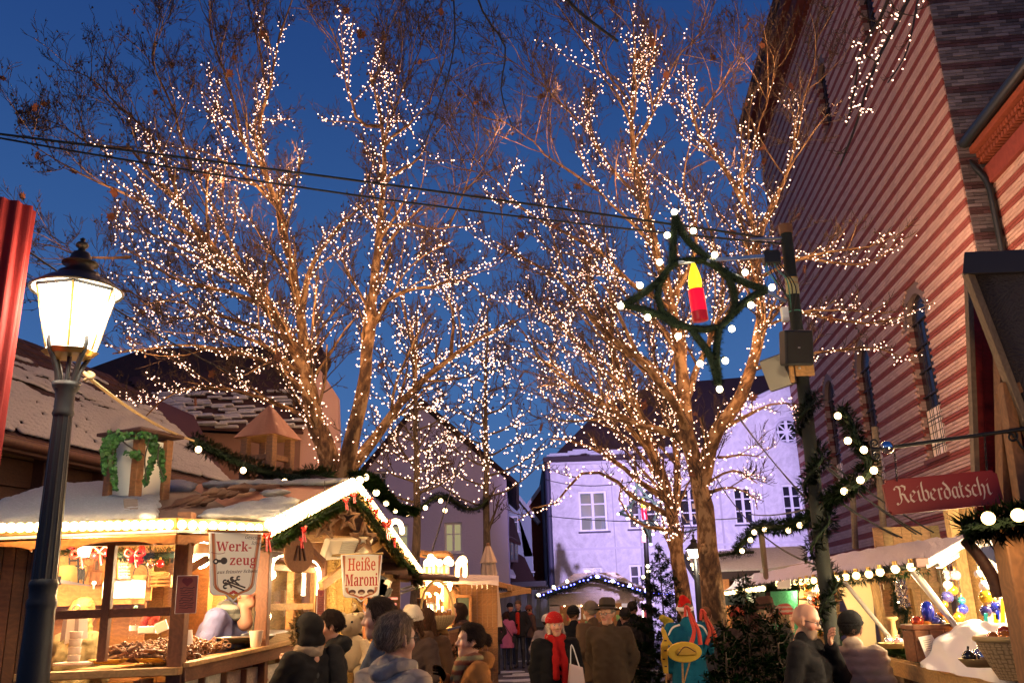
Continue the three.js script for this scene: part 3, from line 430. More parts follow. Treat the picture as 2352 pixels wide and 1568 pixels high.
const quadS=(a,b,c,d,n,f,th)=>{for(let i=0;i<n;i++){const s=R(),t=R(),p=a.clone().lerp(b,s).lerp(d.clone().lerp(c,s),t);if(f(s,t)) sn.push(MX(p.add(v(0,th*.4,0)),v(rr(.04,.12),th*rr(.4,1.3),rr(.04,.11))));}};
quadS(e0,e1,T1,T0,5200,(s,t)=>t>.045&&(s<.86-t*.1||t>.8),.04);
quadS(e1,L,Gx,T1,2000,(s,t)=>fbm(s*3.1+2,t*4,7,3)+(t<.34&&s>.45?.3:-.06)+(t>.92?.3:0)>.1&&t>.1&&(s>.3||t>.5),.028);
tag(inst(scene,'stall_roof_snow',ico,M.snow,sn),'lumpy snow lying on the roof of the sweet stall','snow');
mesh(hut,'crumpled_tarp',[0,1,2].map((k)=>tube(curve([P(400-k*20,1182-k*3,6.9),P(450,1158-k*9,7.3),P(500,1142-k*8,7.7),P(560,1128-k*5,8.2),P(700,1112,9)],24),(t)=>.022+.012*Math.sin(t*23+k*2)+.01*Math.sin(t*61),8)),M.walnut);
// eave fascias: bulb board, white strip, scalloped board
const fas=(a,b,n)=>{
const d=b.clone().sub(a),l=Math.hypot(d.x,d.z),mtx=frame(a,d,v(0,1,0)),W=d.length();
mesh(hut,'bulb_board',plate([[0,-.035],[W,-.035],[W,.04],[0,.04]],.03,.004).translate(0,-.01,-.015).applyMatrix4(mtx),M.pine);
mesh(hut,'white_strip',plate([[0,-.062],[W,-.062],[W,-.042],[0,-.042]],.045,.004).translate(0,-.01,-.02).applyMatrix4(mtx),M.white);
const pts=[[0,-.066],[0,-.128]];for(let i=0;i<n;i++){const s=W / n,x=i*s;pts.push([x+s*.1,-.135],...arc(x+s*.14,-.132,s*.04,.014,Math.PI,0,5),...arc(x+s / 2,-.14,s*.32,.045,Math.PI,0,14),...arc(x+s*.86,-.132,s*.04,.014,Math.PI,0,5));} pts.push([W,-.128],[W,-.066]);
mesh(hut,'scalloped_fascia',plate(pts,.025,.003).translate(0,-.02,-.01).applyMatrix4(mtx),woodMat(.5,.2,.055));
};
fas(e0,e1,2);fas(e1,L,1);
// gable: barge boards, boarding, tie beams, braces
const bm=(a,b,w,h,m=M.pineD)=>mesh(hut,'barge_board',beam(a,b,w,h),m);
const dn=v(0,-.07,0);bm(L.clone().add(dn),Gx.clone().add(dn),.04,.2,M.pine);bm(Gx.clone().add(dn),Rr.clone().add(dn),.04,.2,M.pine);
const rim=[P(575,1312,8.4),Fp.clone().setY(2.5)],gi=v(-.32,0,-.1);
for(let i=0;i<9;i++){const t0=i / 9,t1=(i+.97) / 9,lo=(t)=>L.clone().lerp(Rr,t).add(gi),hi=(t)=>(t<.46?L.clone().lerp(Gx,t / .46):Gx.clone().lerp(Rr,(t-.46) / .54)).add(gi).add(v(0,-.06,0));mesh(hut,'gable_board',slab([lo(t0).setY(2.22),lo(t1).setY(2.22),hi(t1),hi(t0)].map((p,k)=>(k<2?p:p)),.03),woodMat(.3,.13,.05));}
mesh(hut,'tie_beam',beam(P(660,1235,8.3),P(850,1240,9.8),.06,.07),M.pine);mesh(hut,'brace',beam(P(672,1225,8.1),P(742,1290,8.4),.05,.05),M.oak);mesh(hut,'brace',beam(P(736,1345,8.9),P(872,1247,9.9),.06,.09),M.pine);
mesh(hut,'lintel',beam(up(C,hd+.05),up(E,hd+.05),.1,.1),M.oak);mesh(hut,'lintel',beam(up(E,hd+.02),up(Fp,hd-.05),.1,.14),M.oak);mesh(hut,'brace',beam(P(425,1312,6.8),P(475,1282,7.0),.04,.05),M.oak);
// back and far side close the hut
mesh(hut,'end_wall',slab([up(Fp,0),v(-2.0,0,-9.5),v(-2.0,2.6,-9.5),up(Fp,2.5)],.04),M.oldWood);
mesh(hut,'bark_slab',[0,1,2].map((k)=>{const p=P(752+k*19,1400,9.5+k*.1);return tube(curve([p.clone().setY(0),p.clone().setY(1.2).add(v(.02,0,0)),p.clone().setY(2.3)],8),(t)=>.085-.012*Math.sin(t*9+k),9);}),mat(.5,.3,.08,.85,{map:T.mottle,bumpMap:rep(T.rough,2),bumpScale:.03}));

// ---- bulbs along the eaves and the gable ----
const eb=thing('eaves_bulb_string','dense string of glaring round bulbs along the front eaves of the sweet stall','string lights');
const row=(t,a,b,n,o,r=.032,m=M.bulbHot)=>{for(let i=0;i<n;i++){const p=a.clone().lerp(b,(i+.5) / n).add(o);bulb(t,p,r,m);mesh(t,'socket',lathe([[0,-.02],[.018,-.02],[.016,.02],[0,.02]],8).rotateX(Math.PI / 2).translate(p.x,p.y,p.z-.035),M.socket);}};
row(eb,P(0,1206,5.98),e1.clone().add(v(0,.0,.03)),20,v(0,-.02,.03));row(eb,e1,L,9,v(.02,-.02,.05));
for(let i=0;i<5;i++) lampAt(P(40,1206,5.75).lerp(L.clone().add(v(.12,0,.2)),i / 4).add(v(0,.05,.06)),.32,[1,.68,.32]);
const gb=thing('gable_bulb_string','blazing double string of bulbs up and down the gable edge of the sweet stall','string lights');
row(gb,L,Gx,26,v(.05,.0,.06),.034);row(gb,Gx,Rr,34,v(.06,0,.04),.034);row(gb,L,Gx,26,v(.06,-.075,.06),.03);
for(const t of[.15,.5,.85]){lampAt(L.clone().lerp(Gx,t).add(v(.22,-.03,.2)),.8,[1,.68,.33]);lampAt(Gx.clone().lerp(Rr,t).add(v(.25,-.03,.2)),.7,[1,.68,.33]);}
mesh(gb,'feed_wire',tube([L.clone().add(v(.03,.02,.03)),Gx.clone().add(v(.03,.02,.03)),Rr.clone().add(v(.03,.02,.03))],.006,5),M.wire);
// garland under the gable with red bows
const off=v(.07,-.15,.06),gl=garland('fir garland with red bows hung under the lit gable edge',[L.clone().add(off),L.clone().lerp(Gx,.33).add(off),L.clone().lerp(Gx,.66).add(off),Gx.clone().add(v(.07,-.19,.06)),Gx.clone().lerp(Rr,.33).add(off),Gx.clone().lerp(Rr,.66).add(off),Rr.clone().add(v(.05,-.12,0))],.07,1000,{mat:M.needleLit,len:.07});
const bow=(p,s,lb,k)=>{const t=thing('red_bow',lb,'bow',null,'red bows on the gable garland');for(const q of[-1,1]){mesh(t,'loop',tube(curve([v(0,0,0),v(.04*q,.03,.05*q),v(.05*q,0,.09*q),v(.02,-.02,.05*q),v(0,0,0)].map((e)=>e.multiplyScalar(s).add(p)),10),.012*s,5),M.ribbon);mesh(t,'tail',slab([v(0,0,0),v(0,0,.03*q),v(.02,-.13,.07*q),v(.02,-.14,.03*q)].map((e)=>e.multiplyScalar(s).add(p)),.006),M.ribbon);} mesh(t,'knot',sph(.018*s,8,6).translate(p.x,p.y,p.z),M.ribbon);};
const bows=[[588,1232,7.0,1.3,'glossy red bow at the lower left corner of the lit gable'],[672,1218,7.6,1.1,'red bow on the left slope of the gable garland, above the round plaque'],[668,1240,7.7,.8,'small red bow just above the round wooden plaque'],[772,1150,8.4,1,'red bow near the top of the gable garland, left of the peak'],[790,1138,8.5,.9,'red bow right beside the gable peak'],[828,1150,8.9,1,'red bow just right of the gable peak'],[843,1175,9.2,.9,'small red bow on the right slope above the largest red ribbon'],[867,1206,9.4,1.7,'largest red ribbon halfway down the right gable slope'],[885,1240,9.8,.9,'lowest small red bow on the right gable slope']];
for(const[a,b,d,s,l]of bows) bow(P(a,b,d).add(v(.1,0,.05)),s*.68,l);
// straw stars, heater, plaque under the gable
const star=(p,r,lb)=>{const t=thing('straw_star',lb,'star',null,'straw stars under the gable'),o=[];for(let i=0;i<10;i++){const a=Math.PI / 2+i*Math.PI / 5,q=i%2?r*.42:r;o.push([Math.cos(a)*q,Math.sin(a)*q]);} const h=o.map(([a,b])=>[a*.52,b*.52]).reverse();const g=plate(o,.03,.008,[h]).rotateY(.75).translate(p.x,p.y,p.z);mesh(t,'star_frame',g,M.strawD);const tw=[];for(let i=0;i<60;i++){const k=R()*10,i0=Math.floor(k),a=o[i0],b=o[(i0+1)%10],q=lerp(.55,1,R()),x=lerp(a[0],b[0],k%1)*q,y=lerp(a[1],b[1],k%1)*q;tw.push(tube([v(x,y,-.01),v(x+rr(-.03,.03),y+rr(-.03,.03),.05)],.004,3));} mesh(t,'straw',tw.map((g)=>g.rotateY(.75).translate(p.x,p.y,p.z)),M.strawD).userData.kind='stuff';mesh(t,'cord',tube([p.clone().add(v(0,r,0)),p.clone().add(v(0,r+.25,0))],.003,4),M.wire);};
star(P(733,1206,8.3).add(v(.05,0,.05)),.15,'brown straw star hanging left under the gable peak');star(P(787,1190,8.7).add(v(.05,0,.05)),.15,'brown straw star hanging directly under the gable peak');star(P(823,1238,9.1).add(v(.05,0,.05)),.17,'shaggy straw star hanging in front of the radiant heater');
{const t=thing('radiant_heater','cream radiant heater panel tilted under the gable','heater'),m=frame(P(742,1268,8.5),P(842,1262,9.3).sub(P(742,1268,8.5)),v(.35,1,.3).normalize()),w=P(742,1268,8.5).distanceTo(P(842,1262,9.3));mesh(t,'housing',rbox(w,.2,.07,.015,w / 2,.03,0).applyMatrix4(m),mat(.75,.62,.4,.5));mesh(t,'grille',[...Array(9)].map((_,i)=>box(w*.6,.006,.01,w*.58,-.045+i*.018,.04).applyMatrix4(m)),mat(.45,.4,.3,.4));mesh(t,'emitter',box(w*.62,.17,.004,w*.58,.03,.0365).applyMatrix4(m),mat(.62,.58,.46,.5));}
{const p=P(682,1272,8.15).add(v(.02,0,.02)),t=thing('round_plaque','round wooden plaque with carved tools beside the gable corner','plaque');mesh(t,'disc',new THREE.CylinderGeometry(.155,.155,.03,32).rotateX(Math.PI / 2).rotateY(.9).translate(p.x,p.y,p.z),woodMat(.3,.13,.05));mesh(t,'rim',new THREE.TorusGeometry(.155,.012,6,32).rotateY(.9).translate(p.x,p.y,p.z),M.pineD);mesh(t,'carving',[-.06,0,.06].map((k)=>tube([v(k,-.06,.02),v(k*.4,.07,.02)],.012,6).rotateY(.9).translate(p.x,p.y,p.z)),M.walnut);}

// ---- signs ----
function shieldSign(nm,label,o,xd,W,H,draw){
const t=thing(nm,label,'sign'),pts=[[-W / 2,H / 2],[-W*.43,-H*.28],...arc(-W*.33,-H*.3,W*.1,H*.1,Math.PI,Math.PI*1.5,4),...arc(-W*.17,-H*.5,W*.1,H*.06,Math.PI*.6,0,3).map(([a,b])=>[a,b+H*.04]),[0,-H*.5],...arc(W*.17,-H*.5,W*.1,H*.06,Math.PI,Math.PI*.4,3).map(([a,b])=>[a,b+H*.04]),...arc(W*.33,-H*.3,W*.1,H*.1,Math.PI*1.5,Math.PI*2,4),[W*.43,-H*.28],[W / 2,H / 2]];
const m=frame(o,xd,v(0,1,0)),b=plate(pts,.016,.004);b.translate(0,0,-.016).applyMatrix4(m);mesh(t,'board',b,M.paper);
const f=new THREE.ShapeGeometry(new THREE.Shape(pts.map(([a,c])=>new THREE.Vector2(a*.97,c*.97)))),u=f.attributes.uv,p=f.attributes.position;for(let i=0;i<u.count;i++) u.setXY(i,p.getX(i) / W+.5,p.getY(i) / H+.5);
mesh(t,'print',f.translate(0,0,.0045).applyMatrix4(m),mat(1,1,1,.6,{map:canvasTex(512,640,draw)}));return t;
}
const border=(g,w,h)=>{g.fillStyle='#e9dcc3';g.fillRect(0,0,w,h);for(const[k,c,l]of[[.05,'#6e3a24',5],[.085,'#b4622f',22],[.125,'#7a4a30',4]]){g.strokeStyle=c;g.lineWidth=l;g.beginPath();g.moveTo(w*k*.7,0);g.lineTo(w*(k+.07),h*.74);g.quadraticCurveTo(w*(k+.1),h*.83,w*.28,h*(.87-k*.3));g.quadraticCurveTo(w*.4,h*(.9-k*.3),w / 2,h*(1.0-k*.7));g.quadraticCurveTo(w*.6,h*(.9-k*.3),w*.72,h*(.87-k*.3));g.quadraticCurveTo(w*(.9-k),h*.83,w*(.93-k),h*.74);g.lineTo(w*(1-k*.7),0);g.stroke();}};
const xdir=E.clone().sub(C).setY(0).normalize();
{const a=P(476,1302,6.45),b=P(598,1302,6.72),o=a.clone().lerp(b,.5);
const sgn=shieldSign('tool_sign','white shield shaped sign advertising chocolate tools above the serving hatch',o,b.clone().sub(a),a.distanceTo(b),a.distanceTo(b)*1.2,(g,w,h)=>{
border(g,w,h);g.fillStyle='#3b2a22';g.save();g.font='italic 46px sans-serif';g.rotate(.06);g.fillText('Geschenk',w*.66,h*.05);g.fillText('Idee',w*.8,h*.13);g.restore();
g.textAlign='left';g.fillStyle='#b3271c';g.font='bold 124px serif';g.save();g.scale(.9,1);g.fillText('Werk-',w*.14,h*.27);g.fillText('zeug',w*.44,h*.47);g.restore();g.lineWidth=5;g.strokeStyle='#7d1711';g.beginPath();g.moveTo(w*.05,h*.29);g.quadraticCurveTo(w*.2,h*.33,w*.3,h*.29);g.stroke();
g.fillStyle='#2a1a14';g.beginPath();g.arc(w*.14,h*.42,26,0,7);g.arc(w*.29,h*.41,32,0,7);g.fill();g.fillStyle='#e9dcc3';g.beginPath();g.arc(w*.14,h*.42,11,0,7);g.fill();g.fillStyle='#2a1a14';g.fillRect(w*.17,h*.395,50,26);
g.font='italic bold 40px serif';g.fillStyle='#4a2c20';g.save();g.rotate(-.03);g.fillText('aus feinster Schokolade',w*.15,h*.6);g.restore();
g.lineWidth=15;g.strokeStyle='#2b1710';for(const[x0,y0,x1,y1]of[[.33,.72,.7,.84],[.36,.7,.72,.8],[.34,.76,.56,.68],[.44,.66,.6,.76],[.38,.68,.46,.8]]){g.beginPath();g.moveTo(w*x0,h*y0);g.lineTo(w*x1,h*y1);g.stroke();} for(const[x,y]of[[.33,.71],[.58,.66],[.34,.78],[.46,.67]]){g.beginPath();g.arc(w*x,h*y,15,.6,5.6);g.stroke();}
g.fillStyle='#b3271c';for(const[x,y]of[[.46,.87],[.54,.87],[.5,.85]]){g.beginPath();g.ellipse(w*x,h*y,20,11,0,0,7);g.fill();} g.fillStyle='#c98a1e';for(const[x,y]of[[.44,.91],[.56,.91],[.5,.93]]){g.beginPath();g.ellipse(w*x,h*y,22,12,.4,0,7);g.fill();}
});const q=o;mesh(sgn,'hanger',[beam(a.clone().add(v(-.02,a.distanceTo(b)*.6+.01,0)),b.clone().add(v(.05,a.distanceTo(b)*.6+.01,0)),.02,.02)],M.pineD);}
{const a=P(783,1342,8.6),b=P(876,1340,8.75),o=a.clone().lerp(b,.5);o.y=(P(830,1274,8.7).y+P(830,1382,8.7).y) / 2;const w0=a.distanceTo(b);
const sgn=shieldSign('chestnut_sign','cream shield shaped sign with red lettering for hot chestnuts under the gable',o,b.clone().sub(a),w0*1.03,w0*1.12,(g,w,h)=>{
border(g,w,h);g.fillStyle='#ead9b6';g.fillRect(w*.1,h*.03,w*.8,h*.66);const gr=g.createLinearGradient(0,h*.1,0,h*.7);gr.addColorStop(0,'#cf5a2a');gr.addColorStop(.6,'#b4241c');gr.addColorStop(1,'#c64a22');g.fillStyle=gr;g.textAlign='center';g.save();g.scale(.62,1.25);g.font='bold 186px serif';g.fillText('Heiße',w*.806,h*.27);g.font='bold 176px serif';g.fillText('Maroni',w*.806,h*.53);g.restore();
for(const x of[.28,.5,.72]){g.fillStyle='#5a2d18';g.beginPath();g.ellipse(w*x,h*.79,44,34,0,0,7);g.fill();g.fillStyle='#caa27c';g.beginPath();g.ellipse(w*x,h*.815,30,13,0,0,7);g.fill();g.strokeStyle='#30160b';g.lineWidth=6;g.beginPath();g.arc(w*x,h*.785,22,3.4,6);g.stroke();} g.fillStyle='#b3271c';g.beginPath();g.ellipse(w*.5,h*.9,24,12,0,0,7);g.fill();g.fillStyle='#c98a1e';g.beginPath();g.ellipse(w*.5,h*.935,26,12,0,0,7);g.fill();
});const top=P(830,1273,8.7);mesh(sgn,'hanging_rod',tube([P(752,1276,8.6),P(880,1271,8.75)],.012,6),M.brass);mesh(sgn,'hook',tube(curve([P(836,1386,8.7),P(842,1395,8.7),P(838,1408,8.7),P(833,1400,8.7)],10),.006,5),M.steel);}
// small price boards
const priceTex=canvasTex(128,256,(g,w,h)=>{g.fillStyle='#7a3a2e';g.fillRect(0,0,w,h);g.fillStyle='#5c0f16';g.beginPath();g.arc(w / 2-14,34,20,0,7);g.arc(w / 2+14,34,20,0,7);g.fill();g.beginPath();g.moveTo(w / 2-34,40);g.lineTo(w / 2+34,40);g.lineTo(w / 2,74);g.fill();g.strokeStyle='#3a1713';g.lineWidth=5;for(let y=84;y<236;y+=17){g.beginPath();let x=18+(y*7%13);g.moveTo(x,y);while(x<w-22){x+=7;g.lineTo(x,y+((x*13+y)%9)-4);} g.stroke();}});
for(const[a,b,d,lb]of[[[408,1322],[448,1408],6.45,'narrow brown price board fixed on the corner post of the sweet stall'],[[728,1352],[744,1412],9.05,'narrow brown price board beside the arched side window']]){const p0=P(a[0],a[1],d),p1=P(b[0],b[1],d),t=thing('price_board',lb,'price board'),W=Math.abs(p1.x-p0.x),H=p0.y-p1.y,m=frame(v((p0.x+p1.x) / 2,(p0.y+p1.y) / 2,p0.z),v(1,0,-.35),v(0,1,0));mesh(t,'board',rbox(W,H,.02,.004).applyMatrix4(m),M.paper);const f=new THREE.PlaneGeometry(W-.006,H-.006).translate(0,0,.0105).applyMatrix4(m);mesh(t,'print',f,mat(1,1,1,.6,{map:priceTex}));}

// ---- turret with ivy, lantern turret, rooflet ----
{const c=G(287,7.5),t=thing('roof_turret','square white panelled turret with brown corner posts on the snowy stall roof','turret'),y0=hAt(c,1168),y1=hAt(c,1010),w=.15;const q=new THREE.Matrix4().makeRotationY(-.42).setPosition(c.x,0,c.z),put=(g)=>g.applyMatrix4(q);
for(const sx of[-1,1]) for(const sz of[-1,1]) mesh(t,'corner_post',put(rbox(.075,y1-y0+.12,.075,.008,sx*w,(y0+y1) / 2-.06,sz*w)),M.pineD);
for(const s of[-1,1]){mesh(t,'panel',put(box(w*2-.08,y1-y0-.05,.02,0,(y0+y1) / 2,s*(w-.01))),mat(.75,.72,.6,.6));mesh(t,'panel',put(box(.02,y1-y0-.05,w*2-.08,s*(w-.01),(y0+y1) / 2,0)),mat(.75,.72,.6,.6));}
mesh(t,'cap',[put(rbox(w*2+.2,.03,w*2+.2,.01,0,y1+.03,0)),put(lathe([[.3,0],[.05,.06],[0,.06]],4).rotateY(Math.PI / 4).translate(0,y1+.05,0))],M.walnut);
const iv=thing('ivy','green ivy trailing in three tails over the white turret','plant');const leaf=plate([[0,-.02],[.018,-.012],[.02,.004],[.007,.008],[0,.026],[-.007,.008],[-.02,.004],[-.018,-.012]],.0015),ms=[],cl=[];R=rng(61);
const trail=(x0,y,x1,yb,n,sp)=>{for(let i=0;i<n;i++){const k=Math.pow(R(),.8),a=290,p=P(lerp(x0,x1,k)+rr(-sp,sp)*(1-k*.6),lerp(y,yb,k)+rr(-7,7),7.22-rr(0,.12)+(x0>320?.08:0));ms.push(MX(p,rr(.5,1),new THREE.Quaternion().setFromEuler(new THREE.Euler(rr(-.9,.5),rr(-.8,.8),rr(-3,3)))));const g=rr(.5,1.5);cl.push(new THREE.Color(g,g*rr(.85,1.1),g*.8));}};
trail(268,995,240,1040,420,24);trail(242,1010,238,1085,160,8);trail(255,1040,264,1118,200,9);trail(300,1040,320,1050,50,20);trail(345,1000,358,1050,300,14);trail(352,1050,332,1110,160,8);trail(365,1030,376,1105,110,8);trail(290,1000,340,1000,60,20);
const lm=inst(iv,'leaves',leaf,mat(.035,.12,.022,.55),ms,cl);for(let i=0;i<60;i++){const b=mesh(iv,'leaf',leaf,M_leaf(i%3));b.applyMatrix4(ms[i*20].clone().premultiply(new THREE.Matrix4().makeTranslation(.004,0,.02)));b.scale.multiplyScalar(1.25);}
mesh(iv,'vine',[[268,995,262,1110],[345,1000,335,1105],[365,1020,375,1100],[270,1000,330,1045]].map(([a,b,c2,d])=>tube(curve([P(a,b,7.2),P((a+c2) / 2-8,(b+d) / 2,7.12),P(c2,d,7.16)],8),.006,5)),M.barkDark);}
{const c=G(597,9.6),t=thing('lantern_turret','open timber lantern turret with a copper pyramid roof behind the stall roof','turret'),y0=hAt(c,1115),y1=hAt(c,1008),yp=hAt(c,928),w=.165,q=new THREE.Matrix4().makeRotationY(-.35).setPosition(c.x,0,c.z),put=(g)=>g.applyMatrix4(q);
for(const sx of[-1,1]) for(const sz of[-1,1]) mesh(t,'post',put(rbox(.085,y1-y0,.085,.01,sx*w,(y0+y1) / 2,sz*w)),M.pineD);
mesh(t,'copper_roof',put(norm2(new THREE.ConeGeometry(.37,yp-y1,4,6)).rotateY(Math.PI / 4).translate(0,(y1+yp) / 2,0)),M.copper);mesh(t,'soffit',put(box(.46,.03,.46,0,y1+.012,0)),M.pine);mesh(t,'rail',[put(rbox(w*2,.06,.05,.01,0,y0+.28,w)),put(rbox(.05,.06,w*2,.01,w,y0+.28,0))],M.pineD);mesh(t,'bell',[put(lathe([[0,.16],[.03,.15],[.045,.06],[.08,0],[.075,0]],16).translate(0,y1-.3,0)),put(tube([v(0,y1,0),v(0,y1-.15,0)],.008,5))],M.brass);}
mesh(hut,'roof_hatch',[slab([P(493 / 1.7415,1160,6.9),P(550 / 1.7415,1160,6.9),P(552 / 1.7415,1186,6.45),P(497 / 1.7415,1188,6.45)],.05)],M.greyWood);
}
function M_leaf(k){return(M_leaf.m||=[mat(.035,.11,.02,.5),mat(.055,.16,.03,.5),mat(.025,.08,.018,.5)])[k];}
// ---------- plane trees hung with fairy lights ----------
// limbs: polylines of [px, py, depth offset] with radii in metres; lit: fraction of the limb that carries bulbs
function planeTree(name,label,lightLabel,d0,seed,barkM,limbs,o={}){
R=rng(seed);
const t=thing(name,label,'tree'),wood=[],twigs=[[],[]],bulbs=[],pods=[],leaves=[],lim=v();
const wires=[],woodPts=[],K=d0 / 14,root=limbs[0].p;const sp=(o.spacing||.105)*K;
const put=(p,dir,r)=>{const a=v(rr(-1,1),rr(-1,1),rr(-1,1)).cross(dir).normalize();const q=p.clone().addScaledVector(a,r+rr(.005,.085)*K),z=bulbs[bulbs.length-1];if(z&&z.distanceToSquared(q)<.12*K*K) wires.push(tube([z,q],.0022*K,3,false));bulbs.push(q);};
const walk=(a,dir,len,r,lvl,lit)=>{
const n=lvl>2?3:5,pts=[a.clone()],d=dir.clone(),st=len / n,bend=v(rr(-1,1),rr(-.3,1),rr(-1,1)).multiplyScalar(.16);
for(let i=0;i<n;i++){d.add(bend).add(v(rr(-1,1),rr(-.6,1.1),rr(-1,1)).multiplyScalar(lvl>1?.24:.15)).normalize();if(d.y<-.55) d.y=-.4;pts.push(pts[i].clone().addScaledVector(d,st));}
const r1=r*(lvl>2?.6:.45);(lvl<2?wood:twigs[lvl>2?1:0]).push(tube(pts,[r,r1],lvl<2?5:3,false));
if(lit>0){const L=len*lit;for(let s=0;s<L;s+=sp*rr(.7,1.3)){const f=s / len*n,i=Math.min(n-1,Math.floor(f));put(pts[i].clone().lerp(pts[i+1],f-i),d,lerp(r,r1,s / len));}}
if(lvl<4){const kids=[0,7.5,4.6,3.3][lvl]*(o.dense||1),m=Math.round(kids*rr(.7,1.2));for(let k=0;k<m;k++){const f=lerp(lvl>2?.1:.25,1,(k+R()) / m)*n,i=Math.min(n-1,Math.floor(f)),p=pts[i].clone().lerp(pts[i+1],f-i),q=pts[i+1].clone().sub(pts[i]).normalize(),side=v(rr(-1,1),rr(-1,1),rr(-1,1)*(o.flat||.7)).cross(q).normalize(),an=rr(.45,1);const nd=q.multiplyScalar(Math.cos(an)).addScaledVector(side,Math.sin(an)).add(v(0,lvl<3?.18:.06,0)).normalize();const nl=len*(lvl===1?rr(.4,.75):rr(.35,.65))*(1-.35*f / n);if(nl>.09*K) walk(p,nd,nl,Math.max(.0052*K,lerp(r,r1,f / n)*.55),lvl+1,lit&&lvl<2&&R()<.6?Math.max(0,lit-.25):0);}}
if(lvl>=3){const e=pts[n];if(R()<(o.pods||.05)){const q=e.clone().add(v(rr(-.03,.03),-rr(.03,.1),rr(-.03,.03)));pods.push(MX(q,rr(.013,.02)*K));twigs[1].push(tube([e,q],.0022*K,3,false));} if(R()<(o.leaf||.006)) leaves.push(MX(e.clone().add(v(0,-.05,0)),rr(.6,1.3)*K,new THREE.Quaternion().setFromEuler(new THREE.Euler(rr(-3,3),rr(-3,3),rr(-3,3)))));}
};
for(const L of limbs){
const pts=L.p.map(([x,y,z=0])=>P(x,y,d0+z)),len=pts.reduce((s,p,i)=>i?s+p.distanceTo(pts[i-1]):0,0),c=new THREE.CatmullRomCurve3(pts,false,'centripetal'),n=Math.max(6,Math.round(len / (.3*K))),cp=c.getSpacedPoints(n);
cp.forEach((p,i)=>{if(i&&i<n){const q=.035*K*(L.thin?.6:1);p.x+=N3(p.x*2.2,p.y*2.2,3)*q;p.y+=N3(p.x*2.2,p.y*2.2,7)*q;p.z+=N3(p.x*2,p.y*2,11)*q*2;}});
woodPts.push(...cp);
const ra=L.r[0],rb=L.r[1],rad=(k)=>lerp(ra,rb,Math.pow(k,.68))*(1+.09*N3(k*len*2.3,seed,1))+(L.flare?L.flare*Math.exp(-k*14):0);
wood.push(tube(cp,rad,ra>.1?14:ra>.05?9:6));if(ra>.06) for(let k=0;k<3;k++){const i=1+Math.floor(R()*(n-2)),q=rad(i / n);wood.push(sph(q*.55,8,6).scale(1,1.3,1).translate(cp[i].x+rr(-.5,.5)*q,cp[i].y,cp[i].z+q*.55));}
const lt=L.lit??.85,l0=L.l0||0;if(lt>0){const wind=(L.wind||1)*(.72+ra*7);for(let s=len*l0;s<len*lt;s+=sp / wind*rr(.7,1.3)*.8){const k=s / len,p=c.getPointAt(Math.min(1,k));put(p,c.getTangentAt(Math.min(1,k)),rad(k));}}
const kids=Math.round(len / K*(L.kids??3));for(let i=0;i<kids;i++){const k=lerp(L.k0??.22,1,(i+R()) / kids),p=c.getPointAt(Math.min(1,k)),q=c.getTangentAt(Math.min(1,k)),side=v(rr(-1,1),rr(-1,1),rr(-1,1)*.7).cross(q).normalize(),an=rr(.5,1.05);const nd=q.clone().multiplyScalar(Math.cos(an)).addScaledVector(side,Math.sin(an)).add(v(0,.22,0)).normalize();walk(p,nd,(L.cl||1.6)*K*rr(.6,1.25)*(1-.45*k),Math.max(.009*K,Math.min(.03*K,rad(k)*.5)),1,lt>0&&R()<(o.litKids||.85)&&k<lt+.1?rr(.5,.95)*(L.lk??1):0);}
}
mesh(t,'trunk',wood,barkM);const tw=mesh(t,'crown',[...twigs[0],...twigs[1]],M.twig);
if(pods.length) inst(t,'seed_balls',norm2(new THREE.IcosahedronGeometry(1,1)),M.pod,pods);
if(leaves.length) inst(t,'dry_leaves',plate([[0,-.06],[.03,-.05],[.05,-.01],[.09,.0],[.05,.03],[.05,.07],[.015,.05],[0,.1],[-.02,.05],[-.06,.06],[-.045,.02],[-.08,-.01],[-.04,-.02],[-.03,-.05]],.002),M.dryLeaf,leaves);
const s=thing('fairy_lights',lightLabel,'fairy lights'),rad=(o.br||.0108)*K,keep=bulbs.filter((p)=>p.y>.3),near=keep.filter((_,i)=>i%Math.ceil(keep.length / (o.single||60))===0),rest=keep.filter((_,i)=>i%Math.ceil(keep.length / (o.single||60))!==0);
for(const p of near){const b=mesh(s,'bulb',bulbGeoS,M.bulbFairy,p);b.scale.setScalar(rad);}
if(wires.length) mesh(s,'cable',wires,M.wire).userData.kind='stuff';
inst(s,'bulbs',bulbGeoS,M.bulbFairy,rest.map((p)=>MX(p,rad*rr(.8,1.15))));
// the crown's own light: lamps in the gaps between the limbs
{const lo=v(1e9,1e9,1e9),hi=v(-1e9,-1e9,-1e9);keep.forEach((p)=>{lo.min(p);hi.max(p);});const nl=o.lamps||6;for(let i=0;i<nl;i++){let best=null,bd=-1;for(let k=0;k<24;k++){const p=keep[Math.floor((i+R()) / nl*keep.length)].clone().add(v(rr(-1,1),rr(-.6,.9),rr(-.3,1)).multiplyScalar(.8*K));let m=9;for(const q of woodPts) m=Math.min(m,q.distanceToSquared(p));if(m>bd){bd=m;best=p;}} lampAt(best,o.power||2.2,[1,.5,.22],3);}}
o.count&&console.log(name,'bulbs',keep.length,'wood',wood.length,'twigs',twigs[0].length,twigs[1].length);
}
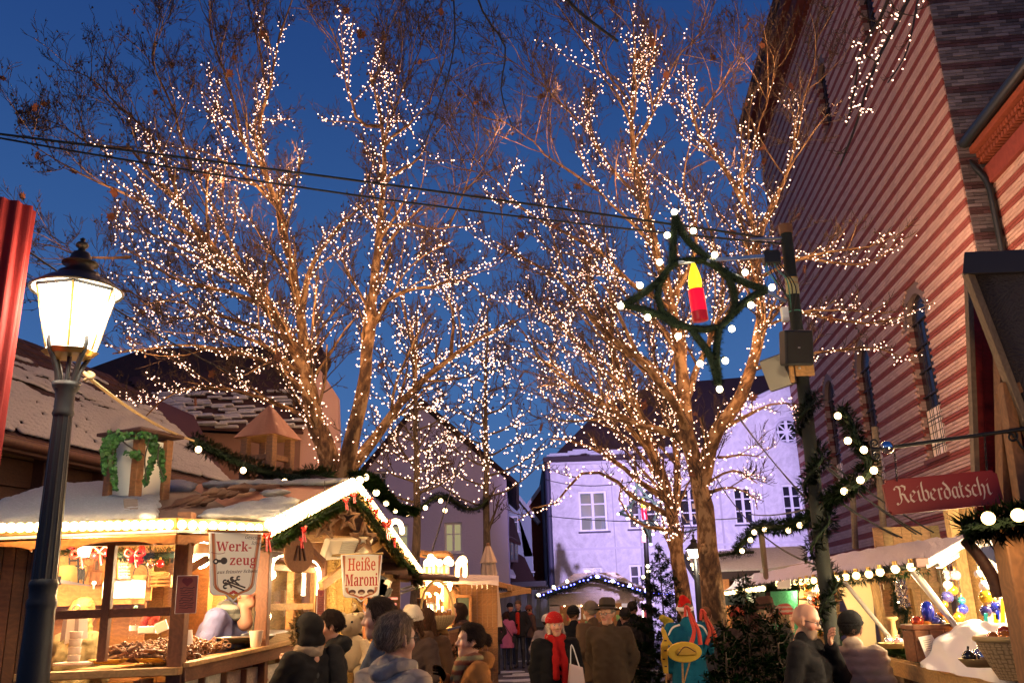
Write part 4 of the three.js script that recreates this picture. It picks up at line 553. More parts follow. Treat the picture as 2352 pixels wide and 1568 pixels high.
const leftLimbs=[
{p:[[775,1330],[772,1200],[768,1120],[752,1040],[722,960],[705,870],[672,790],[630,725],[585,670],[530,610],[470,550],[420,480],[350,400],[290,330]],r:[.24,.018],l0:.14,wind:1.1,flare:.1},
{p:[[770,1110],[735,985,.2],[712,900,.4],[700,800,.5],[688,720,.5],[662,580,.6],[640,480,.6],[610,400,.7],[596,290,.7],[622,180,.7],[642,75,.8]],r:[.15,.014],lit:.96,wind:1.2},
{p:[[785,1110],[812,1000,-.3],[832,900,-.4],[846,780,-.4],[860,640,-.3],[872,520,-.2],[880,420],[882,330],[868,240],[850,170]],r:[.15,.016],lit:.95},
{p:[[790,1100],[850,1020,.2],[905,945,.2],[965,880,.3],[1035,820,.4],[1110,770,.5],[1180,735,.6]],r:[.12,.016],wind:1.2},
{p:[[690,725,.5],[722,595,.4],[770,530,.3],[812,490,.2],[850,455,.2]],r:[.07,.014]},
{p:[[740,1020],[700,905,-.3],[620,835,-.5],[520,805,-.6],[420,790,-.7],[330,800,-.8],[258,812,-.8]],r:[.07,.011],wind:1.3},
{p:[[735,1000],[690,955,.3],[630,925,.4],[560,900,.4],[470,890,.5],[395,905,.5],[335,955,.5]],r:[.06,.01],wind:1.2},
{p:[[605,700],[500,665,-.2],[420,650,-.4],[345,605,-.5],[280,570,-.5]],r:[.055,.011],wind:1.2},
{p:[[668,785],[560,742,.4],[470,722,.5],[385,730,.6],[300,668,.7]],r:[.055,.011],wind:1.2},
{p:[[485,565],[410,522,-.3],[340,470,-.4],[288,395,-.4]],r:[.05,.01]},
{p:[[610,400,.7],[565,335,.6],[515,270,.6],[468,210,.5]],r:[.045,.01],lit:.95},
{p:[[640,480,.6],[560,400,.4],[480,352,.2],[395,338,.1]],r:[.04,.01]},
{p:[[870,530,-.2],[930,512,0],[1000,530,.2],[1045,520,.3]],r:[.045,.01],lit:.95,wind:1.3},
{p:[[880,420],[930,382,.1],[972,350,.2],[985,310,.2]],r:[.045,.01],lit:.9},{p:[[883,335],[940,285,.1],[985,235,.2]],r:[.04,.01],lit:.95},{p:[[875,290],[830,285,-.1],[800,210,-.1],[790,150,-.1]],r:[.04,.01],lit:.9},
{p:[[955,890,.3],[948,800,.2],[922,690,.1],[908,605,.1]],r:[.045,.01],lit:.95,wind:1.2},{p:[[1035,820,.4],[1040,720,.3],[1005,645,.2],[985,615,.2]],r:[.04,.01],lit:.95,wind:1.2},{p:[[850,760,-.4],[900,680,-.2],[985,660,0],[1060,640,.2],[1130,700,.3]],r:[.05,.01],lit:.9,wind:1.1},
{p:[[580,650],[520,540,.5],[470,440,.8],[430,380,1],[370,360,1.1],[320,350,1.2]],r:[.05,.01],lit:.85},
{p:[[640,735],[560,640,-.8],[480,600,-1],[400,560,-1.2],[330,530,-1.3]],r:[.05,.01],wind:1.2},{p:[[690,860],[600,790,-1],[500,750,-1.3],[410,690,-1.4],[330,700,-1.5]],r:[.05,.01],wind:1.2},
// bare outer limbs
{p:[[420,480],[360,330,.2],[270,240,.3],[190,170,.3],[130,160,.3]],r:[.04,.008],lit:0,kids:4},{p:[[440,400,.7],[395,250,.5],[350,130,.4],[370,40,.4]],r:[.035,.008],lit:0,kids:4},{p:[[560,330,.6],[520,180,.5],[480,60,.4],[500,-40,.4]],r:[.035,.008],lit:0,kids:4},{p:[[612,200,.7],[590,90,.6],[560,-20,.6]],r:[.03,.008],lit:0,kids:4},{p:[[640,90,.8],[665,20,.8],[690,-60,.8]],r:[.025,.008],lit:0,kids:4},
{p:[[855,190],[885,100,.1],[890,20,.1]],r:[.025,.007],lit:0,kids:4.6},{p:[[880,330],[930,190,.2],[965,110,.2],[960,50,.2]],r:[.03,.007],lit:0,kids:4.6},{p:[[985,240,.2],[1010,170,.2],[1025,110,.2]],r:[.02,.006],lit:0,kids:4.6},{p:[[790,160,-.1],[770,90,-.1],[745,40,-.1]],r:[.025,.007],lit:0,kids:4.6},
{p:[[340,470,-.4],[230,420,-.5],[130,370,-.5],[40,310,-.5]],r:[.03,.007],lit:0,kids:4},{p:[[300,590,-.5],[200,590,-.5],[110,560,-.6],[40,560,-.6]],r:[.028,.007],lit:0,kids:4},{p:[[300,670,.7],[210,660,.7],[130,690,.6]],r:[.025,.007],lit:0,kids:4},{p:[[300,340],[210,330,.1],[120,280,.2],[40,290,.3]],r:[.028,.007],lit:0,kids:4},{p:[[1030,520,.3],[1070,430,.3],[1095,330,.3]],r:[.022,.006],lit:0,kids:4.6},
];
planeTree('plane_tree','big spreading plane tree behind the sweet stall with several pale rising trunks','warm fairy lights wound all over the big left plane tree',14,71,M.bark,leftLimbs,{pods:.14,lamps:16,power:4.4,single:100});
const rightLimbs=[
{p:[[1668,1640],[1652,1500],[1641,1400],[1628,1270],[1615,1150],[1600,1085],[1582,1010],[1576,960],[1568,880],[1560,790],[1540,690],[1508,580],[1482,470],[1458,360],[1452,250],[1458,150],[1455,50]],r:[.235,.014],l0:.3,lit:.98,flare:.08},
{p:[[1612,1110],[1642,1000,-.2],[1692,930,-.3],[1722,860,-.3],[1742,770,-.2],[1747,690,-.1],[1738,600],[1732,520,.1],[1690,430,.2],[1640,350,.3],[1598,290,.3],[1575,150,.4]],r:[.15,.014],lit:.95},
{p:[[1600,1060],[1562,1000,.2],[1500,985,.3],[1444,967,.4],[1380,925,.5],[1320,882,.6],[1250,832,.7],[1200,760,.8]],r:[.1,.014],wind:1.25},
{p:[[1580,985],[1545,920,-.4],[1470,825,-.6],[1380,755,-.7],[1300,655,-.7],[1215,600,-.6],[1140,555,-.6]],r:[.1,.012],wind:1.25},
{p:[[1572,930],[1600,850,.4],[1640,760,.5],[1660,660,.5],[1640,560,.6],[1610,470,.6]],r:[.08,.012],wind:1.1},
{p:[[1735,540,.1],[1775,470,.2],[1810,390,.2],[1830,320,.2],[1845,245,.2]],r:[.06,.012],lit:.97,wind:1.2},{p:[[1690,430,.2],[1720,380,.1],[1738,310,.1]],r:[.04,.01],lit:.95},
{p:[[1740,600],[1810,590,.1],[1890,600,.2],[1970,610,.2],[2030,585,.2],[2080,545,.2]],r:[.045,.009],lit:.98,cl:.7,lk:.5},{p:[[1742,640],[1820,600,-.2],[1900,580,-.3],[1990,570,-.3],[2070,535,-.3]],r:[.04,.009],lit:.95,cl:.7,lk:.4},{p:[[1745,700,-.1],[1830,715,.1],[1930,735,.2],[2030,738,.2],[2145,695,.2]],r:[.05,.009],lit:.98,cl:.7,lk:.5},{p:[[1742,760,-.2],[1830,720,-.3],[1960,712,-.3],[2040,720,-.3]],r:[.035,.008],lit:.95,cl:.6,lk:.4},{p:[[1725,850,-.3],[1830,815,-.1],[1930,803,.1],[2020,800,.1],[2100,832,.1]],r:[.045,.008],lit:.97,cl:.7,lk:.4},
{p:[[1625,1110],[1690,1080,-.2],[1740,1110,-.3]],r:[.035,.009],lit:.97,cl:.6,wind:1.3},{p:[[1625,1130],[1680,1120,-.4],[1735,1145,-.5],[1740,1170,-.5]],r:[.04,.009],lit:.97,cl:.6,wind:1.6},{p:[[1660,985,-.3],[1720,950,0],[1790,925,.2],[1840,930,.3]],r:[.05,.01],lit:.97,cl:.7,wind:1.3},{p:[[1650,1050,-.3],[1700,1045,-.2],[1755,1050,-.2]],r:[.03,.008],lit:.95,cl:.6,wind:1.3},
{p:[[1482,470],[1410,390,.2],[1360,310,.3],[1352,230,.3]],r:[.045,.009],lit:.95},{p:[[1508,580],[1440,500,-.3],[1380,440,-.4],[1350,370,-.4]],r:[.045,.009],lit:.9},{p:[[1458,340],[1500,250,.2],[1478,160,.2],[1490,90,.2]],r:[.035,.008],lit:.85},{p:[[1456,300],[1420,220,.1],[1370,150,.1],[1360,90,.1]],r:[.035,.008],lit:.85},
{p:[[1545,710],[1440,640,-.2],[1350,560,-.3],[1250,510,-.3],[1150,440,-.3]],r:[.06,.01],lit:.95},{p:[[1560,790],[1480,720,.8],[1400,640,1],[1330,590,1.1],[1240,570,1.1]],r:[.06,.01],lit:.9,wind:1.2},{p:[[1540,690],[1590,600,-.4],[1600,510,-.5],[1570,430,-.5],[1585,330,-.5]],r:[.05,.01],lit:.9},{p:[[1470,825,-.6],[1420,720,-1],[1380,640,-1.1],[1310,700,-1.2]],r:[.04,.01],wind:1.1},{p:[[1500,985,.3],[1420,880,.9],[1340,800,1.2],[1260,720,1.3],[1190,660,1.3]],r:[.05,.01],wind:1.2},{p:[[1640,760,.5],[1690,680,.8],[1700,590,.9],[1665,500,.9]],r:[.04,.01],wind:1.1},
{p:[[1455,60],[1440,-10,0],[1450,-60,0]],r:[.02,.007],lit:0,kids:4.6},{p:[[1450,240],[1360,120,.2],[1300,40,.3],[1260,-30,.3]],r:[.03,.007],lit:0,kids:4.6},{p:[[1360,310,.3],[1270,220,.4],[1190,150,.4],[1120,120,.4]],r:[.03,.007],lit:0,kids:4.6},{p:[[1380,440,-.4],[1270,370,-.4],[1180,290,-.4],[1090,260,-.4]],r:[.03,.007],lit:0,kids:4.6},{p:[[1190,470,-.3],[1120,400,-.3],[1060,390,-.3]],r:[.022,.006],lit:0,kids:4.6},{p:[[1500,240,.2],[1560,130,.3],[1620,60,.3],[1650,-20,.3]],r:[.03,.007],lit:0,kids:4.6},{p:[[1590,280,.3],[1660,190,.3],[1700,110,.3]],r:[.026,.007],lit:0,kids:4.6},{p:[[1738,310,.1],[1770,210,.1],[1790,130,.1]],r:[.022,.006],lit:0,kids:4.6},{p:[[1840,250,.2],[1870,150,.2],[1880,60,.2]],r:[.022,.006],lit:0,kids:4},
];
planeTree('plane_tree','plane tree with a thick pale trunk beside the small spruce, right of its twin','warm fairy lights wound over the thick right plane tree and its arms before the church',15,72,M.bark,rightLimbs,{lamps:16,power:4.4,single:100});
const midLimbs=[
{p:[[1600,1620],[1588,1500],[1574,1400],[1560,1300],[1548,1215],[1532,1130],[1502,1050],[1470,980],[1438,900],[1404,790],[1370,690],[1340,590]],r:[.23,.016],l0:.33,wind:1.1,flare:.08},
{p:[[1545,1190],[1558,1100,.2],[1545,1000,.3],[1520,900,.4],[1500,800,.4],[1510,700,.4]],r:[.1,.014],wind:1.2},
{p:[[1535,1150],[1455,1095,-.4],[1385,1042,-.6],[1320,1012,-.7],[1262,1008,-.7]],r:[.08,.012],lit:.97,cl:.8,wind:1.3},{p:[[1530,1180],[1450,1140,-.2],[1415,1105,-.3],[1355,1080,-.4],[1320,1100,-.5],[1285,1150,-.5],[1235,1165,-.5],[1190,1195,-.5]],r:[.06,.01],lit:.98,kids:1.6,cl:.7,wind:1.4},
{p:[[1550,1225],[1510,1212,-.8],[1460,1200,-1],[1425,1150,-1],[1430,1100,-1]],r:[.06,.012],lit:.97,kids:1,cl:.6,wind:1.5},{p:[[1502,1050],[1420,960,.3],[1340,900,.5],[1270,870,.6],[1200,850,.6]],r:[.05,.01],wind:1.3},{p:[[1470,980],[1400,880,-.4],[1330,790,-.5],[1270,720,-.6]],r:[.05,.01],wind:1.3},{p:[[1525,1115],[1440,1010,.8],[1360,960,1],[1290,940,1.1],[1220,890,1.2]],r:[.05,.01],wind:1.3},{p:[[1520,900,.4],[1560,800,.5],[1600,700,.6],[1590,620,.6]],r:[.05,.01],wind:1.1},
];
planeTree('plane_tree','slimmer plane tree left of the thick one, behind the turquoise jacket','fairy lights wound over the slimmer middle plane tree before the violet hall',18,73,M.bark,midLimbs,{lamps:9,power:3.4,single:60,br:.0118});
function conical(x,yb,yt,w,r,lit0){const a=[];a.push({p:[[x-4,1400],[x,yb],[x-3,(yb+yt) / 2],[x+2,yt]],r:[r,.02],l0:lit0,kids:2.2,cl:.7});const n=17;for(let i=0;i<n;i++){const t=i / n,y=lerp(yb-10,yt+60,t),l=w*(1-t*.72)*rr(.7,1.1),s=i%2?1:-1,z=rr(-1.3,1.3);a.push({p:[[x,y],[x+s*l*.35,y-l*.1,z*.4],[x+s*l*.75,y-l*.38,z],[x+s*l,y-l*.62,z*1.2]],r:[.035,.009],lit:.95,kids:2.4,cl:.75,wind:1.4});} return a;}
R=rng(81);const ca=conical(1118,1175,700,150,.13,.38),cb=conical(957,1165,690,135,.13,.4);
planeTree('young_tree','dark straight young tree behind the closed parasol, ringed with lights','fairy lights on the dark straight young tree behind the closed parasol',22.5,74,M.barkDark,ca,{lamps:5,power:4,single:20,br:.0115,litKids:.8});
planeTree('young_tree','young tree with a garland collar, just right of the lit stall gable','fairy lights on the young tree just right of the lit stall gable',20,75,M.barkDark,cb,{lamps:5,power:4,single:20,br:.0115,litKids:.8});
// boughs of a nearer tree reaching in from above
planeTree('overhanging_bough','near bough with sparse larger lights hanging across the church wall','sparse larger fairy lights on the bough before the church wall',8.5,76,M.barkDark,[{p:[[2130,-80],[2075,20],[2030,110],[1990,200],[1965,290],[1930,380]],r:[.03,.01],lit:.72,kids:2,cl:.55,lk:.6},{p:[[2060,-60],[2030,30,.2],[1990,90,.3],[1960,210,.3],[1945,290,.3]],r:[.025,.008],lit:.95,kids:1.5,cl:.5,lk:.4},{p:[[2120,-60],[2100,40,-.2],[2085,120,-.2],[2040,190,-.2]],r:[.02,.007],lit:.95,kids:1.5,cl:.5,lk:.3}],{lamps:2,power:.15,single:30,br:.015,spacing:.16});
planeTree('overhanging_bough','unlit near bough hanging into the sky from above, centre','two fairy lights on the near unlit bough at the top edge',7,77,M.barkDark,[{p:[[1260,-60],[1310,10],[1370,60],[1420,95]],r:[.022,.014],lit:.35,kids:1.2,cl:.4,lk:0},{p:[[1080,-60],[1110,30],[1160,110],[1150,210],[1180,300]],r:[.012,.005],lit:0,kids:4,cl:.5},{p:[[1040,-60],[1045,60],[1030,170],[1000,260],[960,350]],r:[.01,.004],lit:0,kids:4,cl:.5}],{lamps:1,power:.2,single:4,br:.015,spacing:.4,pods:.12});
for(const[x,y,d,i]of[[2062,600,16.8,10],[2130,760,16.5,10],[2085,900,16.8,10],[1910,660,18.5,9],[1965,300,13,14],[2060,100,12,14]]) lampAt(P(x,y,d),i,[1,.56,.34],3);  // added fill lamps without bulbs, brightening the church wall
// ---------- near street lantern ----------
{
R=rng(91);
const b=G(90,5.3),Y=(py)=>hAt(b,py),t=thing('street_lamp','big black street lantern with glowing white panes on a fluted post, left','street lamp',v(b.x,0,b.z));
const yT=Y(545),yR=Y(672),yG0=Y(815),yC=Y(880),flut=(r0,r1,y0,y1)=>{const g=new THREE.CylinderGeometry(r1,r0,y1-y0,48,6).toNonIndexed(),p=g.attributes.position;for(let i=0;i<p.count;i++){const a=Math.atan2(p.getZ(i),p.getX(i)),k=1-.07*(Math.cos(a*12)>0.2?0:1);p.setX(i,p.getX(i)*k);p.setZ(i,p.getZ(i)*k);} g.computeVertexNormals();return g.translate(0,(y0+y1) / 2,0);};
mesh(t,'base',lathe([[.15,0],[.15,.2],[.12,.26],[.095,.34],[.086,Y(1568)],[.08,Y(1470)],[.076,Y(1400)],[.082,Y(1392)],[.082,Y(1380)],[.072,Y(1372)],[.075,Y(1352)],[.08,Y(1345)],[.08,Y(1338)],[.068,Y(1330)]],32),M.iron);
mesh(t,'fluted_shaft',flut(.07,.054,Y(1332),Y(955)),M.iron);
mesh(t,'capital',lathe([[.055,Y(957)],[.064,Y(950)],[.056,Y(940)],[.056,Y(905)],[.078,Y(890)],[.085,Y(880)],[.03,Y(874)],[0,Y(874)]],28),M.iron);
for(let k=0;k<4;k++){const a=k*Math.PI / 2+.5,c=Math.cos(a),s=Math.sin(a),q=(r,y)=>v(c*r,y,s*r);mesh(t,'cradle_arm',tube(curve([q(.06,yC-.04),q(.07,yC+.05),q(.1,yC+.13),q(.135,yG0+.01),q(.15,yG0+.07),q(.137,yG0+.1),q(.125,yG0+.07)],18),(u)=>.018-.006*u,8),M.iron);}
mesh(t,'stem',tube([v(0,yC-.02,0),v(0,yG0,0)],.014,8),M.iron);
const r0=.145,r1=.243,yb=yG0+.02,yt=yR-.0,pm=glow(11,9.6,7.2),hex=(r,y)=>[...Array(6)].map((_,k)=>{const a=k*Math.PI / 3+.16;return v(Math.cos(a)*r,y,Math.sin(a)*r);}),B=hex(r0,yb),U=hex(r1,yt);
mesh(t,'floor_ring',[norm2(new THREE.CylinderGeometry(r0+.02,r0-.01,.03,6).rotateY(-.16)).translate(0,yb-.015,0)],M.brass);
for(let k=0;k<6;k++){const j=(k+1)%6;mesh(t,'pane',slab([B[k],B[j],U[j],U[k]],.004),pm);mesh(t,'glazing_bar',beam(B[k].clone().multiplyScalar(1),U[k],.016,.016,v(.3,0,.3)),M.brass);mesh(t,'rim',beam(U[k],U[j],.02,.022),M.iron);}
const hr=yT-yR,prof=[[.272,0],[.278,.018],[.262,.03],[.2,.1],[.14,.145],[.12,.17],[.122,.185],[.085,.2],[.078,.26],[.108,.272],[.108,.285],[.07,.31],[.058,.36],[.05,.385],[.026,.4],[.02,.425],[.036,.445],[.04,.465],[.03,.485],[.012,.5],[.018,.52],[.0,.54]].map(([r,y])=>[r,yR+y*hr / .54]);
mesh(t,'roof',lathe(prof,36),mat(.05,.035,.022,.45,{metalness:.5}));mesh(t,'inner_reflector',lathe([[.26,yR+.012],[.1,yR+.07],[0,yR+.08]],24),M.white);
for(const[x,z]of[[.34,.12],[-.3,.2],[.05,-.36],[.1,.36]]) lamp(b.x+x,(yb+yt) / 2,b.z+z,2.3,[1,.84,.6],5);
const cl=thing('red_pleated_cloth','red pleated cloth roll tapering down from a round white cap at the left edge','cloth roll'),c=G(-58,4.9),yy=(p)=>hAt(G(-20,4.9),p),n=60,pos=[];const H0=yy(1120),H1=yy(478);
const g=new THREE.CylinderGeometry(.145,.125,H1-H0,96,20,true).toNonIndexed(),p=g.attributes.position;for(let i=0;i<p.count;i++){const a=Math.atan2(p.getZ(i),p.getX(i)),y=p.getY(i),k=1+.09*Math.sin(a*11+y*.4)+.04*Math.sin(a*5+y*2);p.setX(i,p.getX(i)*k);p.setZ(i,p.getZ(i)*k);} g.computeVertexNormals();
const top=P(-75,478,4.9);mesh(cl,'cloth',boxUV(g).applyMatrix4(frame(top.clone().lerp(P(26,1120,4.9),.5),v(1,0,0),top.clone().sub(P(26,1120,4.9)))),mat(.3,.012,.008,.8,{bumpMap:rep(T.fabric,5),bumpScale:.003}));mesh(cl,'cap',lathe([[0,.05],[.1,.04],[.155,.012],[.16,-.01],[.14,-.02],[0,-.02]],32).translate(top.x,H1+.01,top.z),M.white);mesh(cl,'pole',tube([v(top.x,0,top.z),v(top.x,H0+.1,top.z)],.025,10),M.pineD);
}
// ---------- garland pole with star lamp, loudspeakers ----------
const Z=(x,y,d)=>P((2400+x / 1.651) / 1.7415,(750+y / 1.651) / 1.7415,d);
{
R=rng(92);
const top=P(1806,532,8),base=G(1893,8),at=(y)=>{const k=y / top.y;return base.clone().lerp(top,k).setY(y);},Y=(py)=>{let lo=0,hi=6;for(let i=0;i<30;i++){const m=(lo+hi) / 2,q=at(m).applyMatrix4(CI);if(784-q.y / -q.z*F>py) lo=m;else hi=m;} return lo;};
const t=thing('garland_pole','tall greenish wooden pole wound with fir garland, wires and boxes, right','pole');
mesh(t,'shaft',tube([0,.2,.4,.6,.8,1].map((k)=>at(top.y*k)),[.066,.055],16),mat(.017,.021,.016,.85,{bumpMap:rep(T.grainB,1,.4),bumpScale:.01,map:T.mottle}));mesh(t,'cap',norm2(new THREE.CylinderGeometry(.068,.064,.09,16)).translate(top.x,top.y+.02,top.z),M.pineD);
for(const y of[640,652,716]) mesh(t,'cable_tie',new THREE.TorusGeometry(.06,.006,6,20).rotateX(Math.PI / 2).translate(...at(Y(y)).toArray()),y>700?mat(.05,.3,.2,.5):M.brass);
mesh(t,'light_band',norm2(new THREE.CylinderGeometry(.06,.061,.16,16,1,true)).translate(...at(Y(660)).toArray()),mat(.5,.45,.2,.6));
const jb=Z(1133,470,7.9),cab=thing('junction_box','black cable junction box with drooping leads under the pole top','junction box');mesh(cab,'case',rbox(.16,.12,.1,.015,jb.x,jb.y,jb.z),M.black);mesh(cab,'lid',rbox(.14,.018,.09,.006,jb.x,jb.y+.066,jb.z),M.iron);for(let i=0;i<6;i++) mesh(cab,'lead',tube(curve([jb.clone().add(v(-.06+i*.024,-.055,.03)),jb.clone().add(v(-.07+i*.034,-.14,.05)),jb.clone().add(v(-.02+i*.04,-.22-(i%3)*.05,.05)),at(Y(690+i*8)).add(v(-.05,0,.06))],14),.006,5),i%3?M.wire:mat(.04,.2,.15,.5));
const sb=Z(1222,838,7.85),s1=thing('switch_box','cream plastic switch box strapped to the garland pole','switch box');mesh(s1,'case',rbox(.065,.14,.06,.01,sb.x,sb.y,sb.z),M.paper);mesh(s1,'cover',rbox(.05,.05,.012,.005,sb.x,sb.y-.02,sb.z+.032),M.white);
{const c=Z(1298,1060,7.75),k=thing('loudspeaker','black square loudspeaker facing forward on the garland pole','loudspeaker'),q=new THREE.Matrix4().makeRotationY(.12).multiply(new THREE.Matrix4().makeRotationX(.22)).setPosition(c);mesh(k,'cabinet',rbox(.27,.32,.15,.025).applyMatrix4(q),M.black);mesh(k,'grille',rbox(.24,.29,.012,.015,0,0,.077).applyMatrix4(q),mat(.008,.008,.009,.9,{bumpMap:rep(T.fabric,14),bumpScale:.003}));mesh(k,'badge',box(.02,.012,.006,-.012,.0,.086).applyMatrix4(q),M.steel);}
{const c=Z(1190,1215,8.05),k=thing('loudspeaker','beige fronted loudspeaker tilted sideways below the black one','loudspeaker'),q=new THREE.Matrix4().makeRotationY(-.75).multiply(new THREE.Matrix4().makeRotationX(.3)).multiply(new THREE.Matrix4().makeRotationZ(.12)).setPosition(c);mesh(k,'cabinet',rbox(.24,.31,.2,.02).applyMatrix4(q),mat(.05,.04,.04,.6));mesh(k,'grille',rbox(.22,.29,.012,.015,0,0,.102).applyMatrix4(q),mat(.36,.34,.27,.8,{bumpMap:rep(T.fabric,10),bumpScale:.002}));}
{const a=Z(1268,1225,7.82),c=Z(1352,1200,7.82),k=thing('mounting_plate','bare wooden mounting plates below the black loudspeaker','bracket');mesh(k,'plate',rbox(.04,.17,.03,.006,a.x,a.y,a.z),M.pine);mesh(k,'plate',rbox(.17,.12,.03,.006,c.x,c.y,c.z),M.pine);mesh(k,'bolt',sph(.014,8,6).translate(c.x-.05,c.y+.01,c.z+.02),M.steel);}
// fir garland wound on the pole
const w=[];for(let i=0;i<=60;i++){const y=lerp(Y(905),.2,i / 60),a=i*.62;w.push(at(y).add(v(Math.cos(a)*.09,0,Math.sin(a)*.09)));} garland('fir garland wound round the tall wooden pole',w,.075,620,{len:.085,core:.2});
// four-pointed star with candle
const S=8.05 / F,ctr=[1600.7,679],L=(x,y)=>v(((2400+x / 1.651) / 1.7415-ctr[0])*S,(ctr[1]-(750+y / 1.651) / 1.7415)*S,0);
const o=P(ctr[0],ctr[1],7.75);
const star=thing('star_lamp','large fir star on the pole bracket with a glowing red candle and round bulbs','star lamp',o,'fir stars with candles');
star.rotation.x=-.0;const fur=[],core=[],rim=[[500,478],[640,455],[770,485],[868,600],[895,730],[870,840],[775,940],[640,950],[520,920],[400,815],[378,690],[418,575]];
const legs=[[[492,480],[515,330],[545,130]],[[545,130],[600,290],[745,455]],[[780,500],[930,610],[1110,690]],[[1110,690],[990,745],[870,850]],[[770,945],[735,1100],[725,1330]],[[725,1330],[690,1140],[590,960]],[[510,930],[350,830],[150,762]],[[150,762],[320,660],[440,560]]];
for(const l of[[...rim,rim[0]],...legs]){const p=l.map(([x,y])=>L(x,y));fur.push(needles(curve(p,16),.052,1300,.034));core.push(tube(curve(p,16),.034,9));}
mesh(star,'fir_outline',fur,M.needle).userData.kind='stuff';mesh(star,'frame',core,M.firCore);
for(const[x,y]of[[538,105],[475,275],[656,250],[407,470],[785,430],[262,632],[978,565],[123,773],[1146,678],[297,860],[992,797],[489,997],[848,959],[616,1190],[783,1176],[727,1365]]){const p=L(x,y),b=bulb(star,p.clone().add(v(0,0,.02)),.031,glow(9,8,4.6));mesh(star,'socket',tube([p.clone().multiplyScalar(.93).add(v(0,0,.01)),p.clone().multiplyScalar(.985).add(v(0,0,.015))],.012,6),M.socket);}
const ca=new THREE.Group();ca.name='candle';star.add(ca);const cb=L(650,890),ct=L(637,672),ft=L(600,488);
mesh(ca,'wax_top',tube([cb.clone().lerp(ct,.28),ct],[.072,.072],18),glow(.85,.002,.03,{color:new THREE.Color().setRGB(.3,.002,.01)}));mesh(ca,'wax_foot',tube([cb,cb.clone().lerp(ct,.285)],[.073,.073],18),glow(.2,.003,.006,{color:new THREE.Color().setRGB(.2,.002,.005)}));mesh(ca,'flame',lathe([[0,0],[.055,.012],[.064,.06],[.058,.12],[.04,.19],[.018,.26],[.004,.33],[0,.335]],20).applyMatrix4(frame(ct,v(1,0,0),ft.clone().sub(ct))),glow(1.7,1.15,.03,{color:new THREE.Color().setRGB(.4,.3,.01)}));
mesh(star,'bracket_bar',[beam(L(530,480).add(v(0,0,.03)),Z(1085,452,7.85).sub(o),.02,.035),beam(L(725,470).add(v(0,0,.03)),Z(1230,752,7.95).sub(o),.02,.03)],M.steel);
lampAt(o.clone().add(v(-.3,-.2,.4)),.14,[1,.85,.5]);lampAt(o.clone().add(v(.2,.5,.4)),.12,[1,.85,.5]);
const far=star.clone();far.name=numbered('star_lamp');scene.add(far);far.position.copy(P(1479,1172,24.2));far.rotation.y=.1;far.userData.label='smaller distant fir star with candle in front of the violet hall';far.remove(far.children.find((c)=>c.name==='bracket_bar'));
const fb=G(1487,24.4),fp=thing('garland_post','distant post under the far star wound with wires and bulbs','pole');mesh(fp,'shaft',tube([fb,P(1482,1210,24.4)],[.09,.06],10),M.black);mesh(fp,'crossbar',tube([P(1458,1163,24.3),P(1512,1161,24.3)],.025,6),M.black);for(const[x,y]of[[1488,1300],[1490,1312],[1478,1325]]) bulb(fp,P(x,y,24.1),.045,glow(9,8,4.6));mesh(fp,'small_candle',tube([P(1479,1245,24.1),P(1479,1233,24.1)],.06,8),glow(1.2,.02,.02));mesh(fp,'small_flame',tube([P(1479,1233,24.1),P(1479,1222,24.1)],[.06,.01],8),glow(2.6,1.9,.1));
garland('thin garland swinging from the distant star post to the snowy hut',sag(P(1488,1195,24.3),P(1600,1215,22.5),.18),.06,160,{bulbs:[P(1510,1204,23.9),P(1545,1212,23.4)],br:.035});
}
// ---------- garlands and cables across the square ----------
R=rng(93);
const B_=(a)=>a.map(([x,y,d])=>P(x,y,d));
{const t=thing('rope','pale knotted rope tied from the street lantern to the fir garland','rope'),pts=sag(P(196,862,5.3),P(445,1012,8.2),.05);mesh(t,'line',tube(pts,.011,6),M.rope);mesh(t,'knot',[tube(curve([P(192,856,5.28),P(205,868,5.28),P(213,862,5.3),P(203,855,5.3),P(212,868,5.3)],20),.014,6),tube([P(205,866,5.28),P(193,873,5.28)],.012,6)],M.rope);}
garland('thick dark fir garland hanging over the stall roof from the rope',B_([[440,1010,8.2],[500,1040,8.5],[560,1068,8.8],[630,1090,9.2],[700,1098,9.4],[760,1090,9.8]]),.1,900,{bulbs:B_([[455,1032,8.1],[558,1080,8.6],[653,1106,8.9]]),br:.03,len:.075});
garland('dark fir bunch at the stall ridge behind the peak bulbs',B_([[690,1098,9.5],[715,1085,9.6],[735,1095,9.7]]),.11,1000,{len:.08});
garland('fir garland dipping from the stall peak to the collared young tree',B_([[812,1098,10],[850,1105,11.5],[880,1135,13.5],[915,1168,16],[955,1175,19.5]]),.1,620,{bulbs:B_([[826,1103,10],[838,1096,10.5],[864,1131,12],[887,1155,14],[908,1172,15.5],[935,1180,17.5]]),br:.045,len:.09});
garland('fir garland between the two young trees sagging in a bow',B_([[962,1170,19.6],[1000,1142,20],[1040,1150,21],[1070,1168,21.8],[1100,1166,22.2],[1118,1148,22.4]]),.1,420,{bulbs:B_([[1012,1150,19.8],[1022,1172,20],[977,1166,19.5]]),br:.05,len:.1});
garland('fir garland looping high right of the pole, left side',B_([[1893,1158,8.2],[1860,1190,9],[1800,1210,10],[1740,1212,11],[1712,1240,11.5],[1690,1268,12]]),.085,520,{bulbs:B_([[1733,1222,10.9],[1757,1215,10.6],[1812,1218,9.7],[1838,1206,9.2],[1724,1240,11.2],[1705,1265,11.6]]),br:.03,len:.085});
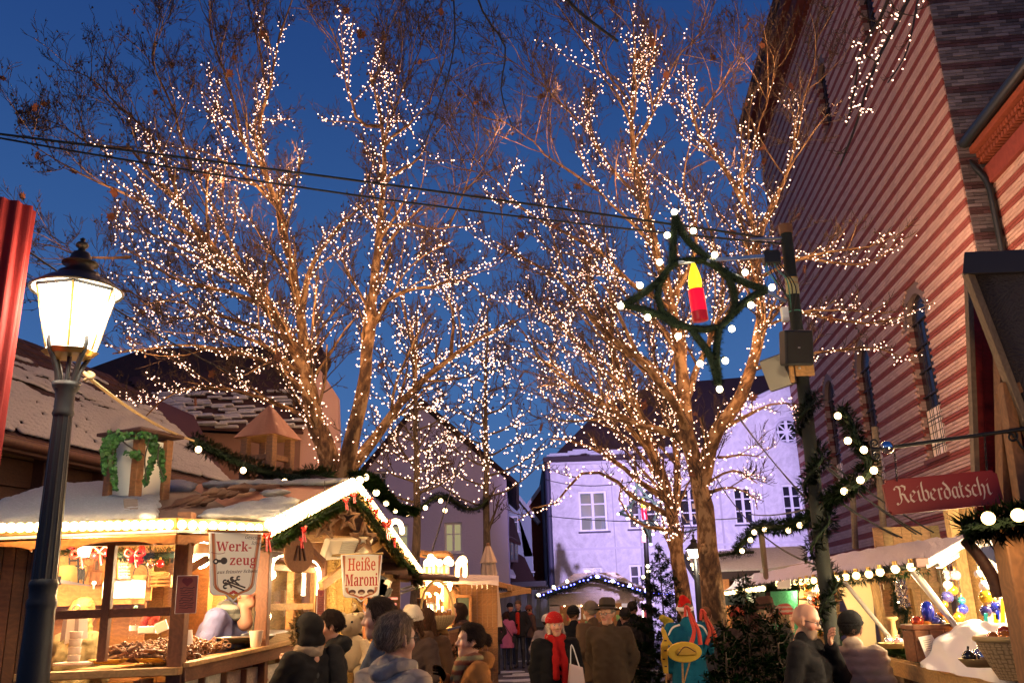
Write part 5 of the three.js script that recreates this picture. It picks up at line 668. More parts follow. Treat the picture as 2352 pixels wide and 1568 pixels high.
garland('fir garland hanging in a hook shaped loop right of the pole',B_([[1932,938,7.6],[1952,968,7.5],[1968,1010,7.4],[1990,1050,7.3],[1996,1085,7.2],[1965,1112,7.3],[1930,1130,7.6],[1900,1152,7.9]]),.085,700,{bulbs:B_([[1925,955,7.5],[1948,1012,7.3],[1985,1033,7.2],[2008,1080,7.1],[1977,1102,7.2],[1940,1128,7.4]]),br:.03,len:.085});
{const c=thing('overhead_cables','pair of black cables spanning the sky from the left edge to the pole top','cables');mesh(c,'cable',tube(sag(P(-60,300,7),P(1790,550,8),-.02,30),.012,5),M.wire);mesh(c,'cable',tube(sag(P(-60,306,7.1),P(1800,560,8),.1,30),.01,5),M.wire);mesh(c,'turnbuckle',tube([P(1725,550,7.95),P(1795,547,8)],.02,6),M.steel);
const d=thing('stay_cables','bundle of black cables running from the pole down to the stall roof','cables');for(const[a,b]of[[[1890,1060,8],[2105,1226,8.6]],[[1890,1068,8],[2118,1227,8.6]],[[1895,1055,8],[2145,1222,8.8]],[[1893,1122,8],[2062,1232,8.4]],[[1893,1128,8],[2072,1234,8.4]]]) mesh(d,'cable',tube(sag(P(...a),P(...b),.03),.009,5),M.wire);
const e=thing('slanting_wires','black wires slanting from the trees down to the stalls on the right','cables');for(const[a,b,s]of[[[1690,950,12],[1890,1185,8.4],.05],[[1696,955,12],[1892,1190,8.4],.05],[[1640,1090,14],[1885,1300,9],.25],[[1250,1100,24],[1540,1080,19],.25],[[1260,1185,26],[1700,1190,17],.1],[[1720,1180,17],[1870,1165,9],.05]]) mesh(e,'wire',tube(sag(P(...a),P(...b),s),.01,4),M.wire);
const f=thing('dark_wire','dark wire crossing behind the street lantern to the roof','cables');mesh(f,'wire',tube(sag(P(40,560,9),P(560,870,14),.1),.012,4),M.wire);mesh(f,'wire',tube(sag(P(1056,1060,20),P(985,1290,16),0),.015,4),M.wire);}
// ---------- distant lantern ----------
{const c=G(1605,19),t=thing('street_lamp','small distant street lantern shining between the two plane trunks','street lamp',v(c.x,0,c.z)),y1=hAt(c,1262),y0=hAt(c,1280);mesh(t,'post',tube([v(0,0,.0),v(0,y0-.02,0)],[.09,.05],10),M.iron);mesh(t,'glass',lathe([[.1,y0],[.155,y1],[0,y1]],8),glow(13,11.5,8.5));mesh(t,'roof',lathe([[.2,y1+.005],[.1,y1+.1],[.07,y1+.12],[.06,y1+.17],[.09,y1+.18],[.03,y1+.22],[.02,y1+.26],[.035,y1+.29],[0,y1+.33]],20),M.iron);lamp(c.x,y0-.12,c.z+.25,5,[1,.86,.62],4);}
// ---------- floodlight behind the trunk for the violet hall ----------
{const p=v(3.62,5.0,-19.4),t=thing('floodlight','small floodlight strapped behind the slim plane trunk, aimed at the violet hall','floodlight');mesh(t,'housing',rbox(.3,.22,.12,.02,p.x,p.y,p.z),M.black);mesh(t,'lens',box(.26,.18,.004,p.x,p.y,p.z-.0625),glow(2,1.5,4));mesh(t,'stirrup',tube([p.clone().add(v(0,-.1,.02)),v(3.35,4.7,-18.2)],.02,6),M.steel);
const s=new THREE.SpotLight(new THREE.Color(.62,.47,1),FLOOD(),0,.62,1);s.position.copy(p).add(v(0,0,-.1));s.target.position.set(10,6.5,HZ);s.castShadow=true;s.shadow.radius=1.5;const fl=(az,r,y)=>s.position.clone().add(v(Math.sin(az)*r,y,-Math.cos(az)*r));mesh(t,'added_barn_door',slab([fl(.45,.4,-.3),fl(1.15,.17,-.14),fl(1.15,.17,.14),fl(.45,.4,.3)],.004),M.black);s.name='flood';scene.add(s,s.target);}  // unseen flap added to keep the violet beam off the church
function FLOOD(){return 2600;}
// ---------- long glass bauble stall on the right ----------
const Q5=(x,y,d)=>P((3196+x / 1.8867) / 1.7415,(1900+y / 1.8867) / 1.7415,d);
{
R=rng(101);
const t=thing('bauble_stall','long open stall selling blown glass baubles under a lilac tarpaulin roof','market stall'),W=woodMat(.62,.4,.16),W2=woodMat(.55,.33,.12);
const cf=P(1988,1496,8.5),cn=P(2158,1535,6.2),cz=P(2372,1584,4.55);
const back=v(1.2,0,.05);
// counter, kinked fascia in two boards, dark front
for(const[a,b]of[[cf,cn],[cn.clone().add(v(-.01,-.005,.03)),cz]]){const lo=v(0,-.07,0);mesh(t,'counter_fascia',beam(a.clone().add(lo),b.clone().add(lo),.03,.11),W2);mesh(t,'counter',slab([a,b,b.clone().add(back),a.clone().add(back)],.04),W);mesh(t,'front_board',slab([a.clone().add(v(.12,-.13,0)),b.clone().add(v(.12,-.13,0)),b.clone().add(v(.12,0,0)).setY(0),a.clone().add(v(.12,0,0)).setY(0)],.03),M.walnut);}
for(const k of[0,.5,1]){const p=cf.clone().lerp(cn,k);mesh(t,'leg',beam(p.clone().setY(0).add(v(.06,0,0)),p.clone().add(v(.06,-.12,0)),.08,.08,v(1,0,0)),M.oldWood);}
// end wall: smooth board, post, plank panels, corner post
const zE=9.5,e=(px,y)=>G(px,zE).setY(y),eT=2.35,slope=(px)=>lerp(1.98,2.3,(px-1920) / 270);
const poly=(a,b,y0)=>[e(a,y0),e(b,y0),e(b,slope(b)),e(a,slope(a))];
mesh(t,'end_board',slab([P(1990,1500,zE),P(2016,1500,zE),P(2000,1300,zE),P(1915,1318,zE),P(1925,1345,zE)],.02),mat(.78,.56,.27,.6));
mesh(t,'post',[beam(e(2020,1.0),P(1995,1295,zE),.05,.05,v(0,0,1)),beam(e(2029,1.0),P(2004,1290,zE),.03,.04,v(0,0,1))],W2);
for(let i=0;i<7;i++){const a=lerp(2032,2188,i / 7),b=lerp(2032,2188,(i+.96) / 7);mesh(t,'plank',slab([e(a,.9),e(b,.9),e(b,2.35),e(a,2.35)].map((p)=>p.add(v(0,0,-.06))),.025),woodMat(.62*rr(.88,1.1),.38*rr(.9,1.08),.14));}
for(const y of[1.18,1.75,2.1]) mesh(t,'ledge',beam(e(2032,y),e(2188,y),.03,.06),W2);mesh(t,'ledge',beam(e(2100,1.2),e(2096,1.75),.03,.06,v(0,0,1)),W2);
const cp=G(2216,8.7);mesh(t,'corner_post',beam(cp.clone().setY(.9),cp.clone().setY(2.5),.11,.11,v(0,0,1)),W);
const bw=(k)=>cp.clone().lerp(v(4.1,0,-4.2),k);for(let i=0;i<14;i++){mesh(t,'back_plank',slab([bw(i / 14).setY(.6),bw((i+.96) / 14).setY(.6),bw((i+.96) / 14).setY(2.6),bw(i / 14).setY(2.6)].map((p)=>p.add(v(.08,0,0))),.025),W);}
// roof tarpaulin and bulbs along the eave
const fe=[[2132,1292,6.8],[2094,1300,7.15],[2000,1315,8.2],[1921,1326,9.4],[1839,1336,11],[1786,1341,12.6],[1700,1352,16],[1660,1358,18.5]].map((q)=>P(...q)),be=[[2232,1224,6.9],[2165,1232,7.6],[2080,1246,8.7],[1985,1262,10],[1910,1276,11.6],[1850,1288,13],[1750,1312,16.5],[1690,1330,19]].map((q)=>P(...q));
{const pos=[],n=56,m=10,g=(i,j)=>{const k=i / n*7,a=Math.min(6,Math.floor(k)),f=k-a,p=fe[a].clone().lerp(fe[a+1],f),q=be[a].clone().lerp(be[a+1],f),o=p.lerp(q,j / m);o.y+=-.05*Math.sin(Math.PI*j / m)+.02*N3(o.x*3,o.z*3,1)+.012*N3(o.x*9,o.z*9,4);return o;};for(let i=0;i<n;i++) for(let j=0;j<m;j++){const a=g(i,j),b=g(i+1,j),c=g(i+1,j+1),d=g(i,j+1);for(const p of[a,b,c,a,c,d]) pos.push(p.x,p.y,p.z);} const G3=new THREE.BufferGeometry();G3.setAttribute('position',new THREE.Float32BufferAttribute(pos,3));G3.computeVertexNormals();mesh(t,'tarpaulin',boxUV(G3),mat(.5,.45,.5,.38,{bumpMap:rep(T.rough,2.2),bumpScale:.02}));}
mesh(t,'valance',tube(fe,.02,5),M.black);mesh(t,'roof_support',beam(be[0].clone().add(v(.1,-.05,0)),be[6],.06,.06),M.oldWood);
mesh(t,'tarp_flap',slab([P(2126,1287,6.7),P(2232,1226,6.85),P(2225,1255,6.8),P(2131,1304,6.65)],.006),mat(.42,.36,.33,.7));mesh(t,'eave_bracket',rbox(.1,.07,.05,.01,...P(2116,1292,6.7).toArray()),M.walnut);
for(const[a,b]of[[[1940,1336,8.6],[2056,1478,8.0]],[[2098,1316,7.0],[2208,1452,6.3]],[[2106,1314,7.2],[2224,1478,6.2]]]) mesh(t,'strut',tube([P(...a),P(...b)],.02,8),mat(.42,.38,.32,.5,{metalness:.3}));mesh(t,'strut_clamp',sph(.02,8,6).translate(...P(2208,1450,6.28).toArray()),M.steel);
const bs=thing('stall_bulb_garland','fir garland with a row of warm bulbs along the bauble stall eave','garland'),bl=[[850,690],[730,705],[615,730],[530,745],[435,755],[357,765],[283,775],[197,783],[115,790],[62,797],[12,805]];
mesh(bs,'needle_sprigs',needles(fe.slice(0,7).map((p)=>p.clone().add(v(-.02,-.03,.02))),.055,380,.055),M.needle).userData.kind='stuff';
bl.forEach(([x,y],i)=>{const d=1 / lerp(1 / 7.05,1 / 11.2,i / 10);const p=Q5(x,y+2,d);bulb(bs,p,.034,glow(7,4.6,1.7));mesh(bs,'socket',tube([p.clone().add(v(0,.02,0)),p.clone().add(v(0,.06,0))],.02,8),M.brass);});
for(let i=0;i<7;i++){const k=i / 6,p=P(lerp(1870,1786,k),lerp(1334,1340,k),1 / lerp(1 / 10.2,1 / 12.6,k));bulb(bs,p,.034,glow(7,4.6,1.7));}
for(let i=0;i<11;i++){const k=i / 10,p=P(lerp(1753,1669,k),lerp(1351,1362,k),1 / lerp(1 / 13.2,1 / 18,k));bulb(bs,p,.04,glow(7,4.8,1.9));}
for(const[x,y,d,i]of[[2060,1312,7.4,.9],[1950,1330,9,.8],[1830,1342,11,.8],[1720,1362,15,.8]]) lampAt(P(x,y,d).add(v(-.12,-.1,.1)),i,[1,.72,.4]);
const sl=thing('work_lamp','grey work lamp clamped under the stall roof, shining on the glass','lamp');{const p=P(2172,1282,7.3);mesh(sl,'housing',rbox(.2,.05,.12,.012).applyMatrix4(new THREE.Matrix4().makeRotationZ(.5).setPosition(p)),M.steel);mesh(sl,'tube',box(.17,.01,.09).applyMatrix4(new THREE.Matrix4().makeRotationZ(.5).setPosition(p.clone().add(v(.014,-.028,0)))),glow(18,13,7));lamp(p.x+.15,p.y-.15,p.z,9,[1,.78,.48],4);}
{const p=v(3.45,2.15,-5.9),l=thing('strip_lamp','white strip lamp under the bauble stall roof, hidden by the flap','lamp');mesh(l,'tube',tube([p.clone().add(v(0,0,-.2)),p.clone().add(v(0,0,.2))],.02,8),glow(20,15,9));mesh(l,'reflector',box(.12,.01,.46,p.x,p.y+.03,p.z),M.white);lamp(p.x,p.y-.12,p.z,22,[1,.76,.46],4);}
// ---- wares ----
const glassM=(r,g,b)=>new THREE.MeshPhysicalMaterial({color:new THREE.Color().setRGB(r,g,b),roughness:.04,metalness:.55,clearcoat:1,side:THREE.DoubleSide});
const GC={clear:mat(.75,.7,.68,.05,{metalness:.8}),pink:glassM(.7,.4,.38),orange:glassM(.75,.24,.02),red:glassM(.6,.07,.01),blue:glassM(.03,.05,.5),dblue:glassM(.05,.05,.22),teal:glassM(.03,.3,.3),yellow:glassM(.75,.5,.03),pearl:mat(.9,.86,.84,.2),black:mat(.02,.02,.02,.1)};
const N={clear:'clear silver',pink:'pale pink',orange:'orange',red:'red orange',blue:'cobalt blue',dblue:'dark blue',teal:'teal',yellow:'yellow',pearl:'pearl white',black:'black'};
const ball=(x,y,d,r,c,where,cord=.5)=>{const p=Q5(x,y,d),o=thing('glass_bauble',N[c]+' glass bauble '+where,'bauble',p,'hanging glass baubles');mesh(o,'globe',sph(r,20,14),GC[c]);mesh(o,'cap',lathe([[0,.03],[.012,.028],[.014,0],[.01,-.004]],10).translate(0,r-.004,0),M.brass);mesh(o,'cord',tube([v(0,r+.02,0),v(0,r+cord,0)],.002,4),M.wire);};
const hang=[[1112,735,26,'clear','at the top of the inner column'],[1183,755,42,'pink','beside the top of the inner column'],[1120,772,24,'clear','second from the top of the inner column'],[1125,830,34,'pearl','halfway up the inner column'],[1165,868,40,'orange','halfway down beside the pearl one'],[1125,918,46,'dblue','at the foot of the inner column'],[1105,975,26,'orange','just below the dark blue one of the inner column'],[1232,945,30,'teal','upper one near the corner post'],[1240,1010,40,'blue','below the teal one at the corner post'],[1212,1075,44,'orange','large and low beside the corner post'],[1240,1135,36,'dblue','lowest at the corner post'],[1405,695,36,'blue','topmost right of the corner post'],[1355,745,30,'pearl','small, right of the corner post near the top'],[1405,835,42,'pearl','in the bright right cluster, upper left'],[1470,850,52,'pearl','largest in the bright right cluster'],[1545,855,54,'blue','big and rightmost in the bright cluster'],[1415,920,54,'yellow','big, under the pearl ones'],[1415,1025,44,'dblue','low left under the bright cluster'],[1490,1000,44,'blue','low right under the bright cluster']];
for(const[x,y,r,c,w]of hang){const d=x<1260?7.8:6.2;ball(x,y,d,r / 1.8867 / 1.7415 / F*d*.95,c,w,x<1260?.25:.35);}
for(const[x,y0,y1,c]of[[1412,1040,1150,'teal'],[1488,1050,1200,'yellow'],[1500,1020,1090,'blue'],[1540,930,1190,'yellow']]) mesh(thing('glass_ribbon',N[c]+' ribbon hanging below the bright glass baubles'+(y1===1200?', middle one':y1===1190?', rightmost':''),'ribbon'),'strip',beam(Q5(x,y0,6.15),Q5(x+4,y1,6.15),.025,.004,v(0,0,1)),GC[c]);
// tub of glass flowers
{const b=thing('wooden_tub','brown wooden box planted with glass flowers on the counter','tub'),p=Q5(1140,1395,6.6),o=new THREE.Matrix4().makeRotationY(-.1).setPosition(p);for(let i=0;i<5;i++) mesh(b,'stave',rbox(.098,.21,.03,.008,-.2+i*.1,.105,.12).applyMatrix4(o),woodMat(.33,.13,.045));mesh(b,'rim',rbox(.52,.035,.28,.01,0,.225,0).applyMatrix4(o),woodMat(.26,.09,.03));mesh(b,'side',[box(.03,.2,.24,-.24,.1,0).applyMatrix4(o),box(.03,.2,.24,.24,.1,0).applyMatrix4(o),box(.48,.2,.03,0,.1,-.12).applyMatrix4(o)],woodMat(.28,.1,.035));mesh(b,'latch',rbox(.03,.03,.01,.003,.09,.2,.142).applyMatrix4(o),M.steel);mesh(b,'sand',box(.48,.02,.25,0,.235,0).applyMatrix4(o),M.straw);
const fl=[[895,1105,'red'],[950,1100,'orange'],[910,1150,'orange'],[965,1140,'orange'],[950,1180,'red'],[1000,1170,'orange'],[1010,1195,'red'],[1010,1070,'blue'],[1065,1070,'orange'],[1040,1110,'dblue'],[1075,1140,'dblue'],[1115,1115,'orange'],[1125,1165,'yellow'],[1040,1145,'clear'],[1060,1085,'black'],[975,1030,'blue'],[1165,1210,'clear'],[1090,1180,'dblue']];const pos=['at the left edge','left, upper row','left, second row','left of the middle','left, low','low in the middle','lowest in the middle','upper middle','upper right','centre','right of the centre','right, upper','right, low','centre, small','dark centre','tall spike','far right, low','right, second row'];
fl.forEach(([x,y,c],i)=>{const h=Q5(x,y,6.55+(i%3)*.06),f=thing('glass_flower',N[c]+' glass ball on a stalk in the wooden tub, '+pos[i],'glass flower',null,'glass balls on stalks in the tub'),r=.042*rr(.85,1.15),base=p.clone().add(v(rr(-.16,.16),.23,rr(-.08,.08)));mesh(f,'head',sph(r,16,12).scale(1,i===15?1.6:.92,1).translate(h.x,h.y,h.z),GC[c]);mesh(f,'stalk',tube(curve([h,h.clone().lerp(base,.5).add(v(.01,0,.01)),base],8),.006,6),GC.clear);});}
{const k=thing('price_card','white price card leaning on the wooden tub','card'),p=Q5(1000,1325,6.45),m=frame(p,v(1,.12,-.3),v(.1,1,-.25));mesh(k,'card',box(.12,.2,.004).applyMatrix4(m),M.paper);mesh(k,'print',new THREE.PlaneGeometry(.11,.19).translate(0,0,.0035).applyMatrix4(m),mat(1,1,1,.7,{map:canvasTex(64,128,(g,w,h)=>{g.fillStyle='#e8dcc6';g.fillRect(0,0,w,h);g.strokeStyle='#7d6a56';g.lineWidth=2;for(let y=16;y<70;y+=9){g.beginPath();g.moveTo(10,y);g.lineTo(50-y%7,y);g.stroke();}})}));}
// white cloth heaped on the counter, dishes, basket
{const k=thing('white_cloth','bright white cloth draped in folds over boxes on the counter','cloth'),pos=[],nx=60,ny=22,L=[[2116,1531],[2121,1512],[2132,1490],[2150,1470],[2172,1452],[2196,1438],[2216,1428],[2236,1424],[2256,1426],[2280,1430],[2312,1428],[2360,1422]],g=(i,j)=>{const u=i / nx*11,a=Math.min(10,Math.floor(u)),f=u-a,w=j / ny,x=lerp(L[a][0],L[a+1][0],f),yt=lerp(L[a][1],L[a+1][1],f),yb=1534+(x-2125)*.2,d0=lerp(6.25,4.75,i / nx),d=d0+.02+.75*w,px=x,py=lerp(yb,yt,Math.sin(w*1.57)),p=P(px,py,d-.0);p.add(v(.014*Math.sin(i*.35+j*.3),.03*N3(i*.14,j*.22,1)*w,.03*N3(i*.12,j*.2,3)));return p;};for(let i=0;i<nx;i++) for(let j=0;j<ny;j++){const a=g(i,j),b=g(i+1,j),c=g(i+1,j+1),d=g(i,j+1);for(const p of[a,b,c,a,c,d]) pos.push(p.x,p.y,p.z);} const g3=new THREE.BufferGeometry();g3.setAttribute('position',new THREE.Float32BufferAttribute(pos,3));g3.computeVertexNormals();mesh(k,'drape',boxUV(g3),mat(.85,.82,.76,.85));mesh(k,'fringe',needles([Q5(1180,1440,5.75),Q5(1250,1450,5.65),Q5(1310,1440,5.55)],.02,160,.05),mat(.8,.78,.72,.9,{vertexColors:true}));}
const dish=(x,y,d,r,lb,items)=>{const k=thing('dish',lb,'dish'),p=Q5(x,y,d);mesh(k,'bowl',lathe([[0,0],[r*.7,.005],[r,.045],[r*.97,.048],[r*.68,.012],[0,.01]],28).translate(p.x,p.y,p.z),M.straw);items.forEach(([dx,dz,rad,c],i)=>{const o=thing('small_bauble',N[c]+' small glass ball lying in the '+lb.split(' of ')[0].split(' on ')[0]+', '+['left','middle','right','front','back','far right'][i]+' one','bauble',p.clone().add(v(dx,rad+.02,dz)));mesh(o,'globe',sph(rad,14,10),GC[c]);mesh(o,'stub',tube([v(0,rad*.95,0),v(.004,rad+.02,0)],.006,6),GC[c]);});};
dish(755,1310,7.4,.15,'shallow straw dish of clear balls on the counter',[[-.07,0,.036,'clear'],[0,.03,.034,'pink'],[.07,0,.036,'clear'],[.02,-.05,.03,'clear']]);
dish(900,1330,7.0,.1,'small wooden tray of silver balls on the counter',[[-.03,0,.026,'clear'],[.03,0,.028,'dblue'],[.055,-.03,.024,'clear']]);
dish(1400,1452,5.02,.12,'flat dish of smoky balls before the white cloth',[[-.07,0,.035,'black'],[0,.02,.036,'clear'],[.06,0,.034,'black'],[.01,-.05,.038,'clear']]);
{const k=thing('wicker_basket','wicker basket heaped with orange and blue glass at the right edge','basket'),p=Q5(1730,1540,4.85);mesh(k,'bowl',lathe([[.13,0],[.16,.06],[.2,.15],[.215,.2],[.2,.2],[.15,.06],[.0,.02]],32).translate(p.x,p.y,p.z),mat(1,1,1,.8,{map:rep(T.wicker,5,2),bumpMap:rep(T.wicker,5,2),bumpScale:.004}));mesh(k,'rim',new THREE.TorusGeometry(.21,.016,8,32).rotateX(Math.PI / 2).translate(p.x,p.y+.2,p.z),M.straw);
for(let i=0;i<14;i++){const c=['orange','blue','clear','orange','red','dblue'][i%6],a=i*2.4,r=.035*Math.sqrt(i),o=thing('basket_bauble',N[c]+' glass ball heaped in the wicker basket','bauble',p.clone().add(v(Math.cos(a)*r,.19+.05*(1-i / 14),Math.sin(a)*r)),'glass balls heaped in the wicker basket');mesh(o,'globe',sph(.036,14,10),GC[c]);o.userData.label=N[c]+' glass ball '+(['on top','high at the right','high at the left','high in front','high behind','midway right','midway left','midway front','midway behind','low right','low left','low front','low behind','lowest'][i]+' of the heap in the wicker basket');}}
garland('cut fir greens lying along the bauble stall counter edge',[cf.clone().add(v(.08,.02,.05)),cn.clone().lerp(cf,.5).add(v(.06,.025,0)),cn.clone().add(v(.06,.02,0)),cz.clone().lerp(cn,.5).add(v(.06,.02,0)),cz.clone().add(v(.08,.02,0))],.05,900,{mat:M.needleLit,len:.05});
garland('green fir swag with silver tinsel hanging on the stall end wall',[Q5(735,770,9.3),Q5(730,900,9.3),Q5(740,1010,9.3),Q5(790,1040,9.3),Q5(815,980,9.3),Q5(810,1100,9.3),Q5(785,1240,9.3)],.05,900,{mat:M.needleLit,len:.05});
{const k=thing('tinsel','glittering silver tinsel on the fir swag of the stall end wall','tinsel'),ms=[];for(let i=0;i<380;i++){const f=R(),p=Q5(lerp(760,800,f)+rr(-40,40),lerp(780,990,f)+rr(-20,20),9.15+rr(-.05,.05));ms.push(MX(p,v(rr(.5,1),1,1),new THREE.Quaternion().setFromEuler(new THREE.Euler(rr(-3,3),rr(-3,3),rr(-3,3)))));} inst(k,'strands',box(.05,.003,.006),M.chrome,ms);mesh(k,'string',tube([Q5(742,770,9.16),Q5(800,990,9.16)],.004,4),M.chrome);}
mesh(thing('turned_candlestick','turned wooden candlestick standing by the stall end post','candlestick'),'shaft',lathe([[.05,0],[.05,.02],[.025,.04],[.03,.12],[.022,.14],[.022,.2],[.05,.22],[.045,.24],[0,.24]],18).translate(...Q5(735,1285,8.2).toArray()),M.straw);
{const c=thing('printed_curtain','white curtain printed with red ornaments behind the glass baubles','curtain'),pos=[],g=(i,j)=>{const k=i / 30,p=bw(lerp(.1,.62,k)).setY(lerp(1.0,2.2,j / 4));p.x+=-.05+.02*Math.sin(k*40);return p;},uv=[];for(let i=0;i<30;i++) for(let j=0;j<4;j++) for(const[a,b]of[[0,0],[1,0],[1,1],[0,0],[1,1],[0,1]]){const p=g(i+a,j+b);pos.push(p.x,p.y,p.z);uv.push((i+a) / 30*2,(j+b) / 4);} const g3=new THREE.BufferGeometry();g3.setAttribute('position',new THREE.Float32BufferAttribute(pos,3));g3.setAttribute('uv',new THREE.Float32BufferAttribute(uv,2));g3.computeVertexNormals();const tx=canvasTex(256,256,(x,w,h)=>{x.fillStyle='#f3ebdc';x.fillRect(0,0,w,h);for(let i=0;i<26;i++){const a=(i*61)%250,b=(i*97)%250;x.fillStyle=i%3?'#b8341f':'#5c4a3c';x.fillRect(a,b-12,8,26);x.fillRect(a-9,b-2,26,7);x.beginPath();x.arc(a+4,b-14,6,0,7);x.fill();}});tx.wrapS=THREE.RepeatWrapping;mesh(c,'cloth',g3,mat(1,1,1,.8,{map:tx}));mesh(c,'rail',tube([bw(.1).setY(2.2),bw(.62).setY(2.2)],.01,6),M.pine);}
// neighbouring stall: red and gold ornaments, green cloth, notice
const n2=thing('ornament_stall','stall crammed with red and gold ornaments and a green side cloth behind the pole','market stall');
mesh(n2,'green_cloth',slab([P(1770,1440,11.4),P(1832,1460,10.9),P(1832,1356,10.9),P(1770,1358,11.4)],.01),mat(.03,.22,.1,.85,{bumpMap:rep(T.rough,1),bumpScale:.02}));mesh(n2,'notice',slab([P(1786,1352,11),P(1816,1350,10.7),P(1816,1330,10.7),P(1786,1336,11)],.006),M.paper);
mesh(n2,'back_wall',slab([P(1835,1500,12),P(1925,1500,11.2),P(1925,1335,11.2),P(1835,1340,12)],.03),W);mesh(n2,'shelf',[1375,1405,1430,1455].map((y)=>beam(P(1845,y,11.6),P(1922,y+2,10.9),.2,.02)),W2);mesh(n2,'dark_awning',slab([P(1660,1368,18),P(1760,1356,13.5),P(1764,1385,13.5),P(1660,1390,18)],.02),mat(.01,.04,.025,.9));mesh(n2,'counter_front',slab([P(1690,1470,17),P(1850,1500,11),P(1850,1560,11),P(1690,1520,17)],.03),M.walnut);
const oc=[['red','red'],['gold','yellow'],['orange','orange'],['white','pearl'],['clear','clear']];let cnt=0;for(let r=0;r<6;r++) for(let k=0;k<8;k++){const c=oc[Math.floor(R()*5)],p=P(1850+k*9.5+rr(-2,2),1352+r*21+rr(-4,4),10.7+rr(0,.25)),o=thing('shelf_ornament',c[0]+' ornament in the '+['top','second','third','fourth','fifth','lowest'][r]+' row of the ornament stall, '+['leftmost','second','third','fourth','fifth','sixth','seventh','rightmost'][k]+' in it','ornament',p,'ornaments in the red and gold stall');mesh(o,'body',(cnt++%3)?sph(rr(.025,.04),12,8):lathe([[0,-.05],[.03,-.045],[.025,0],[.035,.02],[.015,.05],[0,.06]],12),GC[c[1]]);mesh(o,'top',sph(.01,6,5).translate(0,.045,0),M.brass);}
lampAt(P(1880,1365,10.5),1.6,[1,.72,.36]);lampAt(P(1800,1372,12),.8,[1,.72,.4]);{const l=thing('stall_lamp','bright lamp among the red and gold ornaments','lamp'),p=P(1880,1350,10.6);mesh(l,'bulb',sph(.04,10,8).translate(p.x,p.y,p.z),glow(14,10,5));mesh(l,'holder',tube([p.clone().add(v(0,.03,0)),p.clone().add(v(0,.1,0))],.018,8),M.brass);}
for(const[a,b,d0,d1]of[[[1966,1260,10.5],[1957,1090,10.5]],[[2033,1245,9.8],[2010,980,9.8]]].map((q)=>[...q])) mesh(thing('wooden_pole',b_(a),'pole'),'shaft',tube([P(...a),P(...b)],.035,8),M.oldWood);
function b_(a){return a[0]<2000?'thin pale wooden pole rising from the stall roof, nearer the garland pole':'darker wooden pole rising from the stall roof, nearer the red sign';}
}
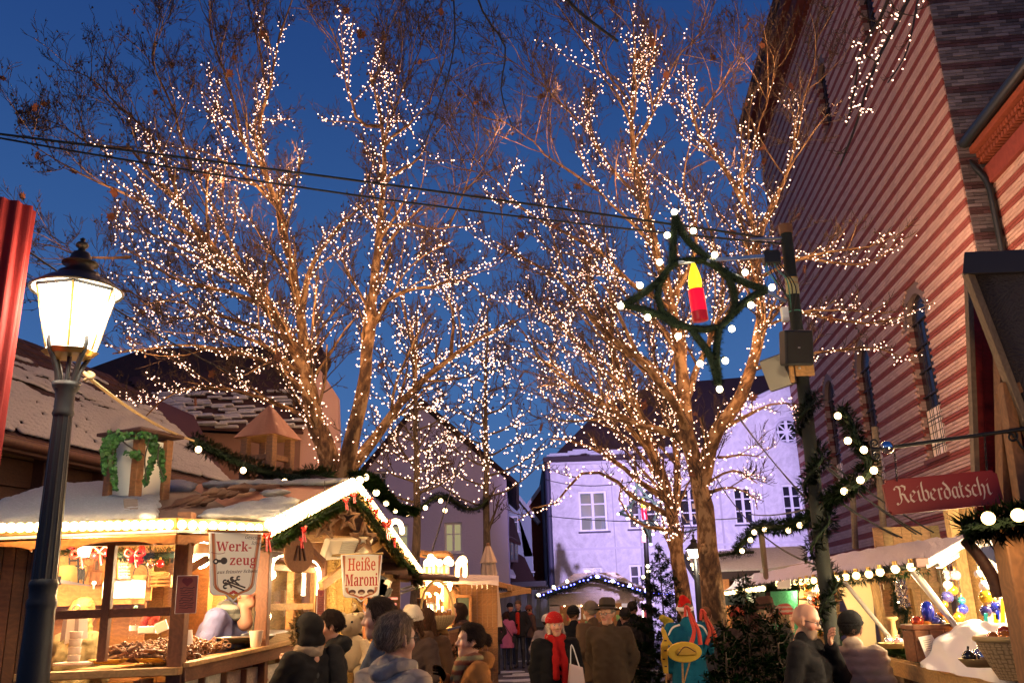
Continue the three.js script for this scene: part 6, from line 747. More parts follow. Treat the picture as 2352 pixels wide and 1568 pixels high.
// ---------- red hut with hanging sign at the right edge ----------
{
R=rng(111);
const t=thing('red_hut','tall red timber hut with a steep dark roof at the right edge','market stall'),q=(a,b,d=5.2)=>P(a,b,d);
for(let i=0;i<7;i++){const a=2232+i*22,b=a+21;mesh(t,'wall_board',slab([q(a+14,1215),q(b+14,1215),q(b,620),q(a,620)].map((p)=>p),.03),M.redPaint);}
mesh(t,'corner_board',beam(q(2243,1130,5.15),q(2224,628,5.15),.03,.05,v(0,0,1)),M.oldWood);
mesh(t,'roof',[slab([q(2226,630,4.9),q(2440,1180,4.9),q(2700,1180,4.4),q(2600,590,4.4),q(2230,600,4.8)],.06)],mat(.028,.02,.026,.7,{bumpMap:rep(T.rough,2),bumpScale:.015}));mesh(t,'ridge_board',beam(q(2216,606,4.85),q(2480,596,4.5),.05,.13),mat(.02,.016,.022,.6));
mesh(t,'barge_board',beam(q(2222,622,4.86),q(2420,1140,4.86),.04,.06,v(0,0,1)),M.oldWood);mesh(t,'wall_post',beam(q(2310,1240,5.0),q(2298,780,5.0),.05,.08,v(0,0,1)),M.pineD);mesh(t,'wall_brace',beam(q(2360,1225,4.9),q(2308,880,4.9),.06,.075,v(0,0,1)),M.pineD);mesh(t,'wall_brace',beam(q(2302,910,4.92),q(2400,860,4.92),.06,.11,v(0,0,1)),M.pineD);
mesh(t,'side_wall',slab([q(2330,1568,5.3),q(2500,1568,4.6),q(2500,640,4.6),q(2380,640,5.2)],.03),M.redPaint);
const base=G(2350,4.35);mesh(t,'front_post',beam(base.clone(),P(2318,1205,4.35),.13,.13,v(0,0,1)),M.pineD);mesh(t,'brace_arch',tube(curve([P(2296,1370,4.5),P(2278,1320,4.5),P(2240,1265,4.5),P(2215,1240,4.5)],14),(k)=>.035-.01*k,6),M.walnut);mesh(t,'crossbeam',beam(P(2212,1222,4.5),P(2420,1195,4.3),.08,.09),M.walnut);mesh(t,'white_sheet',slab([P(2240,1262,4.7),P(2330,1240,4.6),P(2330,1262,4.6),P(2300,1300,4.6)],.004),M.paper);
garland('shaggy dark garland on the red hut beam with two big round bulbs and added ones out of view',B_([[2216,1222,4.35],[2240,1212,4.32],[2290,1204,4.28],[2340,1194,4.25],[2420,1180,4.2]]).concat([v(2.58,2.08,-3.4),v(2.58,2.06,1)]),.075,1500,{bulbs:[...B_([[2271,1190,4.18],[2340,1183,4.12]]),v(2.5,2.05,-3.4),v(2.5,2.05,-2.7),v(2.5,2.05,-2),v(2.5,2.05,-.8),v(2.5,2.05,.8)],br:.031,bm:glow(7,4.2,1.4),len:.09});lampAt(P(2290,1200,4.0),.8,[1,.7,.35]);for(const z of[-3.2,-2.4,-.8,.8]) lamp(2.35,2.02,z,1.7,[1,.64,.33],4);  // bulbs and fill lamps running on towards the viewer are added, out of view
// wrought iron arm with ball, scrolls, chain
const ir=thing('sign_bracket','wrought iron sign arm with scrolls and a mirror ball at its tip','sign bracket'),d=4.85;mesh(ir,'rod',tube([P(2420,978,4.7),P(2352,985,d),P(2002,1033,d)],.011,8),M.iron);mesh(ir,'mirror_ball',sph(.036,24,16).translate(...P(2039,1027,d).toArray()),M.chrome);
const scroll=(cx,cy,r,s,a0)=>tube([...Array(22)].map((_,i)=>{const k=i / 21,a=a0+s*k*8.5,q2=r*(1-k*.8);return P(cx+Math.cos(a)*q2,cy+Math.sin(a)*q2,d);}),.006,5);mesh(ir,'scroll',[scroll(2010,1018,12,1,1.2),scroll(2014,1046,12,-1,-1.2),scroll(2326,1002,14,1,-1.5),tube(curve([P(2312,992,d),P(2330,1000,d),P(2352,1030,d),P(2390,1050,d)],12),.006,5)],M.iron);
const chain=(x0,y0,x1,y1,lb)=>{const c=thing('sign_chain',lb,'chain');for(let i=0;i<12;i++){const p=P(lerp(x0,x1,(i+.5) / 12),lerp(y0,y1,(i+.5) / 12),d-.02);mesh(c,'link',new THREE.TorusGeometry(.008,.0022,5,10).scale(.7,1.15,1).rotateY(i%2?1.57:0).translate(p.x,p.y,p.z),M.iron);}};chain(2055,1036,2061,1104,'thin chain holding the left end of the red sign');chain(2262,998,2268,1080,'thin chain holding the right end of the red sign');
// lettered board
const sg=thing('red_sign','red hanging board with old black letter writing and notched corners','sign'),A=P(2035,1143,d),Bp=P(2298,1117,d),m=frame(A.clone().lerp(Bp,.5),Bp.clone().sub(A),v(0,1,0)),w=A.distanceTo(Bp),h=.185,n=.02,out=[[-w / 2+n,-h / 2],[w / 2-n,-h / 2],...arc(w / 2,-h / 2,n,n,Math.PI,Math.PI / 2,5),...arc(w / 2,h / 2,n,n,-Math.PI / 2,-Math.PI,5),[-w / 2+n,h / 2],...arc(-w / 2,h / 2,n,n,0,-Math.PI / 2,5),...arc(-w / 2,-h / 2,n,n,Math.PI / 2,0,5)];
mesh(sg,'board',plate(out,.02,.003).translate(0,0,-.02).applyMatrix4(m),mat(.24,.006,.006,.55,{bumpMap:rep(T.grainB,2,2),bumpScale:.0015}));
// broad-nib letters cut 1.5 mm thick
const nib=(p)=>{const a=[];for(let i=0;i<p.length-1;i++){const[x0,y0]=p[i],[x1,y1]=p[i+1],dx=.075,dy=.06;const pts=[[x0-dx,y0-dy],[x0+dx,y0+dy],[x1+dx,y1+dy],[x1-dx,y1-dy]];let s=0;for(let k=0;k<4;k++){const[a0,b0]=pts[k],[a1,b1]=pts[(k+1)%4];s+=a0*b1-a1*b0;} if(Math.abs(s)<.004){pts[0][1]-=.02;pts[3][1]-=.02;s+=.05;} a.push(s<0?pts.slice().reverse():pts);} return a;};
const GL={R:[1.25,[[.05,1.25],[.0,1.4],[.15,1.55],[.4,1.5],[.5,1.3],[.45,.8],[.5,.3],[.35,0],[.1,-.12],[.02,.05]],[[.4,1.45],[.7,1.6],[1.0,1.45],[.95,1.15],[.55,.85],[.8,.75],[.9,.35],[1.1,.02],[1.22,.15]]],e:[.68,[[.12,.75],[.1,.25],[.35,0],[.6,.18]],[[.12,.8],[.4,1.04],[.58,.82]],[[.56,.8],[.3,.55],[.14,.48]]],i:[.45,[[.05,.85],[.2,1],[.2,.2],[.32,0],[.45,.14]],[[.2,1.32],[.32,1.42]]],b:[.74,[[.2,1.75],[.14,1.5],[.15,.2],[.35,0],[.6,.2],[.6,.75],[.42,1.0],[.18,.8]]],r:[.56,[[.05,.88],[.2,1],[.2,.1],[.3,0]],[[.22,.8],[.42,1.02],[.52,.88]]],d:[.74,[[.3,1.65],[.15,1.5],[.4,1.2],[.6,.8],[.6,.25],[.36,0],[.12,.2],[.12,.7],[.35,.98],[.55,.8]]],a:[.72,[[.55,.95],[.3,1],[.12,.7],[.14,.2],[.32,0],[.52,.25]],[[.55,1],[.54,.2],[.66,0],[.76,.12]]],t:[.5,[[.2,1.4],[.18,.2],[.32,0],[.48,.14]],[[.04,.98],[.4,1.0]]],s:[.62,[[.52,.95],[.36,1.08],[.16,.9],[.22,.66],[.5,.42],[.46,.1],[.25,0],[.08,.12]]],c:[.6,[[.52,.9],[.32,1.02],[.12,.75],[.12,.22],[.34,0],[.55,.16]]],h:[.76,[[.22,1.7],[.15,1.5],[.17,.02]],[[.18,.78],[.45,1.02],[.6,.75],[.56,.2],[.38,-.35]]]};
let x=0;const word='Reiberdatschi',tot=[...word].reduce((s,c)=>s+GL[c][0],0),k=w*.83 / tot;for(const c of word){const q=[];GL[c].slice(1).forEach((st)=>nib(st).forEach((pl,i)=>q.push(plate(pl.map(([a,b])=>[(a+x)*k-w*.415,b*k*.98-h*.2]),.0012+.00004*i).applyMatrix4(m.clone().multiply(new THREE.Matrix4().makeTranslation(0,0,.0032+.00003*i))))));mesh(sg,'letter',q,mat(.72,.55,.42,.6));x+=GL[c][0];}
}
let lampsT;
// ---------- huts, fences and stalls in the middle distance ----------
{
R=rng(121);
const t=thing('gabled_hut','small pale wooden hut with snowy gable and blue lights at the lane end','market stall'),d=29,q=(a,b,e=d)=>P(a,b,e);
const gl=q(1262,1362),gr=q(1480,1352),pk=q(1366,1322);
for(let i=0;i<7;i++){const y0=i*.145,y1=y0+.138,l=(y)=>Math.min(1,y / 1.02),base=gl.y;const a=gl.clone().lerp(pk,l(y0)),b=gr.clone().lerp(pk,l(y0)),c=gr.clone().lerp(pk,l(y1)),e=gl.clone().lerp(pk,l(y1));if(y1<pk.y-base+.1) mesh(t,'gable_board',slab([a.setY(base+y0),b.setY(base+y0),c.setY(base+y1),e.setY(base+y1)],.04),M.cream);}
mesh(t,'lintel_board',slab([q(1262,1392),q(1480,1382),q(1480,1354),q(1262,1364)],.05),M.cream);for(const sg of[slab([q(1262,1392).setY(0),q(1285,1392).setY(0),q(1285,1388),q(1262,1389)],.05),slab([q(1448,1392).setY(0),q(1480,1392).setY(0),q(1480,1380),q(1448,1382)],.05),slab([q(1358,1470),q(1366,1470),q(1366,1385),q(1358,1385)],.05)]) mesh(t,'side_board',sg,M.cream);mesh(t,'counter_front',slab([q(1262,1470).setY(0),q(1480,1470).setY(0),q(1480,1468),q(1262,1468)],.05),M.greyWood);
mesh(t,'back_wall',slab([q(1262,1470,31),q(1480,1470,31),q(1480,1370,31),q(1262,1370,31)],.05),M.pineD);
for(const[a,b]of[[q(1232,1368,28.6),q(1366,1318,28.6)],[q(1366,1318,28.6),q(1520,1362,28.6)]]){mesh(t,'roof',slab([a,b,b.clone().add(v(0,.0,-4)),a.clone().add(v(0,0,-4))],.1),M.walnut);mesh(t,'snow_cap',slab([a.clone().add(v(0,.06,.0)),b.clone().add(v(0,.06,.0)),b.clone().add(v(0,.06,-4)),a.clone().add(v(0,.06,-4))],.055),M.snow);}
garland('fir garland with white bulbs along the far hut gable',[q(1240,1372,28.4),q(1300,1352,28.4),q(1366,1328,28.4),q(1430,1345,28.4),q(1500,1372,28.4)],.11,220,{bulbs:[[1208+70,1345],[1261+48,1332],[1378,1321],[1413,1331],[1453,1341],[1490,1352],[1243,1363]].map(([a,b])=>q(a-6,b+3,28.2)),br:.05,bm:glow(10,8.6,5.4),len:.12});
const bl=thing('blue_light_chain','chain of small blue lights edging the far hut gable','fairy lights'),pts=[[1240,1366],[1300,1347],[1366,1323],[1440,1344],[1510,1364],[1560,1362]];for(let i=0;i<5;i++) for(let k=0;k<7;k++){const f=k / 7+rr(0,.06);bulb(bl,q(lerp(pts[i][0],pts[i+1][0],f),lerp(pts[i][1],pts[i+1][1],f)+rr(-1,3),28.2),.024,M.bulbBlue);} mesh(bl,'wire',tube(pts.map(([a,b])=>q(a,b+1,28.25)),.008,4),M.wire);
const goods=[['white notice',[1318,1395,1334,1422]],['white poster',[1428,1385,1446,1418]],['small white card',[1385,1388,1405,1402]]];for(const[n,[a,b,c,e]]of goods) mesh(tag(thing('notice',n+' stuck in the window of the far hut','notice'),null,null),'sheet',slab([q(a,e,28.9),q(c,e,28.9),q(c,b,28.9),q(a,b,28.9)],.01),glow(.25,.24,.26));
const gc=[[.6,.1,.05],[.5,.35,.1],[.1,.12,.3],[.6,.55,.5],[.15,.3,.1]].map((c)=>mat(...c,.4));for(let i=0;i<34;i++){const rw=i%4,cl=Math.floor(i / 4),x=1290+cl*18.5+rr(-4,4),y=1398+rw*17+rr(-4,4),s=rr(.05,.12),p=q(x,y,29.6+R());const o=thing('shop_ware',['bottle','tin','box'][i%3]+' of '+['red','gold','blue','white','green'][i%5]+' colour in the far hut, '+['top','second','third','bottom'][rw]+' row, number '+(cl+1)+' from the left','ware',p,'wares crowding the far hut');mesh(o,'body',i%3?rbox(s*1.2,s*1.8,s,.01):lathe([[0,-s],[s*.5,-s],[s*.5,s*.4],[s*.2,s*.8],[s*.2,s*1.3],[0,s*1.3]],10),gc[i%5]);}
for(let i=0;i<12;i++) bulb(bl.parent&&(lampsT||=thing('hut_lamps','small warm lamps glowing inside the far hut','lamps')),q(lerp(1290,1445,(i+.5) / 12),1391+(i%3)*5,29.3),.03,glow(9,6,3));
lamp(q(1340,1395,29.8).x,2.1,-29.8,3,[1,.7,.4]);lamp(q(1420,1395,29.8).x,2.1,-29.8,3,[1,.72,.45]);
mesh(t,'side_booth',[slab([q(1478,1470,28).setY(.9),q(1500,1470,28).setY(.9),q(1500,1385,28),q(1478,1386,28)],.05)],M.redPaint);mesh(t,'booth_light',beam(q(1478,1450,27.9),q(1477,1400,27.9),.04,.04,v(0,0,1)),glow(7,5.5,3.4));mesh(t,'booth_sign',slab([q(1470,1392,27.9),q(1502,1390,27.9),q(1502,1378,27.9),q(1470,1380,27.9)],.03),M.paper);
}

// ---------- tavern counter stall, chestnut neighbour, closed parasol, snowy hut, spruces ----------
const Q6=(x,y,d)=>P((1600+x / 2.698) / 1.7415,(2150+y / 2.698) / 1.7415,d),Q7=(x,y,d)=>P((1050+x / 2.24) / 1.7415,(1900+y / 2.24) / 1.7415,d);
{
R=rng(131);
const t=thing('drinks_stall','wooden drinks stall with canvas awning, copper glow and a brown counter','market stall'),W=woodMat(.4,.19,.07),d=12.6;
for(let i=0;i<10;i++){const a=500+i*55,b=a+53;mesh(t,'wall_board',slab([Q6(a,1300,d).setY(.2),Q6(b,1300,d).setY(.2),Q6(b,480,d),Q6(a,490,d)],.03),i%2?W:woodMat(.36,.17,.06));}
mesh(t,'shutter',slab([Q6(595,930,d-.08),Q6(755,930,d-.08),Q6(755,635,d-.08),Q6(595,640,d-.08)],.03),mat(.02,.04,.03,.5));mesh(t,'shutter_frame',[[590,930,590,632],[760,930,760,630],[590,632,760,630]].map(([a,b,c,e])=>beam(Q6(a,b,d-.1),Q6(c,e,d-.1),.04,.05,v(0,0,1))),M.pineD);
{const pos=[],g=(i,j)=>{const x=lerp(360,1065,i / 24),y=lerp(500,395,j / 5)+(i>12?1:.3)*7*Math.sin(i*.55)*(1-j / 5)+Math.abs(i-12)*1.2;return Q6(x,y,lerp(11.6,14.4,j / 5));};for(let i=0;i<24;i++) for(let j=0;j<5;j++){const a=g(i,j),b=g(i+1,j),c=g(i+1,j+1),e=g(i,j+1);for(const p of[a,b,c,a,c,e]) pos.push(p.x,p.y,p.z);} const g3=new THREE.BufferGeometry();g3.setAttribute('position',new THREE.Float32BufferAttribute(pos,3));g3.computeVertexNormals();mesh(t,'canvas_awning',boxUV(g3),mat(.6,.5,.42,.8,{bumpMap:rep(T.rough,1),bumpScale:.02}));}
mesh(t,'awning_beam',tube([Q6(-40,395,10.4),Q6(300,425,11),Q6(620,448,11.6)],(k)=>.055-.025*k,8),M.walnut);mesh(t,'awning_beam',beam(Q7(1075,905,10.2),Q7(1300,925,10.9),.05,.09),M.pine);
mesh(t,'folding_arm',[[-20,610,250,510],[0,560,230,490]].map(([a,b,c,e])=>tube([Q6(a,b,10.6),Q6(c,e,11.2)],.014,6)),M.steel);
const cx=[[215,960,11.6],[520,985,11.2],[670,940,11.9]];mesh(t,'counter_top',slab([Q6(215,965,11.5),Q6(520,985,11.0),Q6(675,942,11.8),Q6(690,920,12.4),Q6(230,930,12.4)].map((p)=>p.setY(Q6(520,985,11).y)),.05),M.pine);
const cy=Q6(520,985,11).y-.03;for(let i=0;i<6;i++){const a=Q6(lerp(222,520,i / 6),1000,lerp(11.55,11.05,i / 6)),b=Q6(lerp(222,520,(i+.96) / 6),1000,lerp(11.55,11.05,(i+.96) / 6));mesh(t,'counter_panel',slab([a.clone().setY(0),b.clone().setY(0),b.setY(cy),a.setY(cy)],.03),woodMat(.34,.14,.05));} for(let i=0;i<3;i++){const a=Q6(lerp(522,675,i / 3),1000,lerp(11.05,11.8,i / 3)),b=Q6(lerp(522,675,(i+.96) / 3),1000,lerp(11.05,11.8,(i+.96) / 3));mesh(t,'counter_panel',slab([a.clone().setY(0),b.clone().setY(0),b.setY(cy),a.setY(cy)],.03),woodMat(.3,.12,.045));} mesh(t,'blue_edge',slab([Q6(522,1008,10.95),Q6(672,968,11.7),Q6(672,945,11.7),Q6(522,985,10.95)],.01),mat(.02,.04,.14,.5));
for(const[a,b,c,e]of[[250,960,245,470],[500,920,500,480]]) mesh(t,'post',beam(Q6(a,b,12),Q6(c,e,12),.07,.07,v(0,0,1)),W);
mesh(t,'back_wall',slab([Q6(245,960,12.9),Q6(510,960,12.9),Q6(510,470,12.9),Q6(245,470,12.9)],.03),W);
const th=(n,l,c)=>thing(n,l,c),urn=(x,y0,y1,l)=>{const o=th('urn',l,'urn'),a=Q6(x,y0,12.5),b=Q6(x,y1,12.5),h=b.y-a.y;mesh(o,'body',lathe([[0,0],[.07,0],[.075,h*.1],[.075,h*.8],[.05,h*.92],[0,h]],18).translate(a.x,a.y,a.z),M.steel);mesh(o,'tap',tube([a.clone().add(v(0,.06,.07)),a.clone().add(v(0,.05,.13))],.012,6),M.brass);};
urn(300,830,700,'steel drinks urn at the left of the drinks stall');urn(335,830,695,'steel drinks urn next to the lit rope in the drinks stall');
{const o=th('chalkboard','framed grey menu board standing on the drinks counter','menu board'),c=[Q6(205,950,11.7),Q6(278,945,11.5),Q6(272,675,11.5),Q6(198,665,11.7)];mesh(o,'board',slab(c,.02),mat(.08,.09,.11,.7));for(let i=0;i<4;i++) mesh(o,'frame',beam(c[i],c[(i+1)%4],.035,.045,v(0,0,1)),M.pineD);}
{const o=th('handled_basket','wicker basket with a tall handle full of jars on the drinks counter','basket'),p=Q6(398,990,11.1);mesh(o,'bowl',lathe([[.1,0],[.17,.05],[.215,.12],[.225,.16],[.2,.16],[.15,.05],[0,.02]],28).translate(p.x,p.y,p.z),mat(1,1,1,.8,{map:rep(T.wicker,5,2),bumpMap:rep(T.wicker,5,2),bumpScale:.004}));mesh(o,'handle',tube(arc(0,.14,.2,.42,0,Math.PI,16).map(([a,b])=>v(p.x+a,p.y+b,p.z)),.016,7),M.straw);for(let i=0;i<6;i++){const j=th('jar',['small jar with pale lid at the left in the handled basket','small jar with pale lid second from left in the handled basket','small jar with pale lid left of the handle in the basket','small jar with pale lid right of the handle in the basket','small jar with pale lid second from right in the handled basket','small jar with pale lid at the right in the handled basket'][i],'jar'),x=p.x-.15+i*.06,y=p.y+.13+(i%2)*.02;mesh(j,'glass',lathe([[0,0],[.028,0],[.03,.05],[.024,.065],[0,.065]],12).translate(x,y,p.z+(i%2)*.04),mat(.3,.12,.04,.2));mesh(j,'lid',lathe([[0,.082],[.027,.08],[.028,.064],[0,.064]],12).translate(x,y,p.z+(i%2)*.04),M.paper);}}
{const o=th('blue_card','pale blue card standing on the drinks counter','card');mesh(o,'card',slab([Q6(450,880,11.6),Q6(500,885,11.5),Q6(500,805,11.5),Q6(450,800,11.6)],.006),mat(.3,.33,.45,.6));}
{const o=th('cup','white cup with a brown top on the drinks counter end','cup'),p=Q6(545,905,11.8);mesh(o,'body',lathe([[0,0],[.05,0],[.065,.1],[.06,.1],[0,.09]],16).translate(p.x,p.y,p.z),M.paper);mesh(o,'froth',sph(.06,10,6).scale(1,.5,1).translate(p.x,p.y+.1,p.z),M.pineD);}
const rl=th('rope_light_garland','warm rope lights twisted down the posts of the drinks stall','rope light');for(const c of[[[265,600],[310,605],[325,640]],[[375,600],[410,620],[405,700],[415,760],[400,800],[408,870]],[[450,500],[462,560],[450,640],[470,680]],[[240,470],[330,475],[440,490],[520,485]],[[465,740],[462,800]]]) mesh(rl,'tube',tube(curve(c.map(([a,b])=>Q6(a,b,12.0)),16),.017,6),glow(13,6.8,1.8));for(const[a,b]of[[300,500],[540,505],[525,550],[430,505]]) bulb(rl,Q6(a,b,11.9),.035,glow(14,9,3.6));
lampAt(Q6(370,640,11.9),2.6,[1,.62,.26]);lampAt(Q6(420,760,12.2),1.4,[1,.62,.26]);
// presents and bulbs on the awning roof
for(const[x0,y0,x1,y1,l]of[[250,385,340,275,'white parcel with warm light on it, left one on the awning roof'],[345,392,445,290,'grey white parcel in the middle on the awning roof'],[440,395,520,300,'pale parcel on the right on the awning roof']]){const o=th('parcel',l,'parcel'),a=Q6(x0,y0,12.4),b=Q6(x1,y1,12.4),w=b.x-a.x,h=b.y-a.y;mesh(o,'box',rbox(w,h,.35,.02,(a.x+b.x) / 2,(a.y+b.y) / 2,a.z-.1),M.paper);mesh(o,'ribbon',[box(.03,h+.006,.356,(a.x+b.x) / 2,(a.y+b.y) / 2,a.z-.1)],M.straw);}
const rb=th('roof_bulbs','cluster of glaring bulbs above the parcels on the awning roof','string lights');for(const[x,y]of[[330,212],[368,250],[345,268],[300,262],[425,272],[505,255],[520,240],[545,270],[290,272]]) bulb(rb,Q6(x,y,12.1),.045,glow(15,10,4));mesh(rb,'wire',tube(curve([[240,190],[330,205],[420,240],[520,230],[560,260]].map(([a,b])=>Q6(a,b,12.15)),16),.012,5),M.wire);mesh(rb,'timber_wheel',tube(curve([[220,170],[330,185],[430,180],[520,190],[555,240]].map(([a,b])=>Q6(a,b,12.3)),20),.05,8),M.pineD);lampAt(Q6(400,255,11.8),1.6,[1,.7,.36]);
const ar=th('light_arch','small arch of warm lights standing on the awning roof','light arch');const ap=[[618,405],[622,330],[640,275],[675,235],[695,280],[702,340],[700,405]];mesh(ar,'arch_frame',tube(curve(ap.map(([a,b])=>Q6(a,b,12.5)),24),.05,7),M.oldWood);curve(ap.map(([a,b])=>Q6(a,b,12.4)),22).forEach((p,i)=>bulb(ar,p,i>6&&i<14?.05:.03,glow(13,8,2.8)));
const la=th('light_ring','arched ring of warm lights right of the lit stall gable','light arch'),lp=[[1135,480],[1145,440],[1185,412],[1225,425],[1245,470],[1250,510]];curve(lp.map(([a,b])=>Q7(a,b,12)),16).forEach((p)=>bulb(la,p,.034,glow(14,9,4)));mesh(la,'hoop',tube(curve(lp.map(([a,b])=>Q7(a,b,12.06)),16),.015,6),M.wire);
const hs=th('heater_strip','row of white glowing heater lamps under the awning edge at the parasol','heater');for(const x of[800,830,862,905,935,962]) bulb(hs,Q6(x,520,13.4),.045,glow(13,9.5,5));mesh(hs,'bar',beam(Q6(780,508,13.4),Q6(1000,500,13.4),.06,.05),M.black);lampAt(Q6(880,535,13.1),1.3,[1,.75,.45]);
mesh(t,'truss',[[1010,492,1400,580],[1040,630,1395,570],[1010,492,1040,640],[1180,545,1200,590]].map(([a,b,c,e])=>beam(Q6(a,b,15),Q6(c,e,15.6),.07,.08)),M.pine);mesh(t,'end_post',beam(Q6(1040,950,15),Q6(1020,490,15),.08,.08,v(0,0,1)),M.pineD);
{const sp=[];for(const[x,y]of[[640,560],[330,1190],[500,1250],[440,1330],[580,1290],[700,1390]]){const c=Q6(x,y,y<700?12.4:10.9);for(let k=0;k<3;k++) sp.push(needles([c.clone(),c.clone().add(v(rr(-.25,.25),rr(-.02,.2),.03))],.03,300,.06));} const g=tag(mesh(scene,'fir_twigs',sp,M.spruce),'loose fir twigs pinned on the drinks stall front','fir twigs',null,'stuff');}
// closed parasol
const ps=th('closed_parasol','closed cream parasol bound upright beside the drinks stall','parasol'),pb=G(1124,15),y1=hAt(pb,1250),y0=hAt(pb,1440),yc=hAt(pb,1285);const fold=(r0,r1,a,b,k)=>{const g=new THREE.CylinderGeometry(r1,r0,b-a,60,12,true).toNonIndexed(),p=g.attributes.position;for(let i=0;i<p.count;i++){const an=Math.atan2(p.getZ(i),p.getX(i)),q=1+k*Math.sin(an*8)+.05*Math.sin(an*3+p.getY(i)*3);p.setX(i,p.getX(i)*q);p.setZ(i,p.getZ(i)*q);} g.computeVertexNormals();return boxUV(g.translate(pb.x,(a+b) / 2,pb.z));};
const pm=mat(.62,.45,.3,.85,{bumpMap:rep(T.fabric,3),bumpScale:.003});mesh(ps,'canopy',[fold(.19,.1,y0,yc-.02,.14)],pm);mesh(ps,'collar',fold(.135,.04,yc-.05,y1-.03,.1),pm);mesh(ps,'pole',tube([pb,pb.clone().setY(y1)],.03,8),M.pineD);mesh(ps,'finial',sph(.03,8,6).translate(pb.x,y1,pb.z),M.pineD);
const td=th('tree_tag','small white board nailed slanting on the dark young tree','sign');mesh(td,'board',slab([Q6(1030,400,20),Q6(1058,385,20),Q6(1015,290,20),Q6(988,308,20)],.03),M.paper);
// ---- chestnut neighbour with checkered blocks ----
const n=th('checker_stall','narrow stall front with black and white blocks and striped diagonal timbers','market stall');for(const[x,y,k]of[[1060,950,0],[1095,975,1],[1030,1000,1],[1065,1030,0],[1085,1010,1],[1060,1080,1],[1100,1045,0],[1030,1070,0]]) mesh(n,'block',rbox(.12,.11,.12,.012).applyMatrix4(new THREE.Matrix4().makeRotationZ(-.4).setPosition(Q7(x,y,9.9))),k?mat(.75,.62,.45,.6):M.black);
for(let i=0;i<4;i++){const o=i*95;mesh(n,'striped_timber',beam(Q7(735+o*.5,1060+o*1.0,10),Q7(935+o*.2,1300+o*.9,10),.1,.09,v(0,0,1)),i%2?M.black:woodMat(.6,.36,.1));mesh(n,'light_end',sph(.055,10,8).scale(1.3,1,1).translate(...Q7(738+o*.5,1085+o,9.92).toArray()),mat(.75,.55,.3,.6));}
for(const[a,b]of[[950,1090],[985,1090]]) mesh(n,'post',beam(Q7(a,1568,9.7).setY(0),Q7(a-8,b,9.7),.09,.09,v(0,0,1)),woodMat(.45,.16,.05));for(let i=0;i<6;i++) mesh(n,'upright_slat',beam(Q7(1085+i*26,880,10.6),Q7(1082+i*26,750,10.6),.07,.03,v(0,0,1)),woodMat(.42,.28,.15));mesh(n,'back_board',slab([Q7(735,1560,10.5).setY(0),Q7(1230,1560,10.5).setY(0),Q7(1230,900,10.5),Q7(735,900,10.5)],.03),M.pineD);mesh(n,'roof_board',slab([Q7(1060,760,10.9),Q7(1280,760,10.9),Q7(1300,860,10.2),Q7(1070,900,10.2)],.04),M.walnut);
mesh(n,'price_label',[[1105,1095,1210,1115],[1140,1145,1200,1165],[890,1390,990,1410]].map(([a,b,c,e])=>slab([Q7(a,e,9.75),Q7(c,e,9.75),Q7(c,b,9.75),Q7(a,b,9.75)],.006)),mat(.7,.25,.28,.6));mesh(n,'shelf',beam(Q7(860,1480,9.5),Q7(1000,1520,9.5),.25,.03),M.pine);lampAt(Q7(1000,980,9.3),1.1,[1,.68,.34]);lampAt(Q7(840,1240,9.2),.8,[1,.68,.34]);
{const b=th('plush_bear','large cream plush toy bear hanging at the checkered stall','plush toy'),p=Q7(800,1400,9.0);const pl=mat(.66,.48,.28,.95,{bumpMap:rep(T.rough,3),bumpScale:.02});mesh(b,'body',[sph(.14,18,14).scale(1,1.25,.9).translate(p.x+.02,p.y-.2,p.z)],pl);mesh(b,'head',[sph(.11,18,14).translate(p.x-.01,p.y+.06,p.z+.02),sph(.05,12,8).translate(p.x-.03,p.y+.04,p.z+.11),sph(.04,10,8).translate(p.x-.09,p.y+.14,p.z),sph(.04,10,8).translate(p.x+.08,p.y+.14,p.z)],pl);for(const s of[-1,1]){mesh(b,'arm',tube([v(p.x+s*.12,p.y-.1,p.z+.04),v(p.x+s*.17,p.y-.2,p.z+.1),v(p.x+s*.14,p.y-.3,p.z+.12)],.05,10),pl);mesh(b,'leg',tube([v(p.x+s*.08,p.y-.33,p.z+.03),v(p.x+s*.11,p.y-.46,p.z+.09),v(p.x+s*.11,p.y-.54,p.z+.13)],.06,10),pl);mesh(b,'eye',sph(.012,8,6).translate(p.x-.02+s*.04,p.y+.09,p.z+.12),M.black);} mesh(b,'nose',sph(.016,8,6).translate(p.x-.035,p.y+.055,p.z+.158),M.black);}
// ---- snowy hut behind the trunks ----
const sh=th('snowy_hut','long hut with a snow covered roof behind the plane trunks','market stall'),z=21;mesh(sh,'roof',slab([P(1600,1322,20),P(1862,1312,20),P(1850,1264,23.5),P(1572,1278,23.5)],.1),M.walnut);mesh(sh,'snow_cap',slab([P(1602,1318,20).add(v(0,.06,0)),P(1864,1308,20).add(v(0,.06,0)),P(1850,1264,23.5).add(v(0,.14,0)),P(1574,1278,23.5).add(v(0,.14,0))],.12),M.snow);mesh(sh,'wall',slab([P(1605,1330,20.6).setY(0),P(1860,1320,20.6).setY(0),P(1860,1318,20.6),P(1605,1328,20.6)],.1),M.walnut);mesh(sh,'eaves_board',beam(P(1600,1326,19.9),P(1862,1316,19.9),.05,.2),mat(.03,.02,.025,.8));mesh(sh,'end_rafter',beam(P(1600,1326,19.9),P(1570,1280,23.4),.06,.2),mat(.05,.05,.09,.7));
